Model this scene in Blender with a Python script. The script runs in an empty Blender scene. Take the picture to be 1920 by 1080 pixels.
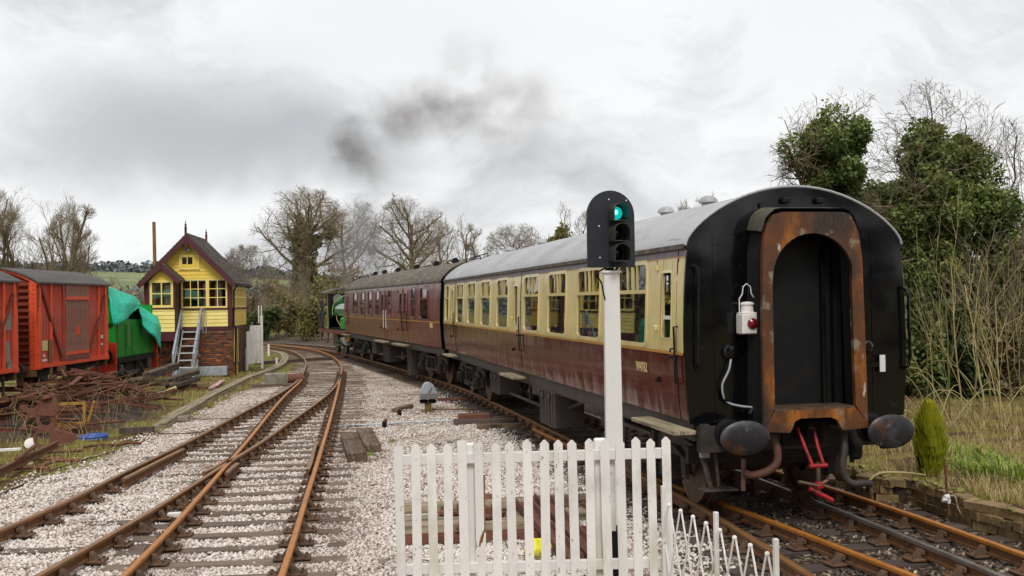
import bpy, math, random
import numpy as np
from mathutils import Vector, Matrix
R = math.radians
scene = bpy.context.scene
col = scene.collection

# ------------------------------------------------------------------ camera
F_PX, PITCH, CAM_H, ROLL = 1950.0, 0.0112, 2.625, 0.016      # focal length for a 1920 px wide frame
cam_data = bpy.data.cameras.new('camera')
cam_data.sensor_width = 36.0
cam_data.lens = F_PX / 1920.0 * 36.0
cam_data.clip_start = 0.1
cam_data.clip_end = 6000.0
cam = bpy.data.objects.new('camera', cam_data)
col.objects.link(cam)
cam.matrix_world = Matrix.Translation((0, 0, CAM_H)) @ Matrix.Rotation(math.pi / 2 + PITCH, 4, 'X') @ Matrix.Rotation(-ROLL, 4, 'Z')
scene.camera = cam
scene.render.resolution_x, scene.render.resolution_y = 1024, 576
scene.view_settings.view_transform = 'Standard'
scene.view_settings.look = 'None'
scene.view_settings.exposure = 0.38
scene.view_settings.gamma = 1.0
scene.view_settings.use_curve_mapping = False

# ------------------------------------------------------------------ sky (overcast) and sun
SUN_EL, SUN_AZ = R(50), R(176)          # azimuth clockwise from +Y: behind the camera, to the left
world = bpy.data.worlds.new('World')
scene.world = world
world.use_nodes = True
wn, wl = world.node_tree.nodes, world.node_tree.links
wn.clear()
def wnode(t, **kw):
    n = wn.new(t)
    for k, v in kw.items():
        if k.startswith('i_'):
            n.inputs[int(k[2:])].default_value = v
        else:
            setattr(n, k, v)
    return n
w_out = wnode('ShaderNodeOutputWorld')
w_bg = wnode('ShaderNodeBackground', i_1=1.0)
wl.new(w_bg.outputs[0], w_out.inputs[0])
sky = wnode('ShaderNodeTexSky')
sky.sky_type = 'NISHITA'
sky.sun_disc = False
sky.sun_elevation = SUN_EL
sky.sun_rotation = SUN_AZ
w_sky = wnode('ShaderNodeVectorMath', operation='SCALE')
w_sky.inputs['Scale'].default_value = 0.10
wl.new(sky.outputs[0], w_sky.inputs[0])
w_tc = wnode('ShaderNodeTexCoord')
# wisp the look-up direction so that the cloud edges are irregular
w_n0 = wnode('ShaderNodeTexNoise')
w_n0.inputs['Scale'].default_value = 5.0
w_n0.inputs['Detail'].default_value = 5.0
wl.new(w_tc.outputs['Generated'], w_n0.inputs['Vector'])
w_c = wnode('ShaderNodeVectorMath', operation='SUBTRACT', i_1=(0.5, 0.5, 0.5))
wl.new(w_n0.outputs['Color'], w_c.inputs[0])
w_s = wnode('ShaderNodeVectorMath', operation='SCALE')
w_s.inputs['Scale'].default_value = 0.16
wl.new(w_c.outputs[0], w_s.inputs[0])
w_d = wnode('ShaderNodeVectorMath', operation='ADD')
wl.new(w_tc.outputs['Generated'], w_d.inputs[0])
wl.new(w_s.outputs[0], w_d.inputs[1])
w_m = wnode('ShaderNodeVectorMath', operation='MULTIPLY', i_1=(1.0, 1.0, 2.6))
wl.new(w_d.outputs[0], w_m.inputs[0])
w_n1 = wnode('ShaderNodeTexNoise')
w_n1.inputs['Scale'].default_value = 2.3
w_n1.inputs['Detail'].default_value = 8.0
w_n1.inputs['Roughness'].default_value = 0.62
wl.new(w_m.outputs[0], w_n1.inputs['Vector'])
w_ramp = wnode('ShaderNodeValToRGB')
w_ramp.color_ramp.elements[0].position = 0.34
w_ramp.color_ramp.elements[0].color = (0.45, 0.46, 0.48, 1)
w_ramp.color_ramp.elements[1].position = 0.54
w_ramp.color_ramp.elements[1].color = (0.76, 0.765, 0.77, 1)
wl.new(w_n1.outputs[0], w_ramp.inputs[0])
last = w_ramp.outputs[0]
# grey banks of cloud: direction, reach, strength
CLOUDS = [((-0.30, 1.0, 0.158), 0.19, 0.70), ((-0.21, 1.0, 0.146), 0.16, 0.72), ((-0.38, 1.0, 0.18), 0.18, 0.55), ((-0.14, 1.0, 0.145), 0.12, 0.35), ((-0.28, 1.0, 0.205), 0.18, 0.28),
          ((-0.10, 1.0, 0.26), 0.26, 0.14), ((0.30, 1.0, 0.245), 0.34, 0.10), ((0.05, 1.0, 0.10), 0.12, 0.10),
          ((1.2, 0.7, 0.3), 0.5, 0.4), ((-1.0, 0.2, 0.35), 0.5, 0.4), ((0.3, -1.0, 0.3), 0.5, 0.4), ((-0.6, -0.8, 0.5), 0.6, 0.35)]
for c, reach, amt in CLOUDS:
    v = Vector(c).normalized()
    dist = wnode('ShaderNodeVectorMath', operation='DISTANCE', i_1=(v.x, v.y, v.z * 2.6))
    wl.new(w_m.outputs[0], dist.inputs[0])
    mr = wnode('ShaderNodeMapRange', interpolation_type='SMOOTHSTEP')
    mr.inputs[1].default_value = 0.02
    mr.inputs[2].default_value = reach
    mr.inputs[3].default_value = amt
    mr.inputs[4].default_value = 0.0
    wl.new(dist.outputs['Value'], mr.inputs[0])
    mx = wnode('ShaderNodeMixRGB', i_2=(0.375, 0.39, 0.405, 1))
    wl.new(mr.outputs[0], mx.inputs[0])
    wl.new(last, mx.inputs[1])
    last = mx.outputs[0]
w_mix = wnode('ShaderNodeMixRGB', i_0=0.97)
wl.new(w_sky.outputs[0], w_mix.inputs[1])
wl.new(last, w_mix.inputs[2])
wl.new(w_mix.outputs[0], w_bg.inputs[0])

sun_data = bpy.data.lights.new('sun', 'SUN')
sun_data.energy = 1.5
sun_data.angle = R(18)
sun_data.color = (1.0, 0.965, 0.91)
sun = bpy.data.objects.new('sun', sun_data)
col.objects.link(sun)
sd = Vector((math.sin(SUN_AZ) * math.cos(SUN_EL), math.cos(SUN_AZ) * math.cos(SUN_EL), math.sin(SUN_EL)))
sun.rotation_euler = (-sd).to_track_quat('-Z', 'Y').to_euler()

# ------------------------------------------------------------------ a photo pixel gives a direction; the surface it touches gives the distance
def px_ray(u, v):
    a, b = (u - 960) / F_PX, (540 - v) / F_PX
    c, s = math.cos(ROLL), math.sin(ROLL)
    dx, dz = a * c + b * s, -a * s + b * c
    c, s = math.cos(PITCH), math.sin(PITCH)
    return Vector((dx, c - dz * s, s + dz * c))
def on_ground(u, v, z=-0.2):
    d = px_ray(u, v)
    t = (z - CAM_H) / d.z
    return Vector((d.x * t, d.y * t, z))
def at_depth(u, v, y):
    d = px_ray(u, v)
    t = y / d.y
    return Vector((d.x * t, y, d.z * t + CAM_H))
# ------------------------------------------------------------------ mesh tools
class MB:
    """collects faces; build() links them as one mesh object"""
    def __init__(self):
        self.v, self.f, self.m, self.mi = [], [], [], 0
        self.T = None
    def add(self, vs, fs, mi=None):
        n = len(self.v)
        if self.T is not None:
            vs = [self.T @ Vector(p) for p in vs]
        self.v.extend([tuple(p) for p in vs])
        for f in fs:
            self.f.append(tuple(i + n for i in f))
            self.m.append(self.mi if mi is None else mi)
        return self
    def box(self, c, d, rz=0.0, rx=0.0, ry=0.0, mi=None):
        x, y, z = d[0] / 2, d[1] / 2, d[2] / 2
        vs = [Vector((sx * x, sy * y, sz * z)) for sz in (-1, 1) for sy in (-1, 1) for sx in (-1, 1)]
        if rz or rx or ry:
            Q = Matrix.Rotation(rz, 3, 'Z') @ Matrix.Rotation(ry, 3, 'Y') @ Matrix.Rotation(rx, 3, 'X')
            vs = [Q @ p for p in vs]
        c = Vector(c)
        return self.add([p + c for p in vs], [(0, 2, 3, 1), (4, 5, 7, 6), (0, 1, 5, 4), (2, 6, 7, 3), (0, 4, 6, 2), (1, 3, 7, 5)], mi)
    def cbox(self, c, d, b=0.01, rz=0.0, rx=0.0, ry=0.0, jit=0.0, rng=None, mi=None):
        """box with chamfered edges"""
        h = [k / 2 for k in d]
        vs, idx = [], {}
        for sx in (-1, 1):
            for sy in (-1, 1):
                for sz in (-1, 1):
                    s = (sx, sy, sz)
                    for ax in range(3):
                        p = [s[k] * (h[k] if k == ax else h[k] - b) for k in range(3)]
                        if jit and rng:
                            p = [q + rng.uniform(-jit, jit) for q in p]
                        idx[(s, ax)] = len(vs)
                        vs.append(Vector(p))
        fs = []
        for ax in range(3):
            o = [k for k in range(3) if k != ax]
            for sg in (-1, 1):
                q = []
                for a, b2 in ((-1, -1), (1, -1), (1, 1), (-1, 1)):
                    s = [0, 0, 0]; s[ax] = sg; s[o[0]] = a; s[o[1]] = b2
                    q.append(idx[(tuple(s), ax)])
                if (sg == 1) == (ax == 1):
                    q.reverse()
                fs.append(tuple(q))
        for ax in range(3):
            o = [k for k in range(3) if k != ax]
            for a in (-1, 1):
                for b2 in (-1, 1):
                    s0 = [0, 0, 0]; s0[o[0]] = a; s0[o[1]] = b2; s0[ax] = -1
                    s1 = list(s0); s1[ax] = 1
                    s0, s1 = tuple(s0), tuple(s1)
                    q = [idx[(s0, o[0])], idx[(s1, o[0])], idx[(s1, o[1])], idx[(s0, o[1])]]
                    fs.append(tuple(q))
        for sx in (-1, 1):
            for sy in (-1, 1):
                for sz in (-1, 1):
                    s = (sx, sy, sz)
                    fs.append((idx[(s, 0)], idx[(s, 1)], idx[(s, 2)]))
        Q = Matrix.Rotation(rz, 3, 'Z') @ Matrix.Rotation(ry, 3, 'Y') @ Matrix.Rotation(rx, 3, 'X')
        c = Vector(c)
        vs = [Q @ p for p in vs]
        out = []
        for f in fs:                       # outward faces
            a, b2, c2 = vs[f[0]], vs[f[1]], vs[f[2]]
            n = (b2 - a).cross(c2 - a)
            out.append(tuple(f) if n.dot(a + b2 + c2) > 0 else tuple(reversed(f)))
        return self.add([p + c for p in vs], out, mi)
    def tube(self, pts, r, n=8, cap=True, mi=None):
        pts = [Vector(p) for p in pts]
        rs = r if isinstance(r, (list, tuple)) else [r] * len(pts)
        vs, fs = [], []
        up = None
        for i, p in enumerate(pts):
            d = (pts[min(i + 1, len(pts) - 1)] - pts[max(i - 1, 0)])
            if d.length < 1e-9:
                d = Vector((0, 0, 1))
            d.normalize()
            if up is None:
                up = Vector((0, 0, 1)) if abs(d.z) < 0.9 else Vector((1, 0, 0))
            a = d.cross(up).normalized()
            up = a.cross(d).normalized()
            for k in range(n):
                t = 2 * math.pi * k / n
                vs.append(p + (a * math.cos(t) + up * math.sin(t)) * rs[i])
        for i in range(len(pts) - 1):
            for k in range(n):
                k2 = (k + 1) % n
                fs.append((i * n + k, i * n + k2, (i + 1) * n + k2, (i + 1) * n + k))
        if cap:
            fs.append(tuple(reversed(range(n))))
            fs.append(tuple((len(pts) - 1) * n + k for k in range(n)))
        return self.add(vs, fs, mi)
    def cyl(self, p0, p1, r0, r1=None, n=12, mi=None):
        return self.tube([p0, p1], [r0, r0 if r1 is None else r1], n, True, mi)
    def lathe(self, prof, n=16, c=(0, 0, 0), axis='Z', sx=1.0, sy=1.0, mi=None):
        """prof: (radius, height) pairs"""
        vs, fs = [], []
        for r, h in prof:
            for k in range(n):
                t = 2 * math.pi * k / n
                p = (r * math.cos(t) * sx, r * math.sin(t) * sy, h)
                if axis == 'Y':
                    p = (p[0], h, p[1])
                elif axis == 'X':
                    p = (h, p[0], p[1])
                vs.append(Vector(p) + Vector(c))
        for i in range(len(prof) - 1):
            for k in range(n):
                k2 = (k + 1) % n
                q = (i * n + k, i * n + k2, (i + 1) * n + k2, (i + 1) * n + k)
                fs.append(q if axis != 'Y' else tuple(reversed(q)))
        fs.append(tuple(reversed(range(n))) if axis != 'Y' else tuple(range(n)))
        m = (len(prof) - 1) * n
        e = tuple(m + k for k in range(n))
        fs.append(e if axis != 'Y' else tuple(reversed(e)))
        return self.add(vs, fs, mi)
    def prism(self, poly, h0, h1, axis='Z', mi=None):
        """poly: 2D outline extruded along an axis: Z (x,y), Y (x,z), X (y,z)"""
        n = len(poly)
        def P(q, h):
            return (q[0], q[1], h) if axis == 'Z' else (q[0], h, q[1]) if axis == 'Y' else (h, q[0], q[1])
        vs = [P(q, h0) for q in poly] + [P(q, h1) for q in poly]
        area = sum(poly[i][0] * poly[(i + 1) % n][1] - poly[(i + 1) % n][0] * poly[i][1] for i in range(n))
        flip = (area < 0) ^ (axis == 'Y') ^ (h1 < h0)
        fs = [tuple(reversed(range(n))), tuple(range(n, 2 * n))] + [(i, (i + 1) % n, n + (i + 1) % n, n + i) for i in range(n)]
        if flip:
            fs = [tuple(reversed(f)) for f in fs]
        return self.add(vs, fs, mi)
    def bridge(self, la, lb, closed=True, mi=None):
        n = len(la)
        vs = list(la) + list(lb)
        fs = [(i, (i + 1) % n, n + (i + 1) % n, n + i) for i in range(n if closed else n - 1)]
        return self.add(vs, fs, mi)
    def sweep(self, path, prof, mats=None, up=Vector((0, 0, 1))):
        """profile of (side, up) pairs along a path; mats: material of each profile edge"""
        n = len(prof)
        vs, fs, ms = [], [], []
        for i, p in enumerate(path):
            d = (path[min(i + 1, len(path) - 1)] - path[max(i - 1, 0)]).normalized()
            a = d.cross(up).normalized()
            for q in prof:
                vs.append(p + a * q[0] + up * q[1])
        base = len(self.v)
        self.v.extend([tuple(p) for p in vs])
        for i in range(len(path) - 1):
            for k in range(n):
                k2 = (k + 1) % n
                self.f.append((base + i * n + k, base + i * n + k2, base + (i + 1) * n + k2, base + (i + 1) * n + k))
                self.m.append(mats[k] if mats else self.mi)
        self.f.append(tuple(base + k for k in reversed(range(n)))); self.m.append(self.mi)
        self.f.append(tuple(base + (len(path) - 1) * n + k for k in range(n))); self.m.append(self.mi)
        return self
    def build(self, name, mats, parent=None, smooth=False, loc=None):
        me = bpy.data.meshes.new(name)
        me.from_pydata(self.v, [], self.f)
        if not isinstance(mats, (list, tuple)):
            mats = [mats]
        for m in mats:
            me.materials.append(m)
        if any(self.m):
            me.polygons.foreach_set('material_index', self.m)
        if smooth:
            me.polygons.foreach_set('use_smooth', [True] * len(self.f))
            if smooth != 'all':
                me.set_sharp_from_angle(angle=R(smooth if smooth is not True else 40))
        me.update()
        return link(me, name, parent, loc)

def link(me, name, parent=None, loc=None):
    o = bpy.data.objects.new(name, me)
    col.objects.link(o)
    if parent is not None:
        o.parent = parent
    if loc is not None:
        o.location = loc
    return o
def tag(o, label=None, cat=None, group=None, kind=None):
    if label: o['label'] = label
    if cat: o['category'] = cat
    if group: o['group'] = group
    if kind: o['kind'] = kind
    return o
def thing(name, loc, label, cat, rz=0.0, group=None):
    o = bpy.data.objects.new(name, None)
    o.empty_display_size = 0.2
    col.objects.link(o)
    o.location = loc
    o.rotation_euler = (0, 0, rz)
    return tag(o, label, cat, group)
def inst(src, parent, loc, rz=0.0, rx=0.0, sc=None, name=None):
    """another object on the same mesh"""
    o = bpy.data.objects.new(name or src.name.split('.')[0], src.data if hasattr(src, 'data') else src)
    col.objects.link(o)
    o.parent = parent
    o.location = loc
    o.rotation_euler = (rx, 0, rz)
    if sc: o.scale = sc
    return o
def np_mesh(name, verts, faces, mat, parent=None, attr=None, smooth=False):
    """big meshes: verts (N,3), faces (M,k) arrays"""
    me = bpy.data.meshes.new(name)
    k = faces.shape[1]
    me.vertices.add(len(verts))
    me.vertices.foreach_set('co', verts.astype(np.float32).ravel())
    me.loops.add(faces.size)
    me.loops.foreach_set('vertex_index', faces.astype(np.int32).ravel())
    me.polygons.add(len(faces))
    me.polygons.foreach_set('loop_start', np.arange(0, faces.size, k, dtype=np.int32))
    if smooth:
        me.polygons.foreach_set('use_smooth', np.ones(len(faces), dtype=bool))
    me.update(calc_edges=True)
    for nm, arr in (attr or {}).items():
        a = me.attributes.new(nm, 'FLOAT', 'POINT')
        a.data.foreach_set('value', arr.astype(np.float32))
    me.materials.append(mat)
    return link(me, name, parent)

# ------------------------------------------------------------------ materials
def srgb(h):
    h = h.lstrip('#')
    c = [int(h[i:i + 2], 16) / 255 for i in (0, 2, 4)]
    return tuple(x / 12.92 if x <= 0.04045 else ((x + 0.055) / 1.055) ** 2.4 for x in c)
MATS = {}
def mk(name, base, rough=0.6, metal=0.0, spec=0.5, var=(), bump=(), rnd=0.0, coat=0.0, attr=None, rough_var=0.0, emit=None, trans=0.0):
    """base colour + layers of noise: var = (scale, detail, lo, hi, colour, stretch[, seed]); bump = (scale, strength, distance, stretch)
    attr = (attribute, ramp stops) instead of base"""
    m = bpy.data.materials.new(name)
    m.use_nodes = True
    n, l = m.node_tree.nodes, m.node_tree.links
    b = n['Principled BSDF']
    b.inputs['Roughness'].default_value = rough
    b.inputs['Metallic'].default_value = metal
    b.inputs['Specular IOR Level'].default_value = spec
    if coat:
        b.inputs['Coat Weight'].default_value = coat
        b.inputs['Coat Roughness'].default_value = 0.06
    if emit:
        b.inputs['Emission Color'].default_value = (*emit[0], 1)
        b.inputs['Emission Strength'].default_value = emit[1]
    tc = n.new('ShaderNodeTexCoord')
    def noise(scale, detail, stretch, seed=0.0, rough_=0.55):
        mp = n.new('ShaderNodeMapping')
        mp.inputs['Scale'].default_value = stretch
        mp.inputs['Location'].default_value = (seed, seed * 1.7, seed * 0.6)
        l.new(tc.outputs['Object'], mp.inputs[0])
        t = n.new('ShaderNodeTexNoise')
        t.inputs['Scale'].default_value = scale
        t.inputs['Detail'].default_value = detail
        t.inputs['Roughness'].default_value = rough_
        l.new(mp.outputs[0], t.inputs['Vector'])
        return t.outputs[0]
    if attr:
        at = n.new('ShaderNodeAttribute')
        at.attribute_name = attr[0]
        rp = n.new('ShaderNodeValToRGB')
        while len(rp.color_ramp.elements) < len(attr[1]):
            rp.color_ramp.elements.new(0.5)
        for e, (p, c) in zip(rp.color_ramp.elements, attr[1]):
            e.position = p
            e.color = (*c, 1)
        l.new(at.outputs['Fac'], rp.inputs[0])
        last = rp.outputs[0]
    else:
        c = n.new('ShaderNodeRGB')
        c.outputs[0].default_value = (*base, 1)
        last = c.outputs[0]
    mask = None
    for L in var:
        scale, detail, lo, hi, c2 = L[:5]
        st = L[5] if len(L) > 5 else (1, 1, 1)
        t = noise(scale, detail, st, L[6] if len(L) > 6 else 0.0)
        mr = n.new('ShaderNodeMapRange')
        mr.inputs[1].default_value, mr.inputs[2].default_value = lo, hi
        l.new(t, mr.inputs[0])
        mx = n.new('ShaderNodeMixRGB')
        mx.inputs[2].default_value = (*c2, 1)
        l.new(mr.outputs[0], mx.inputs[0])
        l.new(last, mx.inputs[1])
        last = mx.outputs[0]
        mask = mask or mr.outputs[0]
    if rnd:
        oi = n.new('ShaderNodeObjectInfo')
        mr = n.new('ShaderNodeMapRange')
        mr.inputs[3].default_value, mr.inputs[4].default_value = 1 - rnd, 1 + rnd
        l.new(oi.outputs['Random'], mr.inputs[0])
        hs = n.new('ShaderNodeHueSaturation')
        l.new(mr.outputs[0], hs.inputs['Value'])
        l.new(last, hs.inputs['Color'])
        last = hs.outputs[0]
    l.new(last, b.inputs['Base Color'])
    if rough_var and mask is not None:
        mr = n.new('ShaderNodeMapRange')
        mr.inputs[3].default_value, mr.inputs[4].default_value = rough, min(1.0, rough + rough_var)
        l.new(mask, mr.inputs[0])
        l.new(mr.outputs[0], b.inputs['Roughness'])
    prev = None
    for B in bump:
        scale, strength, dist = B[:3]
        st = B[3] if len(B) > 3 else (1, 1, 1)
        t = noise(scale, B[4] if len(B) > 4 else 4.0, st, 3.3)
        bp = n.new('ShaderNodeBump')
        bp.inputs['Strength'].default_value = strength
        bp.inputs['Distance'].default_value = dist
        l.new(t, bp.inputs['Height'])
        if prev is not None:
            l.new(prev, bp.inputs['Normal'])
        prev = bp.outputs[0]
    if prev is not None:
        l.new(prev, b.inputs['Normal'])
    if trans:
        tr = n.new('ShaderNodeBsdfTranslucent')
        l.new(last, tr.inputs[0])
        ms = n.new('ShaderNodeMixShader')
        ms.inputs[0].default_value = trans
        l.new(b.outputs[0], ms.inputs[1])
        l.new(tr.outputs[0], ms.inputs[2])
        l.new(ms.outputs[0], n['Material Output'].inputs[0])
    MATS[name] = m
    return m
def glass_mat(name, tint=(0.75, 0.82, 0.8), ior=1.5, wav=0.0, gain=1.25):
    """thin window glass: see-through, reflecting more at grazing angles"""
    m = bpy.data.materials.new(name)
    m.use_nodes = True
    n, l = m.node_tree.nodes, m.node_tree.links
    n.remove(n['Principled BSDF'])
    lw = n.new('ShaderNodeLayerWeight'); lw.inputs[0].default_value = 0.5
    pw = n.new('ShaderNodeMath'); pw.operation = 'POWER'; pw.inputs[1].default_value = 4.6; l.new(lw.outputs['Facing'], pw.inputs[0])
    fr = n.new('ShaderNodeMath'); fr.operation = 'MULTIPLY_ADD'; fr.inputs[1].default_value = 0.95; fr.inputs[2].default_value = 0.045; l.new(pw.outputs[0], fr.inputs[0])
    tr = n.new('ShaderNodeBsdfTransparent'); tr.inputs[0].default_value = (*tint, 1)
    gl = n.new('ShaderNodeBsdfGlossy'); gl.inputs['Roughness'].default_value = 0.015
    if wav:
        tc = n.new('ShaderNodeTexCoord')
        t = n.new('ShaderNodeTexNoise'); t.inputs['Scale'].default_value = 3.0
        l.new(tc.outputs['Object'], t.inputs['Vector'])
        bp = n.new('ShaderNodeBump'); bp.inputs['Strength'].default_value = wav; bp.inputs['Distance'].default_value = 0.01
        l.new(t.outputs[0], bp.inputs['Height'])
        l.new(bp.outputs[0], gl.inputs['Normal'])
    ma = n.new('ShaderNodeMath'); ma.operation = 'MULTIPLY'; ma.inputs[1].default_value = gain; ma.use_clamp = True
    l.new(fr.outputs[0], ma.inputs[0])
    mx = n.new('ShaderNodeMixShader')
    l.new(ma.outputs[0], mx.inputs[0]); l.new(tr.outputs[0], mx.inputs[1]); l.new(gl.outputs[0], mx.inputs[2])
    l.new(mx.outputs[0], n['Material Output'].inputs[0])
    MATS[name] = m
    return m

# colours are of the surfaces themselves, save the hazed far wood
mk('cream', srgb('#dcc98c'), 0.28, var=[(2.2, 6, 0.5, 0.85, srgb('#b9a56c'), (1, 1, 0.25)), (9, 4, 0.62, 0.8, srgb('#8a7a55'), (1, 1, 0.15))], bump=[(0.9, 0.10, 0.05, (1, 1, 0.3))], coat=0.3)
mk('maroon', srgb('#521816'), 0.15, var=[(2.0, 5, 0.45, 0.8, srgb('#481313'), (1, 1, 0.4)), (5, 5, 0.55, 0.85, srgb('#642824'), (1, 1, 0.2))], bump=[(2.0, 0.36, 0.09, (1, 1.0, 0.6), 1.5)], coat=0.25)
mk('maroon_dull', srgb('#682632'), 0.22, var=[(1.2, 5, 0.45, 0.8, srgb('#7a3a44'), (1, 1, 0.4)), (5, 5, 0.55, 0.85, srgb('#5a2230'), (1, 1, 0.2))], bump=[(1.6, 0.5, 0.08, (1, 0.8, 0.5), 2.0)], coat=0.1)
mk('cantrail_grey', srgb('#6d5f68'), 0.4, var=[(6, 5, 0.4, 0.7, srgb('#544850'), (1, 1, 0.2))])
mk('gold_line', srgb('#b8862e'), 0.4)
mk('roof_grey', srgb('#a9a9ab'), 0.5, var=[(0.8, 6, 0.45, 0.75, srgb('#8f8f90')), (14, 4, 0.6, 0.75, srgb('#77756f'), (1.6, 0.1, 1))], bump=[(3, 0.15, 0.02)])
mk('roof_mossy', srgb('#57504a'), 0.85, var=[(1.5, 6, 0.45, 0.7, srgb('#6f6650')), (6, 6, 0.52, 0.72, srgb('#85805f'), (1, 0.3, 1)), (3, 5, 0.58, 0.7, srgb('#3a352f'))], bump=[(9, 0.3, 0.02)])
mk('gutter_dark', srgb('#4f453d'), 0.7, var=[(8, 5, 0.5, 0.7, srgb('#7d7468'))])
mk('black_gloss', srgb('#0d0d10'), 0.10, var=[(3, 5, 0.5, 0.8, srgb('#131316')), (7, 6, 0.64, 0.78, srgb('#2a2826'))], bump=[(1.0, 0.45, 0.07, (1, 1, 1), 1.0)], rough_var=0.10)
mk('black_dull', srgb('#0f0f10'), 0.6, spec=0.25, var=[(5, 5, 0.5, 0.8, srgb('#1d1b1a'))])
mk('underframe', srgb('#3a332d'), 0.75, var=[(5, 5, 0.42, 0.75, srgb('#5a4a3c')), (11, 5, 0.55, 0.75, srgb('#241f1c'))], bump=[(20, 0.3, 0.01)])
mk('underframe_dark', srgb('#282420'), 0.8, var=[(6, 5, 0.45, 0.75, srgb('#41372d'))], bump=[(20, 0.3, 0.01)])
mk('solebar', srgb('#48423d'), 0.65, var=[(4, 5, 0.45, 0.75, srgb('#38322d'), (1, 1, 0.4)), (7, 5, 0.55, 0.75, srgb('#5a4a3c'))])
mk('steel_worn', srgb('#6a5646'), 0.5, 0.5, var=[(10, 5, 0.45, 0.7, srgb('#4a3a2e'))])
mk('rust_plate', srgb('#74431f'), 0.5, 0.25, var=[(1.6, 6, 0.40, 0.62, srgb('#3f2f26'), (1, 1, 0.7), 1.0), (2.3, 6, 0.52, 0.68, srgb('#a8651f'), (1.6, 1, 0.5), 4.0), (1.3, 6, 0.50, 0.66, srgb('#2f2825'), (1, 1, 1), 9.0), (16.0, 6, 0.50, 0.70, srgb('#54361f'), (2, 1, 0.5), 6.0), (5.0, 6, 0.60, 0.70, srgb('#8a7a68'), (1, 1, 1), 12.0), (2.6, 5, 0.68, 0.705, srgb('#b3aca4'), (1.6, 1, 0.7), 2.0)], bump=[(14, 0.2, 0.01)])
mk('rust', srgb('#64402e'), 0.85, var=[(5, 6, 0.4, 0.7, srgb('#7d4b30')), (13, 6, 0.5, 0.7, srgb('#3d2a22'))], bump=[(25, 0.4, 0.01)], rnd=0.25)
mk('rust_red', srgb('#704636'), 0.85, var=[(3, 6, 0.4, 0.7, srgb('#60392c')), (13, 6, 0.55, 0.7, srgb('#4a2e28'))], bump=[(25, 0.3, 0.01)], rnd=0.1)
mk('rail_head', srgb('#b0702a'), 0.5, 0.1, var=[(3, 5, 0.45, 0.75, srgb('#985f22')), (20, 3, 0.55, 0.75, srgb('#6f4a2a'))])
mk('rail_head_dull', srgb('#8a6238'), 0.45, 0.2, var=[(3, 5, 0.45, 0.75, srgb('#704c28'))])
mk('rail_head_bright', srgb('#a9a29c'), 0.28, 0.8, var=[(3, 5, 0.45, 0.75, srgb('#8a7c70'))])
mk('rail_web', srgb('#6a4629'), 0.8, var=[(4, 5, 0.42, 0.72, srgb('#754e2c')), (15, 5, 0.5, 0.7, srgb('#3f2c20'))], bump=[(30, 0.3, 0.005)])
mk('chair_iron', srgb('#54402f'), 0.85, var=[(8, 5, 0.42, 0.72, srgb('#6a4b33')), (20, 5, 0.5, 0.7, srgb('#352820'))], bump=[(30, 0.4, 0.006)], rnd=0.2)
mk('sleeper_wood', srgb('#6a5a4d'), 0.9, var=[(3, 6, 0.42, 0.66, srgb('#857566'), (0.4, 7, 1)), (5, 6, 0.5, 0.7, srgb('#3d322b'), (0.3, 12, 1)), (1.5, 4, 0.5, 0.75, srgb('#564234'))], bump=[(5, 0.7, 0.02, (0.3, 14, 1))], rnd=0.22)
mk('sleeper_dark', srgb('#4a3d35'), 0.9, var=[(3, 6, 0.42, 0.66, srgb('#60504a'), (0.4, 7, 1)), (5, 6, 0.5, 0.7, srgb('#2b231e'), (0.3, 12, 1))], bump=[(5, 0.7, 0.02, (0.3, 14, 1))], rnd=0.2)
mk('timber', srgb('#5d4a3a'), 0.9, var=[(3, 6, 0.42, 0.66, srgb('#7a6653'), (7, 0.4, 3)), (5, 6, 0.5, 0.66, srgb('#2e241d'), (10, 0.3, 2)), (2, 4, 0.55, 0.7, srgb('#241d1b'))], bump=[(5, 0.6, 0.02, (12, 0.3, 3))], rnd=0.2)
mk('timber_pale', srgb('#8d8067'), 0.9, var=[(3, 6, 0.42, 0.66, srgb('#a5987e'), (7, 0.4, 3)), (5, 6, 0.5, 0.66, srgb('#5a4f3f'), (10, 0.3, 2)), (2, 4, 0.6, 0.75, srgb('#6a6a3e'))], bump=[(5, 0.5, 0.02, (12, 0.3, 3))], rnd=0.15)
mk('white_paint', srgb('#dfdcd7'), 0.62, var=[(2.2, 5, 0.52, 0.8, srgb('#b9b5b0')), (26, 5, 0.64, 0.76, srgb('#857a6c'), (1, 1, 0.5)), (3, 6, 0.55, 0.75, srgb('#b9b5a2'), (1, 1, 0.3)), (40, 3, 0.70, 0.76, srgb('#6a5a48'), (1, 1, 1), 7.0)], bump=[(24, 0.12, 0.004, (1, 1, 0.12))], rnd=0.07)
mk('white_plain', srgb('#dad8d4'), 0.45, var=[(3, 5, 0.55, 0.85, srgb('#bdbab5'))])
mk('wood_raw', srgb('#7a5330'), 0.8, var=[(9, 5, 0.45, 0.7, srgb('#4a2f1d'), (4, 4, 0.4))])
mk('box_yellow', srgb('#ecc94c'), 0.5, var=[(2, 5, 0.5, 0.8, srgb('#dcb840')), (7, 5, 0.62, 0.85, srgb('#b99c44'), (0.6, 1, 1))], rnd=0.03)
mk('box_pale', srgb('#efdc82'), 0.5, var=[(2, 5, 0.5, 0.8, srgb('#e0c868'))], rnd=0.03)
mk('box_cream', srgb('#eed67a'), 0.5, var=[(2, 5, 0.5, 0.8, srgb('#d0bd70'))], rnd=0.03)
mk('box_maroon', srgb('#4d1c24'), 0.5, var=[(3, 5, 0.5, 0.8, srgb('#3f151f'))])
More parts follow.
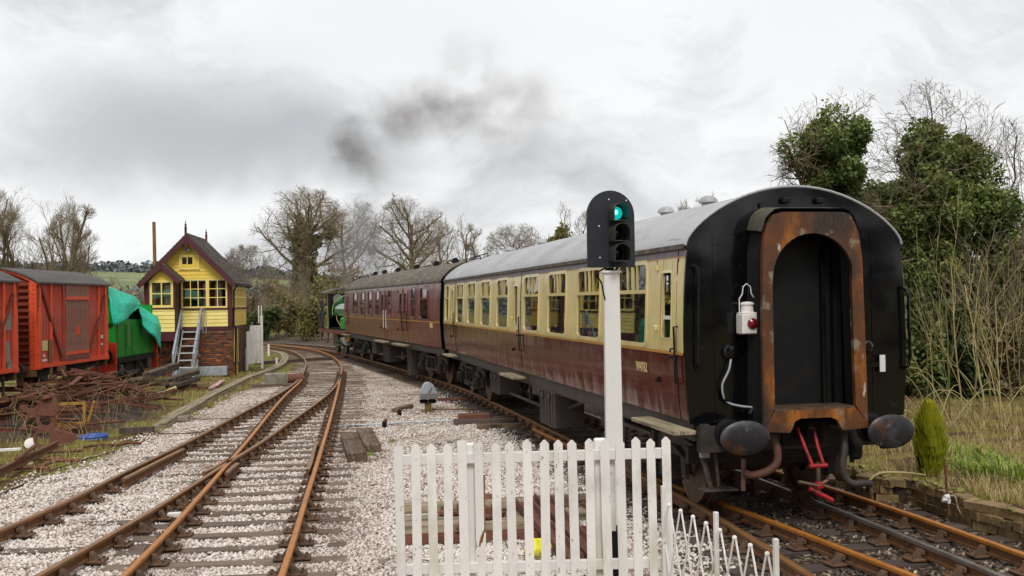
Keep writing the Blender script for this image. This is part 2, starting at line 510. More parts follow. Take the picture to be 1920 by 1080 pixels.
mk('slate', srgb('#5a5049'), 0.85, var=[(3, 5, 0.4, 0.7, srgb('#6e6353')), (9, 5, 0.5, 0.72, srgb('#3f3833')), (2, 4, 0.58, 0.75, srgb('#77704e'))], bump=[(20, 0.3, 0.01)], rnd=0.2)
mk('galvanised', srgb('#a9b2b8'), 0.45, 0.2, var=[(6, 5, 0.45, 0.75, srgb('#7f8588'))])
mk('metal_grey', srgb('#a3a9ae'), 0.5, 0.1, var=[(6, 5, 0.45, 0.75, srgb('#868c92'))])
mk('van_red', srgb('#c23c22'), 0.75, var=[(3, 6, 0.44, 0.64, srgb('#8c3624'), (1, 3, 0.35)), (7, 6, 0.50, 0.66, srgb('#7a5344'), (1, 5, 0.3)), (5, 6, 0.54, 0.70, srgb('#96837a'), (1, 4, 0.35), 5.0)], bump=[(12, 0.25, 0.01, (1, 3, 0.3))], rnd=0.08)
mk('van_orange', srgb('#e0522a'), 0.6, var=[(4, 6, 0.5, 0.75, srgb('#bb3f20'), (1, 1, 0.4)), (9, 5, 0.62, 0.75, srgb('#6a4a3a'))])
mk('van_brown', srgb('#7e3019'), 0.8, var=[(4, 6, 0.45, 0.75, srgb('#5a2f1a')), (9, 5, 0.58, 0.78, srgb('#6a4a24'))])
mk('van_weathered', srgb('#8a4a38'), 0.8, var=[(4, 6, 0.42, 0.62, srgb('#7a5a4c'), (1, 4, 0.3)), (8, 6, 0.48, 0.68, srgb('#a08a7c'), (1, 6, 0.25), 2.0), (3, 5, 0.5, 0.7, srgb('#6a3426'))], bump=[(12, 0.25, 0.01, (1, 4, 0.3))])
mk('van_strap', srgb('#6e5a24'), 0.8, var=[(6, 6, 0.45, 0.7, srgb('#7a3320'))])
mk('van_roof', srgb('#4b4643'), 0.8, var=[(2, 6, 0.45, 0.75, srgb('#5f5a56'), (3, 0.3, 1)), (9, 5, 0.6, 0.75, srgb('#35312e'))])
mk('shunter_green', srgb('#0f8c2c'), 0.4, var=[(3, 5, 0.5, 0.8, srgb('#0a6420'))])
mk('tarp', srgb('#16d2ae'), 0.42, var=[(3, 5, 0.45, 0.75, srgb('#10b090')), (5, 5, 0.62, 0.72, srgb('#58b9a4'))], bump=[(4, 0.6, 0.05), (11, 0.3, 0.02)])
mk('warn_red', srgb('#c3341a'), 0.5, var=[(5, 5, 0.5, 0.8, srgb('#9a2a18'))])
mk('signal_red', srgb('#9c1018'), 0.45, var=[(9, 5, 0.5, 0.68, srgb('#4a1414')), (16, 5, 0.58, 0.7, srgb('#2b1a18'))])
mk('yellow_paint', srgb('#d9a514'), 0.45, var=[(5, 5, 0.5, 0.8, srgb('#b98d1a'))])
mk('loco_green', srgb('#1d5f28'), 0.12, var=[(3, 5, 0.5, 0.8, srgb('#174f20'))], coat=0.4)
mk('loco_olive', srgb('#46601f'), 0.3)
mk('loco_lining', srgb('#b9b36a'), 0.4)
mk('loco_red', srgb('#6a2622'), 0.5)
mk('brass', srgb('#b99a5a'), 0.3, 0.8)
mk('iron_grey', srgb('#7f7f7f'), 0.5, 0.4)
mk('signal_black', srgb('#1d2029'), 0.55, var=[(7, 5, 0.5, 0.8, srgb('#262932'))], bump=[(60, 0.2, 0.003)])
mk('hood_inside', srgb('#15161a'), 0.4)
mk('lens_dark', srgb('#101214'), 0.08)
mk('lens_green', (0.0, 0.35, 0.32), 0.06, emit=((0.0, 0.70, 0.62), 0.55))
mk('seat_fabric', srgb('#4d5a54'), 0.9, var=[(12, 4, 0.45, 0.7, srgb('#2e3430'))])
mk('interior', srgb('#a5987c'), 0.7, var=[(3, 4, 0.45, 0.7, srgb('#8a7c60'))])
mk('interior_dark', srgb('#2b2622'), 0.8)
mk('skin', srgb('#c89478'), 0.55)
mk('hair_brown', srgb('#4a3322'), 0.7)
mk('hair_fair', srgb('#a98f6a'), 0.7)
mk('cloth_red', srgb('#dc2c36'), 0.8, var=[(20, 4, 0.45, 0.7, srgb('#8f1822'))])
mk('cloth_blue', srgb('#3a66b8'), 0.8)
mk('cloth_white', srgb('#c9c9cc'), 0.8)
mk('cloth_dark', srgb('#2c3036'), 0.8)
mk('stone', srgb('#7a6444'), 0.92, var=[(3, 6, 0.42, 0.66, srgb('#977d55')), (6, 6, 0.5, 0.7, srgb('#4f3f2b')), (2.5, 5, 0.55, 0.7, srgb('#6f6a38'))], bump=[(12, 0.6, 0.02)], rnd=0.22)
mk('moss', srgb('#6f6b22'), 0.95, var=[(8, 6, 0.42, 0.66, srgb('#8a7a2c')), (14, 6, 0.5, 0.7, srgb('#4f4a1e'))], bump=[(25, 0.8, 0.02)])
mk('rubber', srgb('#2b2725'), 0.6, var=[(6, 5, 0.45, 0.75, srgb('#4a3a30'))], bump=[(60, 0.5, 0.006, (0.2, 0.2, 1))])
mk('hose_rust', srgb('#4f3022'), 0.75, var=[(6, 5, 0.45, 0.75, srgb('#6a3a22'))])
mk('blue_plastic', srgb('#2a56a8'), 0.5, var=[(8, 4, 0.45, 0.7, srgb('#24478a'))])
mk('yellow_bag', srgb('#d8d22a'), 0.35, var=[(5, 4, 0.5, 0.7, srgb('#e6e388'))], bump=[(7, 0.8, 0.05)])
mk('concrete', srgb('#8b8478'), 0.9, var=[(5, 6, 0.45, 0.7, srgb('#6e665a')), (2, 5, 0.55, 0.75, srgb('#6a6a48'))], bump=[(30, 0.3, 0.006)])
mk('bark', srgb('#675a48'), 0.95, var=[(4, 6, 0.42, 0.7, srgb('#655a45'), (1, 1, 0.3)), (2, 5, 0.55, 0.75, srgb('#5a5a36'))], bump=[(10, 0.6, 0.03, (1, 1, 0.25))])
mk('bark_twig', srgb('#85775f'), 0.95)
mk('twig_dark', srgb('#4f4636'), 0.95)
mk('bark_grey', srgb('#877d70'), 0.95)
mk('bark_green', srgb('#6f6c42'), 0.9, var=[(2, 5, 0.45, 0.7, srgb('#8a7c58'))])
mk('bark_pale', srgb('#b0a072'), 0.9, var=[(2, 5, 0.45, 0.7, srgb('#8c8850'))])
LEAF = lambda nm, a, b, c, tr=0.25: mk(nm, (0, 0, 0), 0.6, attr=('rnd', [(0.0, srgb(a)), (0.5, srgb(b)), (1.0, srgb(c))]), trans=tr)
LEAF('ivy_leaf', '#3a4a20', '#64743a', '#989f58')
LEAF('ivy_far', '#46582a', '#667a36', '#8c904c')
LEAF('hedge_leaf', '#565829', '#7d783e', '#a09352')
LEAF('hedge_brown', '#665440', '#8a7858', '#9c8e66')
LEAF('hedge_dark', '#2c361b', '#445226', '#5f6830')
LEAF('shrub_leaf', '#667410', '#9aa01e', '#c6c034')
LEAF('daff_leaf', '#5c7a22', '#84a035', '#b5b060')
LEAF('dry_grass', '#8a744a', '#b39a68', '#cdb98a')
LEAF('green_grass', '#5b6a20', '#86892f', '#a79a50')
LEAF('far_wood', '#4a525e', '#5f656a', '#757775', 0.0)  # distance haze is mixed into these blue-grey leaf colours
LEAF('stone_light', '#75655b', '#c6b8ae', '#e8dfd7', 0.0)
LEAF('stone_brown', '#3d332b', '#6a5a4b', '#a8998a', 0.0)
glass_mat('glass', (0.90, 0.93, 0.92), 1.5, 0.03)
glass_mat('glass_dark', (0.7, 0.72, 0.7), 1.5, 0.05, 2.4)
M = MATS
# ================================================================== THE SETTING
rng = random.Random(7)
nrng = np.random.default_rng(11)

def catmull(pts, n=12):
    P = [Vector(p) for p in pts]
    P = [P[0] * 2 - P[1]] + P + [P[-1] * 2 - P[-2]]
    out = []
    for i in range(1, len(P) - 2):
        a, b, c, d = P[i - 1], P[i], P[i + 1], P[i + 2]
        for k in range(n):
            t = k / n
            out.append(0.5 * ((2 * b) + (c - a) * t + (2 * a - 5 * b + 4 * c - d) * t * t + (3 * b - a - 3 * c + d) * t ** 3))
    out.append(P[-2])
    return out
def resample(path, step):
    out, acc = [path[0].copy()], 0.0
    for a, b in zip(path, path[1:]):
        L = (b - a).length
        while acc + L >= step:
            t = (step - acc) / L
            a = a.lerp(b, t)
            out.append(a.copy())
            L = (b - a).length
            acc = 0.0
        acc += L
    return out
def smooth_path(p, it=6):
    p = [q.copy() for q in p]
    for _ in range(it):
        p = [p[0]] + [(p[i - 1] + p[i] * 2 + p[i + 1]) / 4 for i in range(1, len(p) - 1)] + [p[-1]]
    return p
def rail_from_px(px, near_ext=4.0, step=0.5, it=8, far_ext=0.0):
    pts = [Vector((u, v, 0)) for u, v in px]
    dense = catmull(pts, 10)
    g = [on_ground(p.x, p.y, 0.0) for p in dense]
    if near_ext:
        d = (g[0] - g[4]).normalized()
        g = [g[0] + d * near_ext] + g
    if far_ext:
        d = (g[-1] - g[-6]).normalized()
        g = g + [g[-1] + d * far_ext]
    return smooth_path(resample(g, step), it)

# rails of the junction on the left, traced along the photograph and laid on the ground
PX = {
 'J': [(0, 993), (66.7, 966), (142, 931), (222, 889), (320, 843), (387, 809), (440, 780), (489, 755.6), (531, 733), (560, 711), (573, 686.7), (571, 673), (553, 660), (520, 652), (498, 649)],
 'K': [(67, 1080), (189, 1011), (320, 935), (415, 873), (451, 852), (489, 829), (542, 791), (586.7, 760), (618, 735.5), (635.5, 713), (640, 700)],
 'Mr': [(229, 1080), (320, 990), (373, 929), (409, 889), (441, 852), (471, 817), (504, 775.6), (531, 744), (562, 715.6), (569, 705)],
 'N': [(527, 1080), (553, 1004), (571, 940), (586.7, 893), (603, 840), (615.6, 797.8), (631, 740), (639, 704), (640, 686.7), (631, 673), (609, 661), (575.6, 653), (531, 648), (475.6, 642)],
}
RAIL = {k: rail_from_px(v) for k, v in PX.items()}

# the curve that the train stands on
CO1, YAW1 = Vector((3.3246, 12.207, 0)), 0.2079
CO2, YAW2 = Vector((-0.866, 31.92, 0)), 0.308
LO, YAWL = Vector((-7.04, 51.2, 0)), 0.372
def loc2w(o, yaw, x, y, z=0.0):
    c, s = math.cos(yaw), math.sin(yaw)
    return Vector((o.x + x * c - y * s, o.y + x * s + y * c, z))
TRAIN = [Vector((4.75, 3.0, 0)), Vector((4.05, 7.0, 0)), Vector((3.40, 11.2, 0)), loc2w(CO1, YAW1, 0, 2.6), loc2w(CO1, YAW1, 0, 16.7), loc2w(CO2, YAW2, 0, 2.7), loc2w(CO2, YAW2, 0, 16.6),
         loc2w(LO, YAWL, 0, 3.5), loc2w(LO, YAWL, 0, 12) + Vector((-0.4, 0, 0)), loc2w(LO, YAWL, -2.5, 22)]
TRAIN = smooth_path(resample(catmull(TRAIN, 14), 0.5), 10)
def offset(path, d):
    out = []
    for i, p in enumerate(path):
        t = (path[min(i + 1, len(path) - 1)] - path[max(i - 1, 0)]).normalized()
        dd = d(p) if callable(d) else d
        out.append(p + Vector((t.y, -t.x, 0)) * dd)
    return out
half = lambda p: 0.755 + max(0.0, min(1.0, (13.5 - p.y) / 3.5)) * 0.09
RAIL['R1'] = offset(TRAIN, lambda p: -half(p))
RAIL['R3'] = offset(TRAIN, half)
RAIL['R2'] = smooth_path(resample([Vector((5.35, 4.0, 0)), Vector((3.68, 9.81, 0)), Vector((3.31, 11.12, 0)), Vector((2.79, 12.85, 0)), Vector((1.9, 15.6, 0)), Vector((1.0, 18.6, 0)), Vector((0.35, 21.5, 0))], 0.5), 6)
RAIL['R4'] = smooth_path(resample([Vector((6.3, 4.0, 0)), Vector((5.10, 10.4, 0)), Vector((4.71, 12.54, 0)), Vector((4.31, 14.18, 0)), Vector((3.86, 15.9, 0)), Vector((3.1, 18.5, 0)), Vector((2.35, 21.0, 0))], 0.5), 6)

def x_of(path, y):
    b = min(range(len(path)), key=lambda i: abs(path[i].y - y))
    return path[b].x
# retaining kerb of stones on the right: top edge traced on the photograph
WALL_PX = [(1560, 868), (1600, 878), (1631, 892), (1702, 899), (1782, 924), (1827, 940), (1920, 964)]
WALL = [on_ground(u, v, 0.14) for u, v in WALL_PX]
WALL = [WALL[0] + Vector((-2.6, 9.0, 0)), WALL[0] + Vector((-0.9, 3.4, 0))] + WALL + [WALL[-1] + (WALL[-1] - WALL[-3]).normalized() * 5]
wall_y = np.array([p.y for p in reversed(WALL)]); wall_x = np.array([p.x for p in reversed(WALL)])
o_ = np.argsort(wall_y); wall_y, wall_x = wall_y[o_], wall_x[o_]
# left edge of the white ballast
EDGE_PX = [(-80, 955), (0, 925), (150, 872), (240, 835), (330, 790), (430, 742), (500, 712), (555, 690), (566, 668), (540, 655), (480, 645)]
EDGE = [on_ground(u, v) for u, v in EDGE_PX]
EDGE = [EDGE[0] + Vector((1.0, -8, 0))] + EDGE
edge_y = np.array([p.y for p in EDGE]); edge_x = np.array([p.x for p in EDGE])
tr_y = np.array([p.y for p in TRAIN]); tr_x = np.array([p.x for p in TRAIN])

def hnoise(x, y, s):
    return (np.sin(x * 1.3 * s + 0.7) * np.cos(y * 1.1 * s + 1.9) + 0.6 * np.sin(x * 2.9 * s + y * 2.3 * s) + 0.4 * np.cos(x * 5.3 * s - y * 4.7 * s + 0.4)) / 2.0
def ground_z(x, y):
    x = np.asarray(x, dtype=float); y = np.asarray(y, dtype=float)
    wx = np.interp(y, wall_y, wall_x)
    z = -0.205 + 0.018 * hnoise(x, y, 1.0) + 0.008 * hnoise(x, y, 4.1)
    right = np.clip((x - wx - 0.12) / 0.12, 0, 1)
    z = z + right * (0.31 + np.clip(x - wx - 0.4, 0, 30) * 0.035 + 0.03 * hnoise(x, y, 1.7))
    # the yard on the left is lumpy and a little lower
    ex = np.interp(y, edge_y, edge_x)
    left = np.clip((ex - x) / 1.2, 0, 1)
    z = z + left * (-0.02 + 0.045 * hnoise(x, y, 1.9) + 0.03 * hnoise(x, y, 5.0))
    # the lane behind the junction and the fields beyond
    z = z + np.clip((y - 62) / 60, 0, 1) * 1.2
    return z
def gz(x, y):
    return float(ground_z(np.array([x]), np.array([y]))[0])

def far_steps(a, b, first, grow=1.35):
    out, s = [], first
    x = a
    sg = 1 if b > a else -1
    while (b - x) * sg > 0:
        x += s * sg
        s *= grow
        out.append(x)
    return out
xs = np.arange(-22, 16.01, 0.2); xs = np.concatenate([np.array(far_steps(-22, -2600, 0.5))[::-1], xs, np.array(far_steps(16, 2600, 0.5))])
ys = np.arange(5, 50.01, 0.2); ys = np.concatenate([np.array(far_steps(5, -300, 0.5))[::-1], ys, np.array(far_steps(50, 4500, 0.5))])
GX, GY = np.meshgrid(xs, ys)
GZ = ground_z(GX, GY)
nx, ny = len(xs), len(ys)
idx = np.arange(nx * ny).reshape(ny, nx)
gf = np.stack([idx[:-1, :-1], idx[:-1, 1:], idx[1:, 1:], idx[1:, :-1]], axis=-1).reshape(-1, 4)
ex = np.interp(GY, edge_y, edge_x, left=edge_x[0], right=edge_x[-1])
wx = np.interp(GY, wall_y, wall_x)
tx = np.interp(GY, tr_y, tr_x)
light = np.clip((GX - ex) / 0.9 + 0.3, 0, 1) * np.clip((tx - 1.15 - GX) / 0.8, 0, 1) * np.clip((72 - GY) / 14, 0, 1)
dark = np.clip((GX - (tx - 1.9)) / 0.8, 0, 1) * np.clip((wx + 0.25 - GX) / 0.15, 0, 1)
gm = bpy.data.materials.new('ground_cover')
gm.use_nodes = True
n, l = gm.node_tree.nodes, gm.node_tree.links
b = n['Principled BSDF']; b.inputs['Roughness'].default_value = 0.95; b.inputs['Specular IOR Level'].default_value = 0.15
tc = n.new('ShaderNodeTexCoord')
def gnoise(sc, det=6.0):
    t = n.new('ShaderNodeTexNoise'); t.inputs['Scale'].default_value = sc; t.inputs['Detail'].default_value = det
    l.new(tc.outputs['Object'], t.inputs['Vector']); return t.outputs[0]
def gramp(src, stops):
    r = n.new('ShaderNodeValToRGB')
    while len(r.color_ramp.elements) < len(stops): r.color_ramp.elements.new(0.5)
    for e, (p, c) in zip(r.color_ramp.elements, stops): e.position = p; e.color = (*srgb(c), 1)
    l.new(src, r.inputs[0]); return r.outputs[0]
def gmix(fac, a, b2, mode='MIX'):
    m = n.new('ShaderNodeMixRGB'); m.blend_type = mode
    if isinstance(fac, float): m.inputs[0].default_value = fac
    else: l.new(fac, m.inputs[0])
    l.new(a, m.inputs[1]); l.new(b2, m.inputs[2]); return m.outputs[0]
vo = n.new('ShaderNodeTexVoronoi'); vo.inputs['Scale'].default_value = 21.0
l.new(tc.outputs['Object'], vo.inputs['Vector'])
sepc = n.new('ShaderNodeSeparateColor'); l.new(vo.outputs['Color'], sepc.inputs[0])
c_light = gramp(sepc.outputs[0], [(0.0, '#65574e'), (0.25, '#9f9288'), (0.6, '#c6bab0'), (1.0, '#dcd3ca')])
c_lightd = gramp(gnoise(1.1), [(0.38, '#ffffff'), (0.56, '#d3c3b4'), (0.70, '#9a8673')])
c_light = gmix(0.8, c_light, c_lightd, 'MULTIPLY')
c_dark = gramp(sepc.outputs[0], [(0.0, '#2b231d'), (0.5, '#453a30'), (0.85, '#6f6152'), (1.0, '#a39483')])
veg_f = gnoise(1.6)
c_veg = gramp(veg_f, [(0.30, '#4a3b2c'), (0.42, '#6a573a'), (0.50, '#7f7340'), (0.60, '#7d8030'), (0.72, '#8f8a4a')])
c_veg = gmix(0.5, c_veg, gramp(gnoise(14), [(0.3, '#8a7a60'), (0.7, '#ffffff')]), 'MULTIPLY')
at1 = n.new('ShaderNodeAttribute'); at1.attribute_name = 'light'
at2 = n.new('ShaderNodeAttribute'); at2.attribute_name = 'dark'
def sharpen(src, amount=0.5):
    a = n.new('ShaderNodeMath'); a.operation = 'MULTIPLY_ADD'; a.inputs[1].default_value = amount; a.inputs[2].default_value = -amount / 2
    l.new(gnoise(2.6), a.inputs[0])
    s = n.new('ShaderNodeMath'); s.operation = 'ADD'; l.new(src, s.inputs[0]); l.new(a.outputs[0], s.inputs[1])
    mr = n.new('ShaderNodeMapRange'); mr.interpolation_type = 'SMOOTHSTEP'; mr.inputs[1].default_value = 0.3; mr.inputs[2].default_value = 0.7
    l.new(s.outputs[0], mr.inputs[0]); return mr.outputs[0]
cc = gmix(sharpen(at1.outputs['Fac'], 0.9), c_veg, c_light)
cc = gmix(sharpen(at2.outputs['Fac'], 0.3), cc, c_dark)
# fields further off are plain green
sx = n.new('ShaderNodeSeparateXYZ'); l.new(tc.outputs['Object'], sx.inputs[0])
mr = n.new('ShaderNodeMapRange'); mr.inputs[1].default_value = 75; mr.inputs[2].default_value = 110; l.new(sx.outputs[1], mr.inputs[0])
cc = gmix(mr.outputs[0], cc, gramp(gnoise(0.05), [(0.35, '#6f6a42'), (0.65, '#857c52')]))
l.new(cc, b.inputs['Base Color'])
bp = n.new('ShaderNodeBump'); bp.inputs['Strength'].default_value = 0.8; bp.inputs['Distance'].default_value = 0.03
inv = n.new('ShaderNodeMath'); inv.operation = 'SUBTRACT'; inv.inputs[0].default_value = 1.0; l.new(vo.outputs['Distance'], inv.inputs[1])
l.new(inv.outputs[0], bp.inputs['Height']); l.new(bp.outputs[0], b.inputs['Normal'])
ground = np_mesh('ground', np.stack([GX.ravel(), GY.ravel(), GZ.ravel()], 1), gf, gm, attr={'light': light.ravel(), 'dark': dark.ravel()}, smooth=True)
tag(ground, kind='structure')

# far hills: green fields under a dark wood
def hill_z(x, y):
    r = np.exp(-((x + 300) / 200) ** 2) * 25 + np.exp(-((x + 30) / 420) ** 2) * 5 + np.exp(-((x - 520) / 300) ** 2) * 20 + np.exp(-((x + 900) / 400) ** 2) * 40
    return r * np.clip((y - 330) / 420, 0, 1) ** 0.8 * (1 + 0.08 * np.sin(x / 60.0) * np.cos(y / 80.0)) - 2.0
hx, hy = np.meshgrid(np.linspace(-1500, 1300, 120), np.linspace(300, 1100, 50))
hz = hill_z(hx, hy)
hi = np.arange(hx.size).reshape(hx.shape)
hf = np.stack([hi[:-1, :-1], hi[:-1, 1:], hi[1:, 1:], hi[1:, :-1]], axis=-1).reshape(-1, 4)
mk('hill_field', srgb('#6d8048'), 0.95, var=[(0.004, 4, 0.42, 0.52, srgb('#7c8558')), (0.012, 6, 0.52, 0.6, srgb('#5f6a48')), (0.03, 6, 0.58, 0.66, srgb('#6a6350'))])
tag(np_mesh('hills', np.stack([hx.ravel(), hy.ravel(), hz.ravel()], 1), hf, M['hill_field'], smooth=True), kind='structure')
# ------------------------------------------------------------------ track: rails, sleepers, chairs
PROF = [(-0.034, -0.008), (-0.026, 0.0), (0.026, 0.0), (0.034, -0.008), (0.034, -0.038), (0.010, -0.052), (0.010, -0.108), (0.032, -0.122), (0.032, -0.145), (-0.032, -0.145), (-0.032, -0.122), (-0.010, -0.108), (-0.010, -0.052), (-0.034, -0.038)]
def make_rail(path, parent, head):
    m = [0] * len(PROF)
    for k in (0, 1, 2, 3, 13): m[k] = 1
    mb = MB()
    mb.sweep(path, PROF, m)
    return mb.build('rail', [M['rail_web'], M[head]], parent)
def sleeper_mesh(L, w, h, seed, mat):
    r = random.Random(seed)
    mb = MB()
    # split and weathered: a few cross-sections with wandering edges
    n = 7
    sec = []
    for i in range(n):
        x = -L / 2 + L * i / (n - 1)
        e = [r.uniform(-0.009, 0.009) for _ in range(6)]
        sec.append([(x, -w / 2 + e[0], -h), (x, -w / 2 + 0.006 + e[1], -0.012), (x, -w / 2 + 0.022, e[2] * 0.6), (x, r.uniform(-0.03, 0.03), -abs(e[3]) * 1.2), (x, w / 2 - 0.022, e[4] * 0.6), (x, w / 2 - 0.006 + e[5], -0.012), (x, w / 2, -h)])
    vs = [p for s in sec for p in s]
    fs = []
    for i in range(n - 1):
        for k in range(6):
            fs.append((i * 7 + k, i * 7 + k + 1, (i + 1) * 7 + k + 1, (i + 1) * 7 + k))
    fs.append(tuple(range(7))); fs.append(tuple((n - 1) * 7 + k for k in reversed(range(7))))
    mb.add(vs, [tuple(reversed(f)) for f in fs])
    me = bpy.data.meshes.new('sleeper')
    me.from_pydata(mb.v, [], mb.f)
    me.materials.append(M[mat])
    return me
SL_LIGHT = [sleeper_mesh(2.6, 0.25, 0.14, s, 'sleeper_wood') for s in range(5)]
SL_DARK = [sleeper_mesh(2.6, 0.26, 0.14, s + 20, 'sleeper_dark') for s in range(4)]
def chair_mesh():
    mb = MB()
    mb.cbox((0, 0, 0.012), (0.40, 0.20, 0.03), 0.008)
    for s in (-1, 1):                     # jaws lean against the rail web
        mb.add([(s * 0.125, -0.05, 0.02), (s * 0.125, 0.05, 0.02), (s * 0.036, 0.055, 0.02), (s * 0.036, -0.055, 0.02),
                (s * 0.065, -0.04, 0.10), (s * 0.065, 0.04, 0.10), (s * 0.036, 0.045, 0.115), (s * 0.036, -0.045, 0.115)],
               [(0, 1, 5, 4), (1, 2, 6, 5), (2, 3, 7, 6), (3, 0, 4, 7), (4, 5, 6, 7)])
        for q in (-0.06, 0.06):
            mb.cyl((s * 0.155, q, 0.02), (s * 0.155, q, 0.05), 0.018, n=6)
    mb.cbox((0.048, 0, 0.085), (0.03, 0.16, 0.05), 0.006)   # wooden key
    me = bpy.data.meshes.new('chair')
    me.from_pydata(mb.v, [], mb.f)
    me.materials.append(M['chair_iron'])
    return me
CHAIR = chair_mesh()
SL_TOP = -0.166
SLEEPERS = []
def lay(root, spots, rails, meshes, seed, sink=0.0, chair_every=1):
    """spots: (centre, angle, length); a chair where a rail crosses a sleeper"""
    r = random.Random(seed)
    for i, (c, ang, L) in enumerate(spots):
        SLEEPERS.append((c.x, c.y, ang, L, sink))
        o = inst(r.choice(meshes), root, (c.x, c.y, SL_TOP - sink * r.uniform(0.2, 1.0) - 0.004), ang + r.uniform(-0.012, 0.012), sc=(L / 2.6, r.uniform(0.94, 1.06), 1), name='sleeper')
        if r.random() < 0.5: o.rotation_euler.z += math.pi
        ax = Vector((math.cos(ang), math.sin(ang), 0))
        for path in rails:
            best = None
            for k in range(len(path) - 1):
                a, b2 = path[k], path[k + 1]
                da, db = (a - c).cross(ax).z, (b2 - c).cross(ax).z
                if da * db <= 0 and abs(da - db) > 1e-9:
                    q = a.lerp(b2, da / (da - db))
                    if abs((q - c).dot(ax)) < L / 2 - 0.05:
                        best = (q, math.atan2(b2.y - a.y, b2.x - a.x) - math.pi / 2)
                        break
            if best:
                inst(CHAIR, root, (best[0].x, best[0].y, SL_TOP), best[1] + (math.pi if r.random() < 0.5 else 0), name='chair')

left_track = thing('railway_junction', (0, 0, 0), 'rusty junction of crossing rails on grey wooden sleepers in pale ballast', 'railway track')
make_rail(RAIL['J'], left_track, 'rail_head_dull')
make_rail(RAIL['K'], left_track, 'rail_head_dull')
make_rail(RAIL['Mr'], left_track, 'rail_head')
make_rail(RAIL['N'], left_track, 'rail_head')
spots = []
y = 8.6
while y < 41.5:
    xm, xn, xj = x_of(RAIL['Mr'], y), x_of(RAIL['N'], y), x_of(RAIL['J'], y)
    ang = 0.10 + max(0, min(0.16, (y - 12) / 26 * 0.14))
    if y < 18.5:
        x0, x1 = xm - 0.5, xn + rng.uniform(0.45, 0.75)
    else:
        x0, x1 = xj - rng.uniform(0.4, 0.6), xn + rng.uniform(0.65, 0.95)
    cx = (x0 + x1) / 2
    spots.append((Vector((cx, y, 0)), ang, (x1 - x0)))
    y += 0.68 if y < 24 else 0.74
lay(left_track, spots, [RAIL['J'], RAIL['K'], RAIL['Mr'], RAIL['N']], SL_LIGHT, 1, 0.015)
spots = []
y = 9.1
while y < 18:
    xj, xk = x_of(RAIL['J'], y), x_of(RAIL['K'], y)
    spots.append((Vector(((xj + xk) / 2 - 0.1, y, 0)), 0.09, xk - xj + 0.95))
    y += 0.74
lay(left_track, spots, [RAIL['J'], RAIL['K']], SL_LIGHT, 2, 0.045)
# beyond the points both rails swing away round the bend
spots = []
acc = 0
path = RAIL['N']
for i in range(1, len(path) - 1):
    if path[i].y > 42:
        acc += 1
        if acc % 2 == 0:
            t = (path[i + 1] - path[i - 1]).normalized()
            spots.append((path[i] - Vector((t.y, -t.x, 0)) * 0.75, math.atan2(t.y, t.x) - math.pi / 2, 2.6))
lay(left_track, spots[:40], [], SL_LIGHT, 3, 0.01)
# check rails and wing rails beside the crossing
def short_rail(px, bend=0.0):
    p = [on_ground(u, v, 0.0) for u, v in px]
    make_rail(resample(catmull(p, 6), 0.2), left_track, 'rail_head_dull')
short_rail([(425, 886), (432, 878), (447, 866)])
short_rail([(382, 884), (405, 873), (428, 857)])
short_rail([(577, 880), (583, 865), (590, 838), (597, 825)])
short_rail([(231, 897), (300, 862), (345, 840)])
# a board walk across the bend
cw = thing('crossing_board', (0, 0, 0), 'dark timber beam laid across both bending rails', 'timber')
a, b2 = on_ground(480, 682, -0.16), on_ground(650, 671, -0.16)
mb = MB(); mb.sweep([a, a.lerp(b2, 0.5), b2], [(-0.16, -0.06), (-0.16, 0.10), (0.16, 0.10), (0.16, -0.06)]); mb.build('plank', M['sleeper_dark'], cw)

train_track = thing('running_line', (0, 0, 0), 'brown rails with dark timbers under the standing train', 'railway track')
make_rail(RAIL['R1'], train_track, 'rail_head_dull')
make_rail(RAIL['R3'], train_track, 'rail_head_bright')
make_rail(RAIL['R2'], train_track, 'rail_head')
make_rail(RAIL['R4'], train_track, 'rail_head')
spots = []
for i, p in enumerate(resample(TRAIN, 0.72)):
    if not (5.5 < p.y < 66): continue
    j = min(range(len(TRAIN)), key=lambda q: (TRAIN[q] - p).length)
    t = (TRAIN[min(j + 1, len(TRAIN) - 1)] - TRAIN[max(j - 1, 0)]).normalized()
    nrm = Vector((t.y, -t.x, 0))
    extra = max(0.0, min(1.25, (21 - p.y) * 0.11)) if p.y < 21 else 0.0
    spots.append((p + nrm * extra / 2, math.atan2(nrm.y, nrm.x), 2.62 + extra))
lay(train_track, spots, [RAIL['R1'], RAIL['R2'], RAIL['R3'], RAIL['R4']], SL_DARK, 4, 0.01)

# siding of the vans
siding = thing('siding_track', (0, 0, 0), 'rusty siding rails under the red vans', 'railway track')
SIDE_X = -13.42
def side_x(y): return SIDE_X - max(0, y - 31) ** 1.5 * 0.045
sp = [Vector((side_x(y), y, 0)) for y in np.arange(10, 41, 0.6)]
make_rail(offset(sp, 0.755), siding, 'rail_head_dull'); make_rail(offset(sp, -0.755), siding, 'rail_head_dull')
lay(siding, [(Vector((side_x(y), y, 0)), 0.0, 2.5) for y in np.arange(16, 40, 0.78)], [], SL_DARK, 5, 0.02)

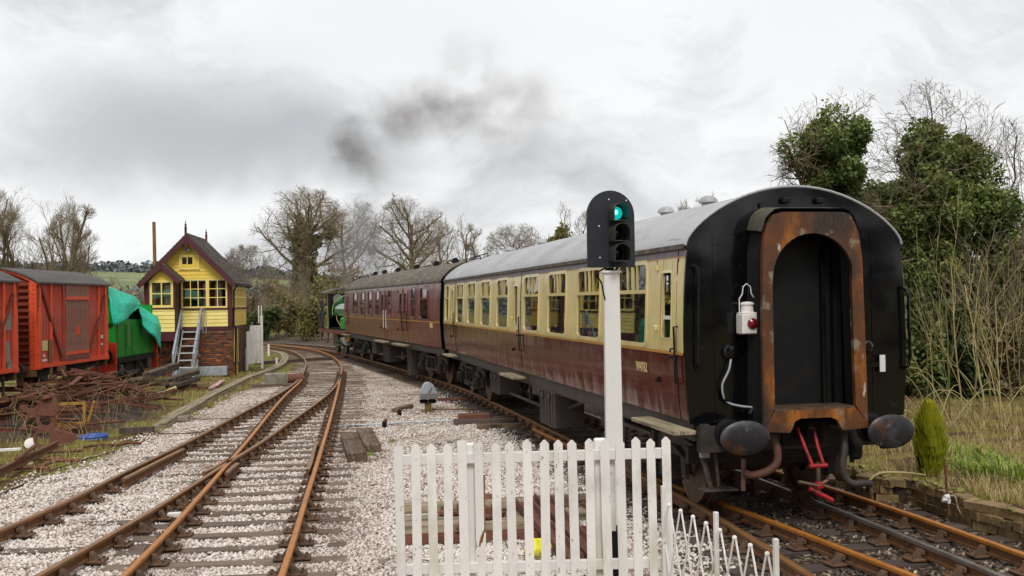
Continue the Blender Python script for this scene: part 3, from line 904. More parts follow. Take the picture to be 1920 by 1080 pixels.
# ------------------------------------------------------------------ ballast stones: real stones, too many to count
def stones(name, pts, size, mat, seed, tone):
    r = np.random.default_rng(seed)
    N = len(pts)
    base = np.array([(1, 0, 0), (-1, 0, 0), (0, 1, 0), (0, -1, 0), (0, 0, 1), (0, 0, -1)], float)
    f = np.array([(0, 2, 4), (2, 1, 4), (1, 3, 4), (3, 0, 4), (2, 0, 5), (1, 2, 5), (3, 1, 5), (0, 3, 5)])
    v = base[None] * (0.75 + 0.5 * r.random((N, 6, 1))) + r.normal(0, 0.22, (N, 6, 3))
    v *= (size * (0.6 + 0.8 * r.random((N, 1, 1)))) * np.array([1.0, 0.8, 0.62])[None, None]
    a = r.random(N) * 2 * np.pi
    c, s = np.cos(a)[:, None], np.sin(a)[:, None]
    vx = v[:, :, 0] * c - v[:, :, 1] * s
    vy = v[:, :, 0] * s + v[:, :, 1] * c
    tz = r.normal(0, 0.35, (N, 1))
    vz = v[:, :, 2] + vx * tz
    V = np.stack([vx, vy, vz], -1) + pts[:, None, :]
    Fc = (np.arange(N)[:, None, None] * 6 + f[None]).reshape(-1, 3)
    rn = np.clip(np.repeat(tone(pts, r.random(N)), 6), 0, 1)
    return tag(np_mesh(name, V.reshape(-1, 3), Fc, M[mat], attr={'rnd': rn}), kind='stuff')
def scatter_xy(n_per_m2, x0, x1, y0, y1, seed):
    r = np.random.default_rng(seed)
    N = int((x1 - x0) * (y1 - y0) * n_per_m2)
    return np.stack([r.uniform(x0, x1, N), r.uniform(y0, y1, N)], 1), r
def keep_light(P, r):
    ex = np.interp(P[:, 1], edge_y, edge_x); tx = np.interp(P[:, 1], tr_y, tr_x)
    q = np.clip((P[:, 0] - ex) / 1.1 + 0.35 + 0.35 * hnoise(P[:, 0], P[:, 1], 1.3), 0, 1) * np.clip((tx - 1.0 - P[:, 0]) / 0.9, 0.0, 1)
    ratio = -P[:, 0] / P[:, 1]
    vis = (ratio < 0.56) & (ratio > -0.35)
    return P[(r.random(len(P)) < q) & vis]
allp = []
for (y0, y1, dens) in ((8.8, 13, 900), (13, 18, 560), (18, 25, 250), (25, 34, 80)):
    P, r = scatter_xy(dens, -max(9.5, y1 * 0.52), 4.2, y0, y1, int(y0 * 10))
    allp.append(keep_light(P, r))
P = np.concatenate(allp)
def off_sleepers(P, keep, r):
    hit = np.zeros(len(P)); 
    for (cx, cy, a, L, sink) in SLEEPERS:
        if cy > 27: continue
        dx, dy = P[:, 0] - cx, P[:, 1] - cy
        u, w = dx * math.cos(a) + dy * math.sin(a), -dx * math.sin(a) + dy * math.cos(a)
        hit = np.maximum(hit, ((np.abs(u) < L / 2 + 0.02) & (np.abs(w) < 0.15)) * (1.0 if sink < 0.02 else 0.62))
    return P[r.random(len(P)) >= hit * keep]
P = off_sleepers(P, 0.985, nrng)
pz = ground_z(P[:, 0], P[:, 1]) + 0.002 + 0.012 * nrng.random(len(P))
# heaped a little between the sleepers on the left line
pz += 0.03 * np.clip(hnoise(P[:, 0], P[:, 1], 1.2) - 0.2, 0, 1)
stone_pts = np.column_stack([P, pz])
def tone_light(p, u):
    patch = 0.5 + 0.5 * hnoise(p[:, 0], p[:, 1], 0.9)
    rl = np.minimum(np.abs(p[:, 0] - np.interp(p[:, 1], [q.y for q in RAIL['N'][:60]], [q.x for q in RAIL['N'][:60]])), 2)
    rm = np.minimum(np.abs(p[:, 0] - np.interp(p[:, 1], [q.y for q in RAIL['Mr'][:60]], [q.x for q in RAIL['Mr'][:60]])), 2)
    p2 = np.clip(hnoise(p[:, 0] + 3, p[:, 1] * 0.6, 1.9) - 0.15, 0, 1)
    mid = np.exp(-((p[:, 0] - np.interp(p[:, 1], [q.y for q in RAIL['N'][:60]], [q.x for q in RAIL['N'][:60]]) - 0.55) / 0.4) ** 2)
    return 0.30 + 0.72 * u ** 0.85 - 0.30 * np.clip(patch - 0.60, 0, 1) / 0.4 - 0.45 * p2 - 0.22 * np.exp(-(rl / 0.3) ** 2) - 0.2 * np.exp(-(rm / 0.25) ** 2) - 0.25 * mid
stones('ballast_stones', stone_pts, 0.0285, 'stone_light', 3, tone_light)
P, r = scatter_xy(230, 0.2, 8.0, 8.5, 19, 99)
tx_ = np.interp(P[:, 1], tr_y, tr_x); wx_ = np.interp(P[:, 1], wall_y, wall_x)
P = P[(P[:, 0] > tx_ - 1.9) & (P[:, 0] < wx_ + 0.1) & (hnoise(P[:, 0], P[:, 1], 1.6) > -0.35)]
P = off_sleepers(P, 0.93, nrng)
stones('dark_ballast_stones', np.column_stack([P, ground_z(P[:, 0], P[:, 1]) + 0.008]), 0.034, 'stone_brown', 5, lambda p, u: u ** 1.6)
# ================================================================== COACHES
def hw(z):
    return 1.405 - 0.045 * ((2.1 - z) / 0.9) ** 2 if z < 2.1 else 1.405 - 0.055 * ((z - 2.1) / 1.1) ** 2
def roof_z(x, e=3.20, top=3.885, w=1.37):
    t = min(1.0, abs(x) / w)
    return e + (top - e) * 0.5 * (math.sqrt(max(0, 1 - t * t)) + 1 - t * t)
def rrect(y0, y1, z0, z1, r, n=4):
    """rounded rectangle, n steps for each corner (n even), anticlockwise from lower left"""
    out = []
    for cx, cz, a0 in ((y0 + r, z0 + r, 180), (y1 - r, z0 + r, 270), (y1 - r, z1 - r, 0), (y0 + r, z1 - r, 90)):
        for k in range(n + 1):
            a = R(a0 + 90 * k / n)
            out.append((cx + r * math.cos(a), cz + r * math.sin(a)))
    return out
def outer_for(y0, y1, z0, z1, hy0, hy1, hz0, hz1, n=4):
    """points on the outer rectangle that pair with rrect()"""
    out = []
    h = n // 2
    for (cy, cz, ey, ez, first) in ((y0, z0, hy0, hz0, 'y'), (y1, z0, hy1, hz0, 'z'), (y1, z1, hy1, hz1, 'y'), (y0, z1, hy0, hz1, 'z')):
        for k in range(n + 1):
            t = (k - h) / h
            if first == 'y':      # arrives along the vertical edge, leaves along the horizontal one
                out.append((cy, cz + (ez - cz) * -t) if t < 0 else (cy + (ey - cy) * t, cz))
            else:
                out.append((cy + (ey - cy) * -t, cz) if t < 0 else (cy, cz + (ez - cz) * t))
    return out
def plate_hole(mb, side, y0, y1, z0, z1, hole, r=0.07, proud=0.0, depth=0.018, mi=0):
    n = 4
    hy0, hy1, hz0, hz1 = hole
    inn = rrect(*hole, r, n)
    out = outer_for(y0, y1, z0, z1, hy0, hy1, hz0, hz1, n)
    S = lambda q, d=0.0: (side * (hw(q[1]) + proud - d), q[0], q[1])
    a, b2, c = [S(q) for q in out], [S(q) for q in inn], [S(q, depth) for q in inn]
    if side < 0:
        a, b2, c = a[::-1], b2[::-1], c[::-1]
    mb.bridge(a, b2, True, mi)
    mb.bridge(b2, c, True, mi)
def plate(mb, side, y0, y1, z0, z1, proud=0.0, rows=1, mi=0):
    zs = [z0 + (z1 - z0) * k / rows for k in range(rows + 1)]
    vs = []
    for z in zs:
        x = side * (hw(z) + proud)
        vs += [(x, y0, z), (x, y1, z)]
    fs = [(2 * k, 2 * k + 1, 2 * k + 3, 2 * k + 2) for k in range(rows)]
    if side < 0: fs = [tuple(reversed(f)) for f in fs]
    mb.add(vs, fs, mi)
def flat_glass(side, hole, inset=0.012):
    y0, y1, z0, z1 = hole
    mb = MB()
    x0, x1 = side * (hw(z0) - inset), side * (hw(z1) - inset)
    mb.add([(x0, y0, z0), (x0, y1, z0), (x1, y1, z1), (x1, y0, z1)], [(0, 1, 2, 3) if side > 0 else (3, 2, 1, 0)])
    return mb
def wheel_mesh(mb, x, y, z, r, side):
    """railway wheel: tread, flange towards the track centre, disc and hub"""
    s = side
    mb.lathe([(r * 0.86, 0.045), (r, 0.045), (r * 1.0, -0.055), (r + 0.03, -0.062), (r + 0.03, -0.085), (r * 0.86, -0.09), (r * 0.84, -0.03), (r * 0.3, -0.05), (r * 0.3, 0.05), (0.11, 0.07), (0.11, 0.02)] if s > 0 else
             [(0.11, -0.02), (0.11, -0.07), (r * 0.3, -0.05), (r * 0.3, 0.05), (r * 0.84, 0.03), (r * 0.86, 0.09), (r + 0.03, 0.085), (r + 0.03, 0.062), (r, 0.055), (r, -0.045), (r * 0.86, -0.045)],
             28, (x, y, z), 'X')
def make_bogie(root, yc):
    bg = bpy.data.objects.new('bogie', None); col.objects.link(bg); bg.parent = root; bg.location = (0, yc, 0)
    # a frame is a mesh of its own so that the bogie has a body
    for s in (-1, 1):
        mb = MB()
        x = s * 1.0
        # side frame with a dip in the middle and horn guides
        prof = [(-1.95, 0.66), (-1.95, 0.82), (-1.0, 0.92), (-0.55, 0.78), (0.55, 0.78), (1.0, 0.92), (1.95, 0.82), (1.95, 0.66), (1.62, 0.62), (1.62, 0.36), (1.50, 0.36), (1.46, 0.62), (1.12, 0.64), (1.10, 0.36), (0.98, 0.36), (0.90, 0.60), (0.5, 0.52), (-0.5, 0.52), (-0.90, 0.60), (-0.98, 0.36), (-1.10, 0.36), (-1.12, 0.64), (-1.46, 0.62), (-1.50, 0.36), (-1.62, 0.36), (-1.62, 0.62)]
        mb.prism(prof, x - 0.03, x + 0.03, 'X')
        mb.box((x + s * 0.05, 0, 0.80), (0.12, 1.2, 0.05))
        mb.box((x + s * 0.03, 0, 0.40), (0.16, 1.5, 0.06))
        for q in (-0.62, 0.62):
            mb.box((x + s * 0.06, q, 0.62), (0.07, 0.07, 0.46))
        mb.build('side_frame', M['underframe'], bg)
        mb = MB()
        for yy in (-1.295, 1.295):       # axle boxes with their springs
            mb.cbox((x + s * 0.06, yy, 0.46), (0.22, 0.30, 0.30), 0.03)
            mb.cyl((x + s * 0.17, yy, 0.46), (x + s * 0.21, yy, 0.46), 0.10, n=12)
            for k in range(5):
                mb.box((x + s * 0.06, yy, 0.66 + k * 0.022), (0.10, 0.95 - k * 0.14, 0.018))
        for q in (-0.25, 0.25):          # coil springs of the bolster
            pts = [(x + s * 0.07 + 0.075 * math.cos(t), q + 0.075 * math.sin(t), 0.44 + t / (2 * math.pi) * 0.065) for t in np.linspace(0, 10 * math.pi, 60)]
            mb.tube(pts, 0.016, 5)
        mb.box((x + s * 0.07, 0, 0.36), (0.2, 0.8, 0.06))
        mb.build('axle_spring', M['underframe_dark'], bg)
        for yy in (-1.295, 1.295):
            mb = MB()
            wheel_mesh(mb, s * 0.755, yy, 0.465, 0.465, s)
            mb.cyl((0, yy, 0.465), (s * 0.75, yy, 0.465), 0.075, n=10)
            mb.build('wheel', M['steel_worn'], bg, smooth=35)
        for yy in (-1.85, 1.85):
            MB().box((s * 0.8, yy, 0.52), (0.09, 0.10, 0.34)).build('brake_block', M['underframe_dark'], bg)
    MB().box((0, 0, 0.62), (1.9, 0.5, 0.3)).box((0, -1.7, 0.62), (1.9, 0.12, 0.2)).box((0, 1.7, 0.62), (1.9, 0.12, 0.2)).build('bolster', M['underframe_dark'], bg)
    return bg

def text_mesh(txt, size, mat, name, parent, squash=0.7):
    cu = bpy.data.curves.new('lettering', 'FONT')
    cu.body = txt; cu.size = size; cu.extrude = 0.0015; cu.offset = 0.004
    o = bpy.data.objects.new('tmp', cu); col.objects.link(o)
    bpy.context.view_layer.update()
    me = bpy.data.meshes.new_from_object(o.evaluated_get(bpy.context.evaluated_depsgraph_get()))
    bpy.data.objects.remove(o)
    me.materials.clear(); me.materials.append(M[mat])
    ob = link(me, name, parent)
    ob.scale = (squash, 1, 1)
    return ob

WZ0, WZ1, BAR = 2.035, 3.055, 2.70      # window opening and its cross bar
def make_coach(name, org, yaw, label, L, wins, doors, upper, lower, roofm, band, frame_mat, vents, seed, near_end=True, deep_windows=True, slab=None):
    rg = random.Random(seed)
    root = thing(name, org, label, 'railway coach', yaw)
    ZB, ZW, ZC, ZE = 1.20, 1.97, 3.085, 3.20
    for side in (-1, 1):
        ww = wins
        dd = doors if side < 0 else []
        # edges along the side that belong to doors
        cuts = sorted([(d[0], d[1]) for d in dd])
        free, y = [], 0.0
        for a, b2 in cuts:
            free.append((y, a - 0.006)); y = b2 + 0.006
        free.append((y, L))
        for a, b2 in free:
            lo, up, ct = MB(), MB(), MB()
            k = max(1, int((b2 - a) / 2.4))
            for q in range(k):
                plate(lo, side, a + (b2 - a) * q / k, a + (b2 - a) * (q + 1) / k, ZB, ZW, rows=5)
            plate(ct, side, a, b2, ZC, ZE)
            here = [w for w in ww if a <= w[0] and w[1] <= b2]
            y = a
            for i, w in enumerate(here):
                nxt = (w[1] + here[i + 1][0]) / 2 if i + 1 < len(here) else b2
                plate_hole(up, side, y, nxt, ZW, ZC, (w[0], w[1], WZ0, WZ1), 0.09)
                y = nxt
            if not here:
                plate(up, side, a, b2, ZW, ZC, rows=3)
            lo.build('lower_panel', M[lower], root, smooth=True)
            up.build('upper_panel', M[upper], root, smooth=30)
            ct.build('cantrail', M[band], root)
        mb = MB()
        plate(mb, side, 0, L, ZW - 0.018, ZW + 0.014, proud=0.009)
        mb.build('waist_line', M['gold_line'], root)
        mb = MB()
        plate(mb, side, 0.0, L, ZC - 0.008, ZC + 0.010, proud=0.006)
        mb.build('cantrail_line', M['gold_line'], root)
        mb = MB()                              # dark lining behind the door gaps
        for a, b2 in cuts:
            for y in (a, b2):
                x = side * (hw(2.1) - 0.05)
                mb.box((x, y, 2.15), (0.02, 0.06, 1.9))
        if cuts: mb.build('door_pillar', M['interior_dark'], root)
        for w in ww:
            # frame lining with rounded corners, cross bar, sliding ventilators
            fr = MB()
            n = 4
            o_, i_ = rrect(w[0] - 0.055, w[1] + 0.055, WZ0 - 0.055, WZ1 + 0.05, 0.13, n), rrect(w[0] + 0.012, w[1] - 0.012, WZ0 + 0.012, WZ1 - 0.012, 0.08, n)
            S = lambda q, d: (side * (hw(q[1]) + d), q[0], q[1])
            a, b2, c = [S(q, 0.001) for q in o_], [S(q, 0.016) for q in i_], [S(q, -0.012) for q in i_]
            a2 = [S((q[0] * 0.8 + p[0] * 0.2, q[1] * 0.8 + p[1] * 0.2), 0.016) for q, p in zip(o_, i_)]
            if side < 0: a, a2, b2, c = a[::-1], a2[::-1], b2[::-1], c[::-1]
            fr.bridge(a, a2); fr.bridge(a2, b2); fr.bridge(b2, c)
            fr.box((side * (hw(BAR) - 0.005), (w[0] + w[1]) / 2, BAR), (0.035, w[1] - w[0], 0.05))
            fo = fr.build('window', M[frame_mat], root, smooth=30)
            flat_glass(side, (w[0], w[1], WZ0, BAR), 0.010).build('pane', M['glass'], fo)
            if w[1] - w[0] > 0.7:
                W = w[1] - w[0]
                vb = MB()
                for t, wd in ((0.34, 0.055), (0.50, 0.10), (0.68, 0.06)):
                    vb.box((side * (hw(2.88) - 0.004 - 0.012 * rg.random()), w[0] + W * t, (BAR + WZ1) / 2), (0.02, wd, WZ1 - BAR - 0.02))
                vb.build('ventilator_bar', M[vents], fo)
                for t0, t1, ins in ((0, 0.34, 0.010), (0.34, 0.5, 0.018), (0.5, 0.68, 0.010), (0.68, 1, 0.018)):
                    flat_glass(side, (w[0] + W * t0, w[0] + W * t1, BAR, WZ1), ins).build('pane', M['glass'], fo)
            else:
                flat_glass(side, (w[0], w[1], BAR, WZ1), 0.010).build('pane', M['glass'], fo)
        for d in dd:
            y0, y1, h = d[0], d[1], d[2]
            mb = MB()
            plate(mb, side, y0 + 0.006, y1 - 0.006, ZB, ZW, 0.006, 5, mi=0)
            plate_hole(mb, side, y0 + 0.006, y1 - 0.006, ZW, ZC, h, 0.05, 0.006, mi=1)
            plate(mb, side, y0 + 0.006, y1 - 0.006, ZC, ZE - 0.02, 0.006, 1, mi=2)
            do = mb.build('door', [M[lower], M[upper], M[band]], root, smooth=30)
            y0h, y1h, z0h, z1h = h
            fr = MB()
            o_, i_ = rrect(y0h - 0.03, y1h + 0.03, z0h - 0.03, z1h + 0.03, 0.07, 4), rrect(y0h + 0.004, y1h - 0.004, z0h + 0.004, z1h - 0.004, 0.05, 4)
            S = lambda q, dd_: (side * (hw(q[1]) + dd_), q[0], q[1])
            a, b2 = [S(q, 0.008) for q in o_], [S(q, 0.016) for q in i_]
            if side < 0: a, b2 = a[::-1], b2[::-1]
            fr.bridge(a, b2)
            fr.build('window_rim', M[upper], do)
            if d[3] == 'open':                 # dropped light: the glass sits low
                flat_glass(side, (y0h, y1h, z0h, z0h + 0.22), 0.012).build('pane', M['glass'], do)
                MB().box((side * (hw(2.4) - 0.03), (y0h + y1h) / 2, z0h + 0.24), (0.03, y1h - y0h, 0.045)).build('glazing_bar', M['white_plain'], do)
                MB().box((side * (hw(2.4) - 0.02), y1h - 0.03, (z0h + z1h) / 2), (0.02, 0.05, z1h - z0h)).build('glazing_bar', M['cream'] if upper == 'cream' else M[upper], do)
            else:
                flat_glass(side, h, 0.012).build('pane', M['glass'], do)
            hd = MB()
            hy = y0 + 0.05
            hd.tube([S((hy, 2.02), 0.01), S((hy, 2.02), 0.055), S((hy, 1.98), 0.06)], 0.012, 6)
            hd.build('handle', M['black_dull'], do); hd = MB()
            hd.tube([S((hy + 0.06, 1.92), 0.01), S((hy + 0.06, 1.92), 0.05), S((hy + 0.16, 1.90), 0.05)], 0.013, 6)
            hd.build('lock_lever', M['black_dull'], do)
            MB().tube([S((y0 - 0.05, 2.28), 0.0), S((y0 - 0.05, 2.28), 0.05), S((y0 - 0.05, 1.62), 0.05), S((y0 - 0.05, 1.62), 0.0)], 0.013, 6).build('grab_rail', M['black_dull'] if upper == 'cream' else M['white_plain'] if d[3] == 'guard' else M['black_dull'], root)
            for z in (2.98, 2.25, 1.62):
                MB().cbox(S((y1 - 0.03, z), 0.02), (0.035, 0.09, 0.07), 0.01).build('hinge', M[upper] if z > 1.9 else M['black_dull'], do)
    # roof, gutters, ends
    N = 28
    prof = []
    for k in range(N + 1):
        x = -1.37 * math.cos(math.pi * k / N)
        prof.append((x, roof_z(x)))
    mb = MB()
    ys_ = [0.02] + [L * q / 8 for q in range(1, 8)] + [L - 0.02]
    vs = [(x, y, z) for y in ys_ for x, z in prof]
    fs = [(j * (N + 1) + k, (j + 1) * (N + 1) + k, (j + 1) * (N + 1) + k + 1, j * (N + 1) + k + 1) for j in range(len(ys_) - 1) for k in range(N)]
    mb.add(vs, [tuple(reversed(f)) for f in fs])
    mb.build('roof', M[roofm], root, smooth='all')
    for q in range(1, 8):
        MB().tube([(x, L * q / 8, z - 0.004) for x, z in prof[1:-1]], 0.009, 4).build('roof_seam', M[roofm], root)
    for s in (-1, 1):
        MB().box((s * 1.375, L / 2, 3.205), (0.05, L - 0.02, 0.055)).build('gutter', M['gutter_dark'], root)
        mb = MB(); mb.box((s * 1.24, L / 2, 1.085), (0.06, L - 0.15, 0.23)).box((s * 1.20, L / 2, 0.975), (0.14, L - 0.15, 0.03)); mb.build('solebar', M['solebar'], root)
    for yy in (0.0, L):
        sg = -1 if yy == 0 else 1
        outl = [(-hw(z), z) for z in np.linspace(1.17, 3.16, 9)] + [(x, roof_z(x, top=3.895) + 0.008) for x, z in prof[1:-1]] + [(hw(z), z) for z in np.linspace(3.16, 1.17, 9)]
        mb = MB(); mb.prism(outl, yy, yy + sg * 0.035, 'Y'); mb.build('end_panel', M['black_gloss'], root)
        rim = MB(); rim.tube([(x, yy + sg * 0.035, z + 0.004) for x, z in [(q[0], roof_z(q[0]) + 0.012) for q in prof]], 0.016, 6); rim.build('end_rim', M['roof_grey'] if yy == 0 and roofm == 'roof_grey' else M['gutter_dark'], root)
    fl = MB(); fl.box((0, L / 2, 1.22), (2.6, L - 0.1, 0.06)); fl.build('floor', M['interior_dark'], root)
    cl = MB(); cl.box((0, L / 2, 3.24), (2.5, L - 0.1, 0.03)); cl.build('ceiling', M['interior'], root)
    for yy in ((0.97, 8.62, 9.58, L - 2.2) if deep_windows else (0.3, L * 0.3, L * 0.5, L - 0.6)):
        MB().box((0.35, yy, 2.2), (1.9, 0.05, 2.0)).build('partition', M['interior_dark'], root)
    # seats in facing pairs by every wide window
    seat = None
    for w in wins:
        if w[1] - w[0] < 0.9: continue
        c = (w[0] + w[1]) / 2
        for x in (-0.88, 0.88):
            for sgn in (-1, 1):
                if seat is None:
                    mb = MB()
                    mb.cbox((0, 0, 0.42), (0.92, 0.46, 0.14), 0.04).cbox((0, 0.26, 0.82), (0.92, 0.13, 0.86), 0.05, rx=-0.12).cbox((0.42, 0.05, 0.3), (0.05, 0.42, 0.55), 0.02)
                    seat = mb.build('seat', M['seat_fabric'], root)
                    seat.location = (x, c + sgn * 0.62, 1.25); seat.rotation_euler.z = 0 if sgn > 0 else math.pi
                else:
                    inst(seat, root, (x, c + sgn * 0.62, 1.25), 0 if sgn > 0 else math.pi, name='seat')
            t = MB(); t.cbox((x, c, 1.97), (0.9, 0.55, 0.03), 0.01).box((x * 1.02, c, 1.6), (0.06, 0.06, 0.7)); t.build('table', M['interior'], root)
    make_bogie(root, 2.6); make_bogie(root, L - 2.6)
    # boxes and rods below the floor
    mb = MB(); mb.box((0, L / 2, 1.02), (2.2, L - 1.0, 0.16)); mb.build('underframe', M['underframe_dark'], root)
    tr = MB()
    for s in (-1, 1):
        tr.tube([(s * 1.0, 5.2, 0.98), (s * 1.0, 7.4, 0.52), (s * 1.0, L - 7.4, 0.52), (s * 1.0, L - 5.2, 0.98)], 0.035, 6)
        for yy in (7.4, L / 2, L - 7.4): tr.box((s * 1.0, yy, 0.75), (0.05, 0.08, 0.46))
    tr.build('truss_rod', M['underframe'], root)
    for (yy, ln, dp, hh) in (slab or [(7.15, 1.1, 0.55, 0.66), (12.3, 1.0, 0.5, 0.5)]):
        bx = MB(); bx.cbox((-1.0, yy, 0.98 - hh / 2), (dp, ln, hh), 0.015)
        for q in np.linspace(-ln / 2 + 0.1, ln / 2 - 0.1, 5):
            bx.box((-1.0 - dp / 2 - 0.012, yy + q, 0.98 - hh / 2), (0.024, 0.03, hh - 0.06))
        for q in (-0.22, 0.22):
            bx.cbox((-1.0 - dp / 2 - 0.025, yy + q * ln, 0.86), (0.05, 0.12, 0.10), 0.015)
        bx.build('battery_box', M['solebar'], root)
    cy = MB(); cy.cyl((0.1, L * 0.58, 0.72), (0.1, L * 0.58 + 1.0, 0.72), 0.22, n=14).cyl((-0.75, L * 0.70, 0.70), (-0.75, L * 0.70 + 0.9, 0.70), 0.19, n=14); cy.build('air_reservoir', M['underframe'], root)
    return root

# ---- the maroon and cream coach
W1 = [(1.28, 2.46), (3.33, 4.53), (5.26, 6.46), (7.20, 8.40), (9.95, 11.13), (11.95, 13.09), (13.92, 15.02), (15.76, 16.86), (18.34, 18.92)]
D1 = [(0.22, 0.90, (0.37, 0.73, 2.14, 2.92), 'open'), (8.72, 9.46, (8.96, 9.30, 2.14, 2.90), 'shut'), (17.2, 17.95, (17.45, 17.76, 2.14, 2.92), 'shut')]
coach1 = make_coach('passenger_coach', CO1, YAW1, 'cream and maroon railway coach with light grey roof and open black end', 19.35, W1, D1, 'cream', 'maroon', 'roof_grey', 'cantrail_grey', 'cream', 'cream', 5)
W2 = [(1.55, 2.75), (3.50, 4.15), (7.75, 8.3), (10.15, 10.95), (11.75, 12.7), (13.55, 14.6), (15.55, 16.7)]
D2 = [(4.75, 5.55, (5.0, 5.35, 2.14, 2.92), 'shut'), (5.6, 6.5, (5.75, 6.1, 2.14, 2.92), 'shut'), (8.55, 9.0, (8.66, 8.9, 2.1, 2.92), 'guard'), (9.05, 9.85, (9.3, 9.65, 2.1, 2.92), 'guard'), (18.1, 18.9, (18.35, 18.68, 2.1, 2.92), 'shut')]
coach2 = make_coach('passenger_coach', CO2, YAW2, 'plain maroon brake coach with mossy dark roof behind the green engine', 19.35, W2, D2, 'maroon_dull', 'maroon_dull', 'roof_mossy', 'maroon_dull', 'maroon_dull', 'white_plain', 6, deep_windows=False,
                    slab=[(5.3, 0.5, 0.5, 0.95), (9.6, 1.2, 0.5, 0.7), (12.3, 0.8, 0.5, 0.5)])
MB().cbox((-hw(1.88) - 0.004, 1.15, 1.86), (0.012, 0.34, 0.15), 0.003).build('number_panel', M['cream'], coach2)
# vents on the roofs
def dome(mb, x, y, r=0.115, h=0.13):
    z = roof_z(x)
    mb.lathe([(r * 0.75, -0.05), (r * 0.75, 0.03), (r * 1.15, 0.04), (r * 1.1, h * 0.6), (r * 0.8, h * 0.9), (r * 0.3, h * 1.05)], 14, (x, y, z))
for yy in (2.2, 3.85, 12.0, 15.6):
    mb = MB(); dome(mb, -0.15, yy); mb.build('roof_vent', M['roof_grey'], coach1, smooth=True)
    mb = MB(); dome(mb, 0.62, yy + 0.3); mb.build('roof_vent', M['roof_grey'], coach1, smooth=True)
for yy in (2.2, 4.8, 8.0, 11.5, 14.5, 16.8):
    mb = MB(); mb.cyl((-0.35, yy - 0.18, roof_z(-0.35) + 0.07), (-0.35, yy + 0.18, roof_z(-0.35) + 0.07), 0.10, 0.07, 10).box((-0.35, yy, roof_z(-0.35)), (0.1, 0.15, 0.12)); mb.build('roof_vent', M['black_dull'], coach2)
for cch, yy in ((coach1, 18.0), (coach2, 17.6)):
    mb = MB(); mb.tube([(-0.75, yy - 1.4, roof_z(-0.75)), (-0.75, yy - 1.3, roof_z(-0.75) + 0.10), (-0.75, yy + 0.9, roof_z(-0.75) + 0.10), (-0.75, yy + 1.1, roof_z(-0.75) - 0.02)], 0.015, 6)
    mb.tube([(-0.55, yy - 1.4, roof_z(-0.55)), (-0.55, yy - 1.3, roof_z(-0.55) + 0.10), (-0.55, yy + 0.9, roof_z(-0.55) + 0.10), (-0.55, yy + 1.1, roof_z(-0.55) - 0.02)], 0.015, 6)
    mb.build('roof_pipe', M['black_dull'], cch)
# footboards
for cch, spots_ in ((coach1, ((0.50, 1.5), (9.15, 1.35), (17.6, 1.1))), (coach2, ((5.6, 1.9), (9.2, 2.0), (18.4, 1.0)))):
    for yy, ln in spots_:
        MB().cbox((-1.50, yy, 1.10), (0.26, ln, 0.05), 0.006).box((-1.34, yy - ln * 0.3, 1.07), (0.2, 0.04, 0.03)).box((-1.34, yy + ln * 0.3, 1.07), (0.2, 0.04, 0.03)).build('footboard', M['timber_pale'], cch)
lt = text_mesh('W4762', 0.165, 'cream', 'lettering', coach1, 0.86)
lt.rotation_euler = (R(90), 0, R(-90))
lt.location = (-hw(1.75) - 0.012, 1.67, 1.685)

# ---- open end with its gangway
def gang_outline(gr=0.0):
    return [(-0.645 - gr, 1.14), (-0.635 - gr, 2.2), (-0.62 - gr, 3.10), (-0.585 - gr, 3.34), (-0.535 - gr * 0.8, 3.49 + gr * 0.5), (-0.44, 3.565 + gr), (0.44, 3.565 + gr), (0.505 + gr * 0.8, 3.49 + gr * 0.5), (0.575 + gr, 3.30), (0.605 + gr, 3.06), (0.625 + gr, 2.2), (0.64 + gr, 1.14)]
def lin_resample(pts, n):
    P = [Vector((p[0], p[1], 0)) for p in pts]
    cum = [0.0]
    for a, b2 in zip(P, P[1:]): cum.append(cum[-1] + (b2 - a).length)
    out = []
    for k in range(n):
        t = cum[-1] * k / (n - 1)
        i = max(j for j in range(len(cum)) if cum[j] <= t + 1e-9)
        i = min(i, len(P) - 2)
        q = P[i].lerp(P[i + 1], (t - cum[i]) / max(1e-9, cum[i + 1] - cum[i]))
        out.append((q.x, q.y))
    return out
NG = 49
g_out = lin_resample(gang_outline(), NG)
g_in = [(-0.505, 1.36)] + [(-0.505, 1.36 + 1.46 * k / 12) for k in range(1, 13)] + [(-0.495 * math.cos(math.pi * k / 24), 2.83 + 0.495 * math.sin(math.pi * k / 24)) for k in range(1, 24)] + [(0.47 + 0.02 * k / 12, 2.83 - 1.47 * k / 12) for k in range(0, 13)]
g_in = lin_resample(g_in, NG)
yf, yb = -0.45, -0.39
mb = MB()
fo = [(x, yf, z) for x, z in g_out]; fi = [(x, yf, z) for x, z in g_in]
bo = [(x, yb, z) for x, z in g_out]; bi = [(x, yb, z) for x, z in g_in]
mb.bridge(fo, fi, False); mb.bridge(bo, fo, False); mb.bridge(fi, bi, False); mb.bridge(bi, bo, False)
for q in (0, NG - 1):
    mb.add([fo[q], fi[q], bi[q], bo[q]], [(0, 1, 2, 3)])
gw = mb.build('gangway_frame', M['rust_plate'], coach1, smooth=25)
mb = MB()                              # threshold with its two feet
mb.prism([(-0.645, 1.10), (-0.33, 1.08), (-0.30, 1.12), (-0.27, 1.20), (-0.20, 1.235), (0.18, 1.235), (0.26, 1.20), (0.30, 1.12), (0.33, 1.08), (0.64, 1.10), (0.64, 1.145), (0.49, 1.33), (-0.505, 1.33), (-0.645, 1.145)], yf - 0.004, yf + 0.05, 'Y')
mb.build('threshold', M['rust_plate'], gw)
MB().box((-0.01, -0.22, 1.34), (0.98, 0.46, 0.03)).build('fall_plate', M['steel_worn'], gw)
mb = MB()                              # pleated bellows between plate and coach
rings = []
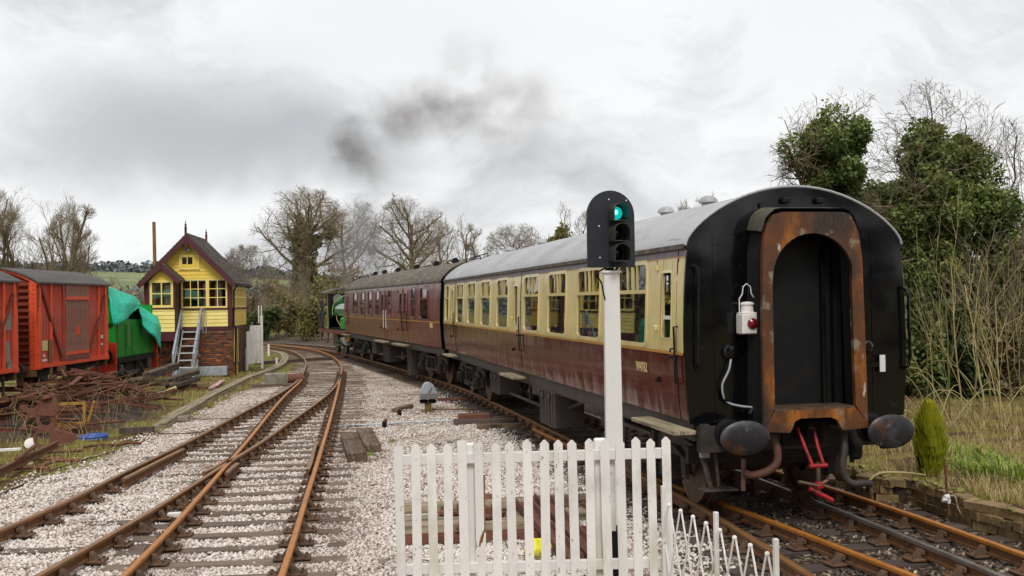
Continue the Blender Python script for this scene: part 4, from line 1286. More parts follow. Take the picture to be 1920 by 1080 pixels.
for k in range(15):
    y = -0.385 + 0.40 * k / 14
    d = -0.075 if k % 2 else -0.02
    rings.append([(x, y, z) for x, z in lin_resample(gang_outline(d + 0.02 * k / 14), NG)])
for a, b2 in zip(rings, rings[1:]): mb.bridge(b2, a, False)
mb.build('bellows', M['black_dull'], coach1, smooth=20)
mb = MB()
hood = lin_resample([p for p in gang_outline(0.03)[3:9]], 21)
mb.bridge([(x - 0.0, -0.43, z + 0.005) for x, z in hood], [(x, 0.0, z + 0.05) for x, z in hood], False)
mb.bridge([(x, 0.0, z + 0.06) for x, z in hood], [(x, -0.43, z + 0.015) for x, z in hood], False)
mk('hood_sheet', srgb('#4f4d40'), 0.6, var=[(4, 5, 0.45, 0.7, srgb('#3a3833')), (6, 5, 0.55, 0.7, srgb('#6a6a4c'))])
mb.build('gangway_hood', M['hood_sheet'], coach1, smooth=30)
dr = MB(); dr.box((0, -0.045, 2.2), (1.1, 0.02, 2.15)); dr.build('gangway_door', M['black_dull'], coach1)
dr = MB(); dr.box((0.30, -0.075, 2.2), (0.05, 0.06, 2.0)).box((0.42, -0.065, 2.2), (0.03, 0.04, 2.0)).box((-0.46, -0.065, 2.2), (0.04, 0.04, 2.0)); dr.build('door_runner', M['black_gloss'], coach1)
# fittings on the end
def tubepart(name, pts, r, mat, n=8, parent=coach1): return MB().tube(pts, r, n).build(name, M[mat], parent, smooth=True)
tubepart('grab_rail', [(-1.30, -0.035, 2.98), (-1.26, -0.10, 2.97), (-1.245, -0.11, 2.90), (-1.27, -0.11, 1.86), (-1.28, -0.035, 1.80)], 0.016, 'black_dull')
tubepart('grab_rail', [(1.33, -0.035, 2.70), (1.37, -0.12, 2.68), (1.39, -0.13, 2.60), (1.395, -0.13, 1.85), (1.37, -0.12, 1.75), (1.33, -0.035, 1.74)], 0.02, 'black_gloss')
so = MB(); so.lathe([(0.09, 0.0), (0.09, -0.05), (0.075, -0.07), (0.03, -0.075)], 16, (-0.86, -0.035, 1.98), 'Y'); so.build('cable_socket', M['black_gloss'], coach1)
tubepart('jumper_cable', catmull([(-0.86, -0.09, 1.92), (-0.90, -0.11, 1.78), (-0.98, -0.11, 1.62), (-0.97, -0.11, 1.48), (-0.90, -0.11, 1.40), (-0.75, -0.12, 1.36), (-0.62, -0.13, 1.34), (-0.55, -0.14, 1.28)], 6), 0.013, 'metal_grey')
MB().cbox((-0.93, -0.10, 1.50), (0.07, 0.07, 0.16), 0.015).build('cable_joint', M['black_gloss'], coach1)
MB().cbox((-0.60, -0.12, 1.31), (0.10, 0.08, 0.18), 0.02, ry=0.7).build('cable_plug', M['black_gloss'], coach1)
so = MB(); so.lathe([(0.08, 0.0), (0.08, -0.06), (0.05, -0.08)], 14, (0.86, -0.035, 2.0), 'Y'); so.box((0.86, -0.06, 1.75), (0.06, 0.05, 0.5)).box((0.86, -0.09, 1.79), (0.42, 0.02, 0.05)); so.build('cable_socket', M['black_gloss'], coach1)
MB().cbox((1.05, -0.10, 1.80), (0.075, 0.012, 0.20), 0.004).build('notice_plate', M['white_plain'], coach1)
for x in (-0.14, 0.29):
    MB().cbox((x, -0.07, 3.73), (0.09, 0.08, 0.07), 0.015).build('lamp_bracket', M['black_dull'], coach1)
MB().box((-0.45, -0.05, 3.6), (0.02, 0.03, 0.2)).box((1.345, 0.0, 3.24), (0.10, 0.06, 0.05)).build('gutter_end', M['black_dull'], coach1)
for x in (-1.02, 0.98):
    MB().box((x, -0.038, 2.3), (0.05, 0.008, 2.1)).build('end_seam', M['black_gloss'], coach1)
for x in (-1.0, -0.7, 0.72, 1.0):
    for k in range(9):
        MB().lathe([(0.009, -0.036), (0.008, -0.044), (0.003, -0.046)], 6, (x + (0.04 if abs(x) > 0.9 else 0), 0, 1.3 + 0.24 * k), 'Y').build('rivet', M['black_dull'], coach1)
# headstock, buffers, coupling, hoses
hb = MB(); hb.box((0, -0.02, 0.99), (2.5, 0.10, 0.30)).box((0, 0.6, 0.72), (2.3, 0.10, 0.2)); hb.build('headstock', M['underframe_dark'], coach1)
MB().box((0, -0.09, 1.02), (0.5, 0.04, 0.26)).build('drawplate', M['black_dull'], coach1)
for x in (-0.905, 0.88):
    bf = MB()
    bf.lathe([(0.17, -0.05), (0.17, -0.09), (0.13, -0.10), (0.115, -0.32), (0.08, -0.33), (0.08, -0.52)], 16, (x, 0, 1.055), 'Y')
    b_ = bf.build('buffer', M['black_dull'], coach1, smooth=30)
    hd = MB()
    hd.lathe([(0.10, -0.50), (0.29, -0.515), (0.293, -0.535), (0.27, -0.55), (0.2, -0.562), (0.1, -0.57), (0.02, -0.572)], 36, (x, 0, 1.055), 'Y', 1.0, 0.66)
    hd.build('buffer_head', M['buffer_iron'] if 'buffer_iron' in M else mk('buffer_iron', srgb('#2b2a2e'), 0.4, 0.3, var=[(4, 6, 0.46, 0.66, srgb('#4c4b50')), (5, 6, 0.56, 0.68, srgb('#553a26')), (9, 5, 0.62, 0.72, srgb('#6a6a6c'))], bump=[(18, 0.15, 0.01)]), b_, smooth=40)
for s in (-1, 1):
    MB().box((s * 1.15, 0.05, 0.98), (0.10, 0.07, 0.42)).cbox((s * 1.15, -0.03, 0.93), (0.12, 0.03, 0.18), 0.008).build('end_bracket', M['metal_grey'] if s < 0 else M['underframe'], coach1)
st = MB(); st.tube([(-1.18, 0.10, 0.85), (-1.08, 0.05, 0.42)], 0.03, 6).tube([(-1.0, 0.10, 0.85), (-0.98, 0.05, 0.42)], 0.02, 6).cbox((-1.0, 0.02, 0.40), (0.42, 0.20, 0.025), 0.006); st.build('end_step', M['underframe'], coach1)
tubepart('brake_hose', catmull([(-0.52, -0.10, 1.02), (-0.46, -0.24, 1.03), (-0.42, -0.30, 0.90), (-0.44, -0.34, 0.74), (-0.56, -0.34, 0.64), (-0.72, -0.30, 0.60), (-0.80, -0.26, 0.62)], 5), 0.046, 'hose_rust', 10)
tubepart('hose_dummy', [(-0.80, -0.24, 0.78), (-0.81, -0.24, 0.42)], 0.028, 'steel_worn')
tubepart('brake_hose', catmull([(0.36, -0.10, 1.10), (0.44, -0.22, 1.05), (0.42, -0.30, 0.86), (0.38, -0.32, 0.62), (0.46, -0.33, 0.46), (0.66, -0.30, 0.44), (0.76, -0.26, 0.42)], 5), 0.045, 'rubber', 10)
tubepart('hose_dummy', [(0.75, -0.26, 0.46), (0.78, -0.26, 0.30)], 0.025, 'steel_worn')
tubepart('steam_pipe', [(0.60, -0.05, 0.98), (0.62, -0.12, 0.86), (0.62, -0.12, 0.66)], 0.03, 'black_dull')
MB().cbox((0.66, -0.13, 0.78), (0.14, 0.10, 0.18), 0.03).build('valve', M['black_dull'], coach1)
cp = MB()
cp.tube([(-0.10, -0.18, 1.10), (-0.07, -0.30, 0.88), (-0.02, -0.36, 0.70)], 0.02, 8).tube([(0.10, -0.18, 1.10), (0.09, -0.30, 0.88), (0.12, -0.36, 0.70)], 0.02, 8)
cp.tube([(-0.06, -0.37, 0.68), (0.16, -0.37, 0.68)], 0.028, 8).cbox((0.05, -0.38, 0.46), (0.08, 0.07, 0.08), 0.01).tube([(-0.10, -0.44, 0.44), (0.16, -0.48, 0.30)], 0.028, 8)
co = cp.build('coupling', M['signal_red'], coach1, smooth=30)
cs = MB(); cs.cyl((0.05, -0.37, 0.72), (0.05, -0.37, 0.34), 0.024, n=8).tube([(-0.22, -0.42, 0.52), (0.02, -0.40, 0.46), (0.18, -0.38, 0.52)], 0.022, 6).lathe([(0.02, -0.05), (0.055, 0.0), (0.02, 0.05)], 10, (0.20, -0.38, 0.53)); cs.build('coupling_screw', M['steel_worn'], co)
tubepart('coupling_hook', [(0, -0.08, 1.02), (0, -0.24, 1.03), (0, -0.30, 1.10), (0, -0.24, 1.17)], 0.045, 'black_dull')
# join to the next coach
MB().box((0, 19.72, 2.3), (1.2, 0.75, 2.1)).build('bellows', M['black_dull'], coach1)
for x in (-0.88, 0.88):
    MB().lathe([(0.11, 19.35), (0.11, 19.6), (0.25, 19.62), (0.25, 19.66)], 14, (x, 0, 1.055), 'Y').build('buffer', M['black_dull'], coach1)

# ---- tail lamp, hung on its iron
tl = thing('tail_lamp', loc2w(CO1, YAW1, -0.685, -0.16, 2.19), 'white railway tail lamp with red lens hung on the black coach end', 'lamp', YAW1)
mb = MB(); mb.cbox((0, 0, 0.115), (0.20, 0.18, 0.23), 0.012); mb.cbox((0, 0, 0.238), (0.185, 0.165, 0.02), 0.006); mb.build('body', M['white_paint'], tl)
mb = MB(); mb.lathe([(0.075, 0.24), (0.07, 0.33), (0.082, 0.335), (0.082, 0.35), (0.05, 0.365), (0.01, 0.37)], 16); mb.build('chimney', M['white_paint'], tl, smooth=35)
mb = MB(); mb.lathe([(0.062, -0.085), (0.062, -0.105), (0.052, -0.112), (0.03, -0.128), (0.005, -0.134)], 20, (0.02, 0, 0.12), 'Y'); mb.build('lens', mk('lens_red', (0.16, 0.006, 0.01), 0.1), tl, smooth=True)
mb = MB(); mb.tube([(-0.095, 0, 0.22), (-0.095, 0, 0.40), (-0.055, 0, 0.46), (-0.045, 0, 0.54), (0, 0, 0.575), (0.045, 0, 0.54), (0.055, 0, 0.46), (0.095, 0, 0.40), (0.095, 0, 0.22)], 0.007, 6); mb.build('handle', M['white_plain'], tl)
MB().box((0, 0.065, 0.06), (0.05, 0.09, 0.10)).build('mounting', M['black_dull'], tl)
# ================================================================== PASSENGERS (behind the glass)
def skin_body(name, verts, edges, radii, parent=None):
    me = bpy.data.meshes.new(name)
    me.from_pydata(verts, edges, [])
    o = bpy.data.objects.new('tmp', me); col.objects.link(o)
    md = o.modifiers.new('s', 'SKIN')
    for i, r in enumerate(radii):
        sv = me.skin_vertices[0].data[i]
        sv.radius = r if isinstance(r, tuple) else (r, r)
        sv.use_root = (i == 0)
    o.modifiers.new('u', 'SUBSURF').levels = 2
    bpy.context.view_layer.update()
    out = bpy.data.meshes.new_from_object(o.evaluated_get(bpy.context.evaluated_depsgraph_get()))
    bpy.data.objects.remove(o)
    return out
def passenger(loc, rz, s, cloth, hair, label, lean=0.0, turn=0.0, reach=0.25):
    V = [(0, 0, 0.10), (0, 0.01, 0.30), (0, 0.02 - lean * 0.4, 0.47), (0, -lean * 0.6, 0.56), (0, -lean * 0.7, 0.64), (0, -0.015 - lean * 0.8, 0.74), (0, -lean * 0.8, 0.83),
         (-0.17, 0.0 - lean * 0.4, 0.46), (-0.24, -0.06, 0.26), (-0.16, -0.06 - reach, 0.24), (-0.12, -0.13 - reach, 0.26),
         (0.17, 0.0 - lean * 0.4, 0.46), (0.24, -0.06, 0.26), (0.16, -0.06 - reach, 0.24), (0.12, -0.13 - reach, 0.26),
         (-0.10, -0.02, 0.05), (-0.12, -0.42, 0.06), (-0.12, -0.44, -0.36), (0.10, -0.02, 0.05), (0.12, -0.42, 0.06), (0.12, -0.44, -0.36), (-0.12, -0.58, -0.40), (0.12, -0.58, -0.40)]
    Ed = [(0, 1), (1, 2), (2, 3), (3, 4), (4, 5), (5, 6), (2, 7), (7, 8), (8, 9), (9, 10), (2, 11), (11, 12), (12, 13), (13, 14), (0, 15), (15, 16), (16, 17), (0, 18), (18, 19), (19, 20), (17, 21), (20, 22)]
    Rr = [(0.16, 0.11), (0.15, 0.10), (0.15, 0.09), 0.055, 0.075, (0.085, 0.10), 0.06, 0.065, 0.05, 0.04, 0.035, 0.065, 0.05, 0.04, 0.035, 0.09, 0.07, 0.045, 0.09, 0.07, 0.045, 0.04, 0.04]
    me = skin_body('person', V, Ed, Rr)
    for m in (M[cloth], M['skin'], M[hair], M['cloth_dark']): me.materials.append(m)
    hc = Vector((0, -0.02 - lean * 0.8, 0.76))
    for p in me.polygons:
        c = p.center
        p.use_smooth = True
        if c.z > 0.575:
            back = c.y > hc.y + 0.02 or c.z > 0.825
            p.material_index = 2 if back else 1
        elif (c - Vector(V[10])).length < 0.07 or (c - Vector(V[14])).length < 0.07:
            p.material_index = 1
        elif c.z < 0.08:
            p.material_index = 3
    o = link(me, 'person')
    mb = MB()
    mb.add([(0, -0.135 - lean * 0.8, 0.735), (-0.018, -0.105 - lean * 0.8, 0.725), (0.018, -0.105 - lean * 0.8, 0.725), (0, -0.10 - lean * 0.8, 0.775)], [(0, 1, 2), (0, 2, 3), (0, 3, 1)])
    n = mb.build('nose', M['skin'], o)
    o.location = loc; o.rotation_euler = (0, 0, rz); o.scale = (s, s, s)
    return tag(o, label, 'person')
def seat_at(y, x=-0.95, z=1.72): return loc2w(CO1, YAW1, x, y, z)
passenger(seat_at(4.95, -1.13, 1.99), YAW1 + 0.15, 0.78, 'cloth_red', 'hair_fair', 'child in a red jumper at the table by a coach window', 0.10)
passenger(seat_at(8.75, -1.11, 1.98), YAW1 - 0.3, 0.95, 'cloth_red', 'hair_fair', 'person in a red top with fair hair beside the middle coach door', 0.12)
passenger(seat_at(16.0, -1.10, 1.98), YAW1 + math.pi, 1.0, 'cloth_blue', 'hair_fair', 'person in blue seated near the far end of the cream coach', 0.0)
passenger(seat_at(7.0, -1.12, 1.93), YAW1 + 0.1, 0.85, 'cloth_white', 'hair_brown', 'person in a pale top leaning on the table behind coach glass', 0.16)

# ================================================================== COLOUR-LIGHT SIGNAL
SY = 10.2
sp_ = at_depth(1151, 826, SY)
sig_top = at_depth(1146, 512, SY)
signal = thing('railway_signal', (sp_.x, SY, -0.2), 'white post carrying a black three-aspect signal showing green', 'signal')
mb = MB()
h = sig_top.z + 0.2
mb.add([(s * 0.082, t * 0.082, 0.62) for s, t in ((-1, -1), (1, -1), (1, 1), (-1, 1))] + [(s * 0.074, t * 0.074, h) for s, t in ((-1, -1), (1, -1), (1, 1), (-1, 1))], [(0, 1, 5, 4), (1, 2, 6, 5), (2, 3, 7, 6), (3, 0, 4, 7), (4, 5, 6, 7), (3, 2, 1, 0)])
mb.cbox((0, 0, h + 0.01), (0.19, 0.19, 0.025), 0.006)
mb.build('post', M['white_plain'], signal)
MB().cbox((0, 0, 0.31), (0.15, 0.15, 0.63), 0.006).build('post_base', M['black_dull'], signal)
hc = at_depth(1145, 430, SY - 0.08)
hl = Vector((hc.x - sp_.x, hc.y - SY, hc.z + 0.2))
head = bpy.data.objects.new('signal_head', None); col.objects.link(head); head.parent = signal; head.location = hl; head.rotation_euler = (0, 0, 0.25)
def headpart(mb, name, mat, smooth=False): return mb.build(name, M[mat] if isinstance(mat, str) else mat, head, smooth)
a_ = 0.243
outl = [(-a_, -0.372), (a_, -0.372)] + [(a_ * math.cos(t), 0.135 + a_ * math.sin(t)) for t in np.linspace(0, math.pi, 21)]
headpart(MB().prism(outl, -0.012, 0.012, 'Y'), 'backboard', 'signal_black')
headpart(MB().cbox((0.055, 0.09, -0.05), (0.26, 0.16, 0.62), 0.02), 'lamp_case', 'signal_black')
for k, zc in enumerate((0.155, -0.04, -0.235)):
    xc = 0.05
    hood = MB()
    r_ = 0.082
    arc = [(xc - r_, zc - 0.075)] + [(xc + r_ * math.cos(t), zc + 0.01 + r_ * math.sin(t)) for t in np.linspace(math.pi, 0, 13)] + [(xc + r_, zc - 0.075)]
    hood.bridge([(x, -0.012, z) for x, z in arc], [(x, -0.20, z) for x, z in arc], False)
    arc2 = [(xc + (x - xc) * 0.93, zc + (z - zc) * 0.95) for x, z in arc]
    hood.bridge([(x, -0.20, z) for x, z in arc2], [(x, -0.012, z) for x, z in arc2], False)
    hood.bridge([(x, -0.20, z) for x, z in arc], [(x, -0.20, z) for x, z in arc2], False)
    hood.box((xc, -0.09, zc - 0.078), (2 * r_ - 0.02, 0.12, 0.008))
    mk_h = 'signal_hood'
    if mk_h not in M: mk(mk_h, srgb('#30322f'), 0.5, var=[(9, 5, 0.5, 0.7, srgb('#4c4c26'))])
    ho = headpart(hood, 'hood', mk_h, 30)
    ln = MB(); ln.lathe([(0.064, -0.014), (0.062, -0.03), (0.045, -0.045), (0.02, -0.052), (0.002, -0.053)], 24, (xc, 0, zc), 'Y')
    headpart(ln, 'lens', 'lens_green' if k == 0 else 'lens_dark', True)
    if k == 0: headpart(MB().lathe([(0.026, -0.050), (0.018, -0.056), (0.002, -0.058)], 16, (xc - 0.012, 0, zc + 0.006), 'Y'), 'lens_core', mk('lens_core', (0.1, 0.8, 0.7), 0.1, emit=((0.35, 1.0, 0.9), 1.1)), True)
for x, z in ((-0.02, 0.29), (-0.125, 0.03), (-0.12, -0.275), (0.16, 0.28)):
    headpart(MB().lathe([(0.008, -0.012), (0.008, -0.018), (0.004, -0.020)], 8, (x, 0, z), 'Y'), 'bolt', 'white_plain')
headpart(MB().cyl((0.01, 0.08, -0.372), (0.01, 0.08, -0.46), 0.045, n=10), 'mounting', 'black_dull')
MB().tube(catmull([(hl.x - 0.05, hl.y + 0.04, hl.z - 0.37), (hl.x - 0.14, hl.y + 0.0, hl.z - 0.43), (-0.10, -0.06, h - 0.10), (-0.085, -0.09, h - 0.20), (-0.07, -0.085, h - 0.26)], 5), 0.008, 6).build('cable', M['black_dull'], signal)
MB().tube([(hl.x + 0.07, hl.y + 0.06, hl.z - 0.37), (0.04, 0.0, h + 0.02)], 0.012, 6).build('cable', M['black_dull'], signal)

# ================================================================== PICKET FENCE
FY = 9.2
fc = at_depth(1000, 900, FY)
fence = thing('picket_fence', (fc.x, FY, -0.2), 'white painted picket fence with one split pale in front of the stacked timbers', 'fence')
def fl(u, v, y=FY):
    p = at_depth(u, v, y)
    return Vector((p.x - fc.x, p.y - FY, p.z + 0.2))
frng = random.Random(4)
PX_P = [750.8, 780.4, 810.5, 839, 868.6, 898.2, 929.5, 959.2, 989.7, 1019.3, 1048.5, 1077, 1107, 1136.7, 1165.2, 1193.6, 1222, 1250.5]
def pale(x, z0, z1, w, y, tip=True, lean=0.0):
    mb = MB()
    hw_ = w / 2
    b_ = 0.004
    pts = [(x - hw_, z0), (x + hw_, z0), (x + hw_ + lean, z1 - w * 0.45), (x + hw_ * 0.25 + lean, z1 - 0.004), (x + lean, z1), (x - hw_ * 0.25 + lean, z1 - 0.004), (x - hw_ + lean, z1 - w * 0.45)] if tip else [(x - hw_, z0), (x + hw_, z0), (x + hw_ + lean, z1), (x - hw_ + lean, z1)]
    mb.prism(pts, y - 0.011, y + 0.011, 'Y')
    return mb
for i, u in enumerate(PX_P):
    top = fl(u, 831 - (u - 750) * 12 / 500.0)
    x, z1 = top.x + frng.uniform(-0.005, 0.005), top.z + frng.uniform(-0.016, 0.012)
    w = 0.078 + frng.uniform(-0.004, 0.004)
    ln = frng.uniform(-0.016, 0.012) - 0.006
    if i == 5:       # the split one: upper piece swings, lower piece stays
        zc = fl(u, 1012).z
        mb = MB(); mb.prism([(x - 0.038, zc - 0.02), (x - 0.015, zc - 0.05), (x + 0.0, zc + 0.02), (x + 0.036, zc + 0.10), (x + 0.034, z1 - 0.035), (x, z1), (x - 0.04, z1 - 0.035)], -0.011, 0.011, 'Y'); mb.build('pale', M['white_paint'], fence)
        mb = MB(); mb.prism([(x - 0.040, 0.06), (x + 0.034, 0.06), (x + 0.050, zc + 0.055), (x + 0.040, zc + 0.07), (x + 0.012, zc - 0.06), (x - 0.012, zc - 0.06)], -0.011, 0.011, 'Y'); mb.build('pale', M['white_paint'], fence)
        mb = MB(); mb.prism([(x - 0.03, zc - 0.03), (x + 0.0, zc - 0.06), (x + 0.045, zc + 0.10), (x + 0.05, z1 - 0.32), (x + 0.036, z1 - 0.30), (x + 0.034, zc + 0.11)], -0.009, 0.016, 'Y'); mb.build('splinter', M['wood_raw'], fence)
        continue
    pale(x, 0.06, z1, w, 0.0, not (i == 4), ln).build('pale', M['white_paint'], fence)
for v0, nm in ((864, 'rail'), (1070, 'rail')):
    a, b2 = fl(745, v0), fl(1256, v0 - 14)
    mb = MB(); mb.cbox(((a.x + b2.x) / 2, 0.035, (a.z + b2.z) / 2), (b2.x - a.x, 0.045, 0.092), 0.005, ry=-(b2.z - a.z) / (b2.x - a.x)); mb.build(nm, M['white_paint'], fence)
for u, vt, w in ((880, 831, 0.085), (1125, 822, 0.11)):
    t = fl(u, vt, FY + 0.09)
    mb = MB(); mb.cbox((t.x, 0.10, (t.z - 0.0) / 2), (w, 0.085, t.z), 0.012); mb.build('post', M['white_paint'], fence)
mb = MB(); a = fl(1147, 862, FY + 0.06); b2 = fl(1147, 996, FY + 0.06); mb.box((a.x, 0.075, (a.z + b2.z) / 2), (0.058, 0.02, a.z - b2.z)); mb.build('backing_board', M['white_paint'], fence)

# ================================================================== FOLDING LATTICE BARRIER
A0, A1 = Vector((1.30, 9.16, 0)), Vector((1.78, 7.15, 0))
bar = thing('lattice_barrier', (A0.x, A0.y, -0.2), 'white folding lattice barrier of thin bars beside the picket fence', 'barrier', math.atan2(A1.y - A0.y, A1.x - A0.x))
LB = (A1 - A0).length
def zpx(u, v, y): return at_depth(u, v, y).z + 0.2
tops = [zpx(1237, 911, 9.16), zpx(1338, 962, 8.05), zpx(1442, 1010, 7.15)]
for k, t in enumerate((0.0, 0.53, 1.0)):
    mb = MB(); mb.cbox((LB * t, 0, tops[k] / 2 + 0.02), (0.035, 0.035, tops[k] - 0.04), 0.004); mb.build('post', M['white_paint'], bar)
mb = MB(); mb.cbox((LB + 0.06, 0.02, 0.36), (0.03, 0.04, 0.66), 0.006); mb.build('post', M['white_paint'], bar)
zk = tops[1] - 0.14
sp = LB / 8.0
for i in range(-1, 9):
    for sgn in (-1, 1):
        x0, x1 = (i + 0.5) * sp, (i + 0.5) * sp + sgn * sp * 1.45
        z0, z1 = zk, 0.06
        if x0 < 0.01: z0 = z0 + (z1 - z0) * (0.01 - x0) / (x1 - x0) if x1 > 0.01 else None; x0 = 0.01
        if z0 is None: continue
        if x0 > LB - 0.01: continue
        if x1 > LB - 0.01: z1 = z0 + (z1 - z0) * (LB - 0.01 - x0) / (x1 - x0); x1 = LB - 0.01
        if x1 < 0.01: z1 = z0 + (z1 - z0) * (0.01 - x0) / (x1 - x0); x1 = 0.01
        MB().tube([(x0, sgn * 0.009, z0), (x1, sgn * 0.009, z1)], 0.0085, 6).build('slat', M['white_paint'], bar)
    if 0 <= i < 8 and abs((i + 0.5) * sp - 0.53 * LB) > 0.03:
        MB().lathe([(0.004, -0.022), (0.016, -0.012), (0.019, 0.0), (0.014, 0.012), (0.004, 0.017)], 10, ((i + 0.5) * sp, 0, zk + 0.012)).build('knob', M['white_paint'], bar)

# ================================================================== TIMBERS AND SCRAP BEHIND THE FENCE
trng = random.Random(21)
def timber(a, b2, w, h, z, mat, label, group=None, rx=0.0, name='timber_baulk', cat='timber'):
    a, b2 = Vector((a[0], a[1], 0)), Vector((b2[0], b2[1], 0))
    L = (b2 - a).length
    mb = MB(); mb.cbox((0, 0, h / 2), (w, L, h), 0.012, jit=0.006, rng=trng)
    o = mb.build(name, M[mat])
    o.location = ((a.x + b2.x) / 2, (a.y + b2.y) / 2, z)
    o.rotation_euler = (rx, 0, math.atan2(b2.y - a.y, b2.x - a.x) - math.pi / 2)
    return tag(o, label, cat, group)
def gxy(u, v, z=-0.2): p = on_ground(u, v, z); return (p.x, p.y)
# two baulks beside the bright rail
def between(n0, n1, f0, f1, h, z0=-0.2):
    """near and far ends of a baulk from the px of its top edges"""
    a = (on_ground(*n0, z0 + h) + on_ground(*n1, z0 + h)) / 2
    b2 = (on_ground(*f0, z0 + h) + on_ground(*f1, z0 + h)) / 2
    w = (on_ground(*n1, z0 + h) - on_ground(*n0, z0 + h)).length
    return a, b2, w
a, b2, w = between((652, 849), (687, 849), (639, 812), (668, 812), 0.17)
timber(a, b2, w, 0.17, -0.2, 'timber', 'dark cut sleeper end lying close to the bright rail')
a, b2, w = between((682, 835), (715, 834), (668, 802), (697, 801), 0.15)
timber(a, b2, w, 0.15, -0.2, 'timber', 'browner cut sleeper end lying outside the dark one')
# stack behind the fence
g0 = on_ground(735, 975)
timber((-1.36, 12.60), (0.45, 12.9), 0.24, 0.13, -0.19, 'timber_pale', 'pale old sleeper lying lowest in the stack behind the fence')
timber((-1.40, 12.95), (0.95, 13.25), 0.26, 0.13, -0.19, 'timber_pale', 'weathered sleeper lying alongside the lowest pale one behind the fence')
timber((-0.95, 13.75), (1.15, 14.2), 0.25, 0.15, -0.19, 'timber', 'dark sleeper at the back of the stack behind the fence')
timber((-1.45, 13.25), (0.2, 13.45), 0.20, 0.11, -0.06, 'timber_pale', 'short pale plank lying on the sleepers behind the fence')
timber((-0.55, 12.1), (-0.45, 14.1), 0.30, 0.05, -0.045, 'rust_red', 'flat rusty plate lying across the sleepers behind the fence', cat='metal plate', name='iron_plate')
def channel(a, b2, z0, z1, label, w=0.20):
    a, b2 = Vector((*a, z0)), Vector((*b2, z1))
    mb = MB(); mb.sweep([a, a.lerp(b2, 0.5), b2], [(-w / 2, 0.0), (-w / 2, 0.09), (-w / 2 + 0.02, 0.09), (-w / 2 + 0.03, 0.02), (w / 2 - 0.03, 0.02), (w / 2 - 0.02, 0.09), (w / 2, 0.09), (w / 2, 0.0)])
    for t in (0.08, 0.3, 0.62, 0.9):
        q = a.lerp(b2, t)
        for s in (-0.05, 0.05): mb.cyl((q.x + s, q.y, q.z + 0.02), (q.x + s, q.y, q.z + 0.05), 0.018, n=6)
    return tag(mb.build('iron_channel', M['rust_red']), label, 'steel beam')
channel((0.08, 13.3), (0.62, 11.0), 0.02, -0.17, 'reddish rusty channel iron leaning down the timber stack')
channel((0.34, 13.5), (0.86, 11.0), 0.03, -0.17, 'second reddish channel iron beside the first on the stack')
channel((-1.30, 12.05), (1.0, 12.35), -0.17, -0.17, 'rusty channel iron lying flat before the stacked sleepers', 0.16)
for k, (x, y, z) in enumerate(((-0.78, 13.05, -0.05), (-0.3, 12.85, -0.05), (0.98, 13.3, -0.05), (0.95, 12.55, -0.2))):
    mb = MB(); mb.cbox((0, 0, 0.03), (0.36, 0.2, 0.05), 0.01)
    for s in (-1, 1): mb.cbox((s * 0.07, 0, 0.09), (0.05, 0.12, 0.10), 0.015)
    for s in (-1, 1): mb.cyl((s * 0.14, 0.05, 0.04), (s * 0.14, 0.05, 0.09), 0.02, n=6)
    o = mb.build('rail_chair', M['rust_red']); o.location = (x, y, z); o.rotation_euler = (0, 0, k * 0.9)
    tag(o, 'loose rusty rail chair lying on the timber stack behind the fence', 'rail chair', 'loose chairs on the timber stack')
# concrete block near the fence foot
tag(MB().cbox((-1.32, 9.75, -0.12), (0.36, 0.55, 0.2), 0.02, jit=0.01, rng=trng).build('stone_block', M['stone']), 'rough sandy block on the ballast at the end of the picket fence', 'stone')
# yellow bag
r2 = np.random.default_rng(8)
u_, v_ = np.meshgrid(np.linspace(0, 2 * np.pi, 22), np.linspace(0, np.pi, 12))
rad = 1 + 0.22 * np.sin(3 * u_ + 1) * np.sin(v_) + 0.15 * np.cos(5 * v_ + u_) * np.sin(v_)
bx_ = np.stack([0.17 * rad * np.sin(v_) * np.cos(u_), 0.13 * rad * np.sin(v_) * np.sin(u_), 0.13 + 0.15 * rad * np.cos(v_)], -1).reshape(-1, 3)
ii = np.arange(22 * 12).reshape(12, 22)
ff = np.stack([ii[:-1, :-1], ii[1:, :-1], ii[1:, 1:], ii[:-1, 1:]], -1).reshape(-1, 4)
o = np_mesh('plastic_bag', bx_ * 0.8, ff, M['yellow_bag'], smooth=True); o.location = (0.22, 11.35, -0.2)
tag(o, 'crumpled yellow plastic bag at the foot of the iron channels', 'bag')
# twigs and rubbish
for k in range(16):
    x, y = trng.uniform(-1.2, 1.1), trng.uniform(10.6, 12.3)
    L = trng.uniform(0.25, 0.7); a = trng.uniform(0, 3.14)
    o = MB().tube([(-L / 2, 0, 0.0), (0, trng.uniform(-0.05, 0.05), 0.03), (L / 2, 0, trng.uniform(0, 0.1))], [0.011, 0.008, 0.004], 5).build('fallen_twig', M['bark'])
    o.location = (x, y, gz(x, y) + 0.03); o.rotation_euler = (0, 0, a)
    tag(o, 'thin brown twig dropped on the ballast behind the fence', 'twig', 'twigs behind the fence')

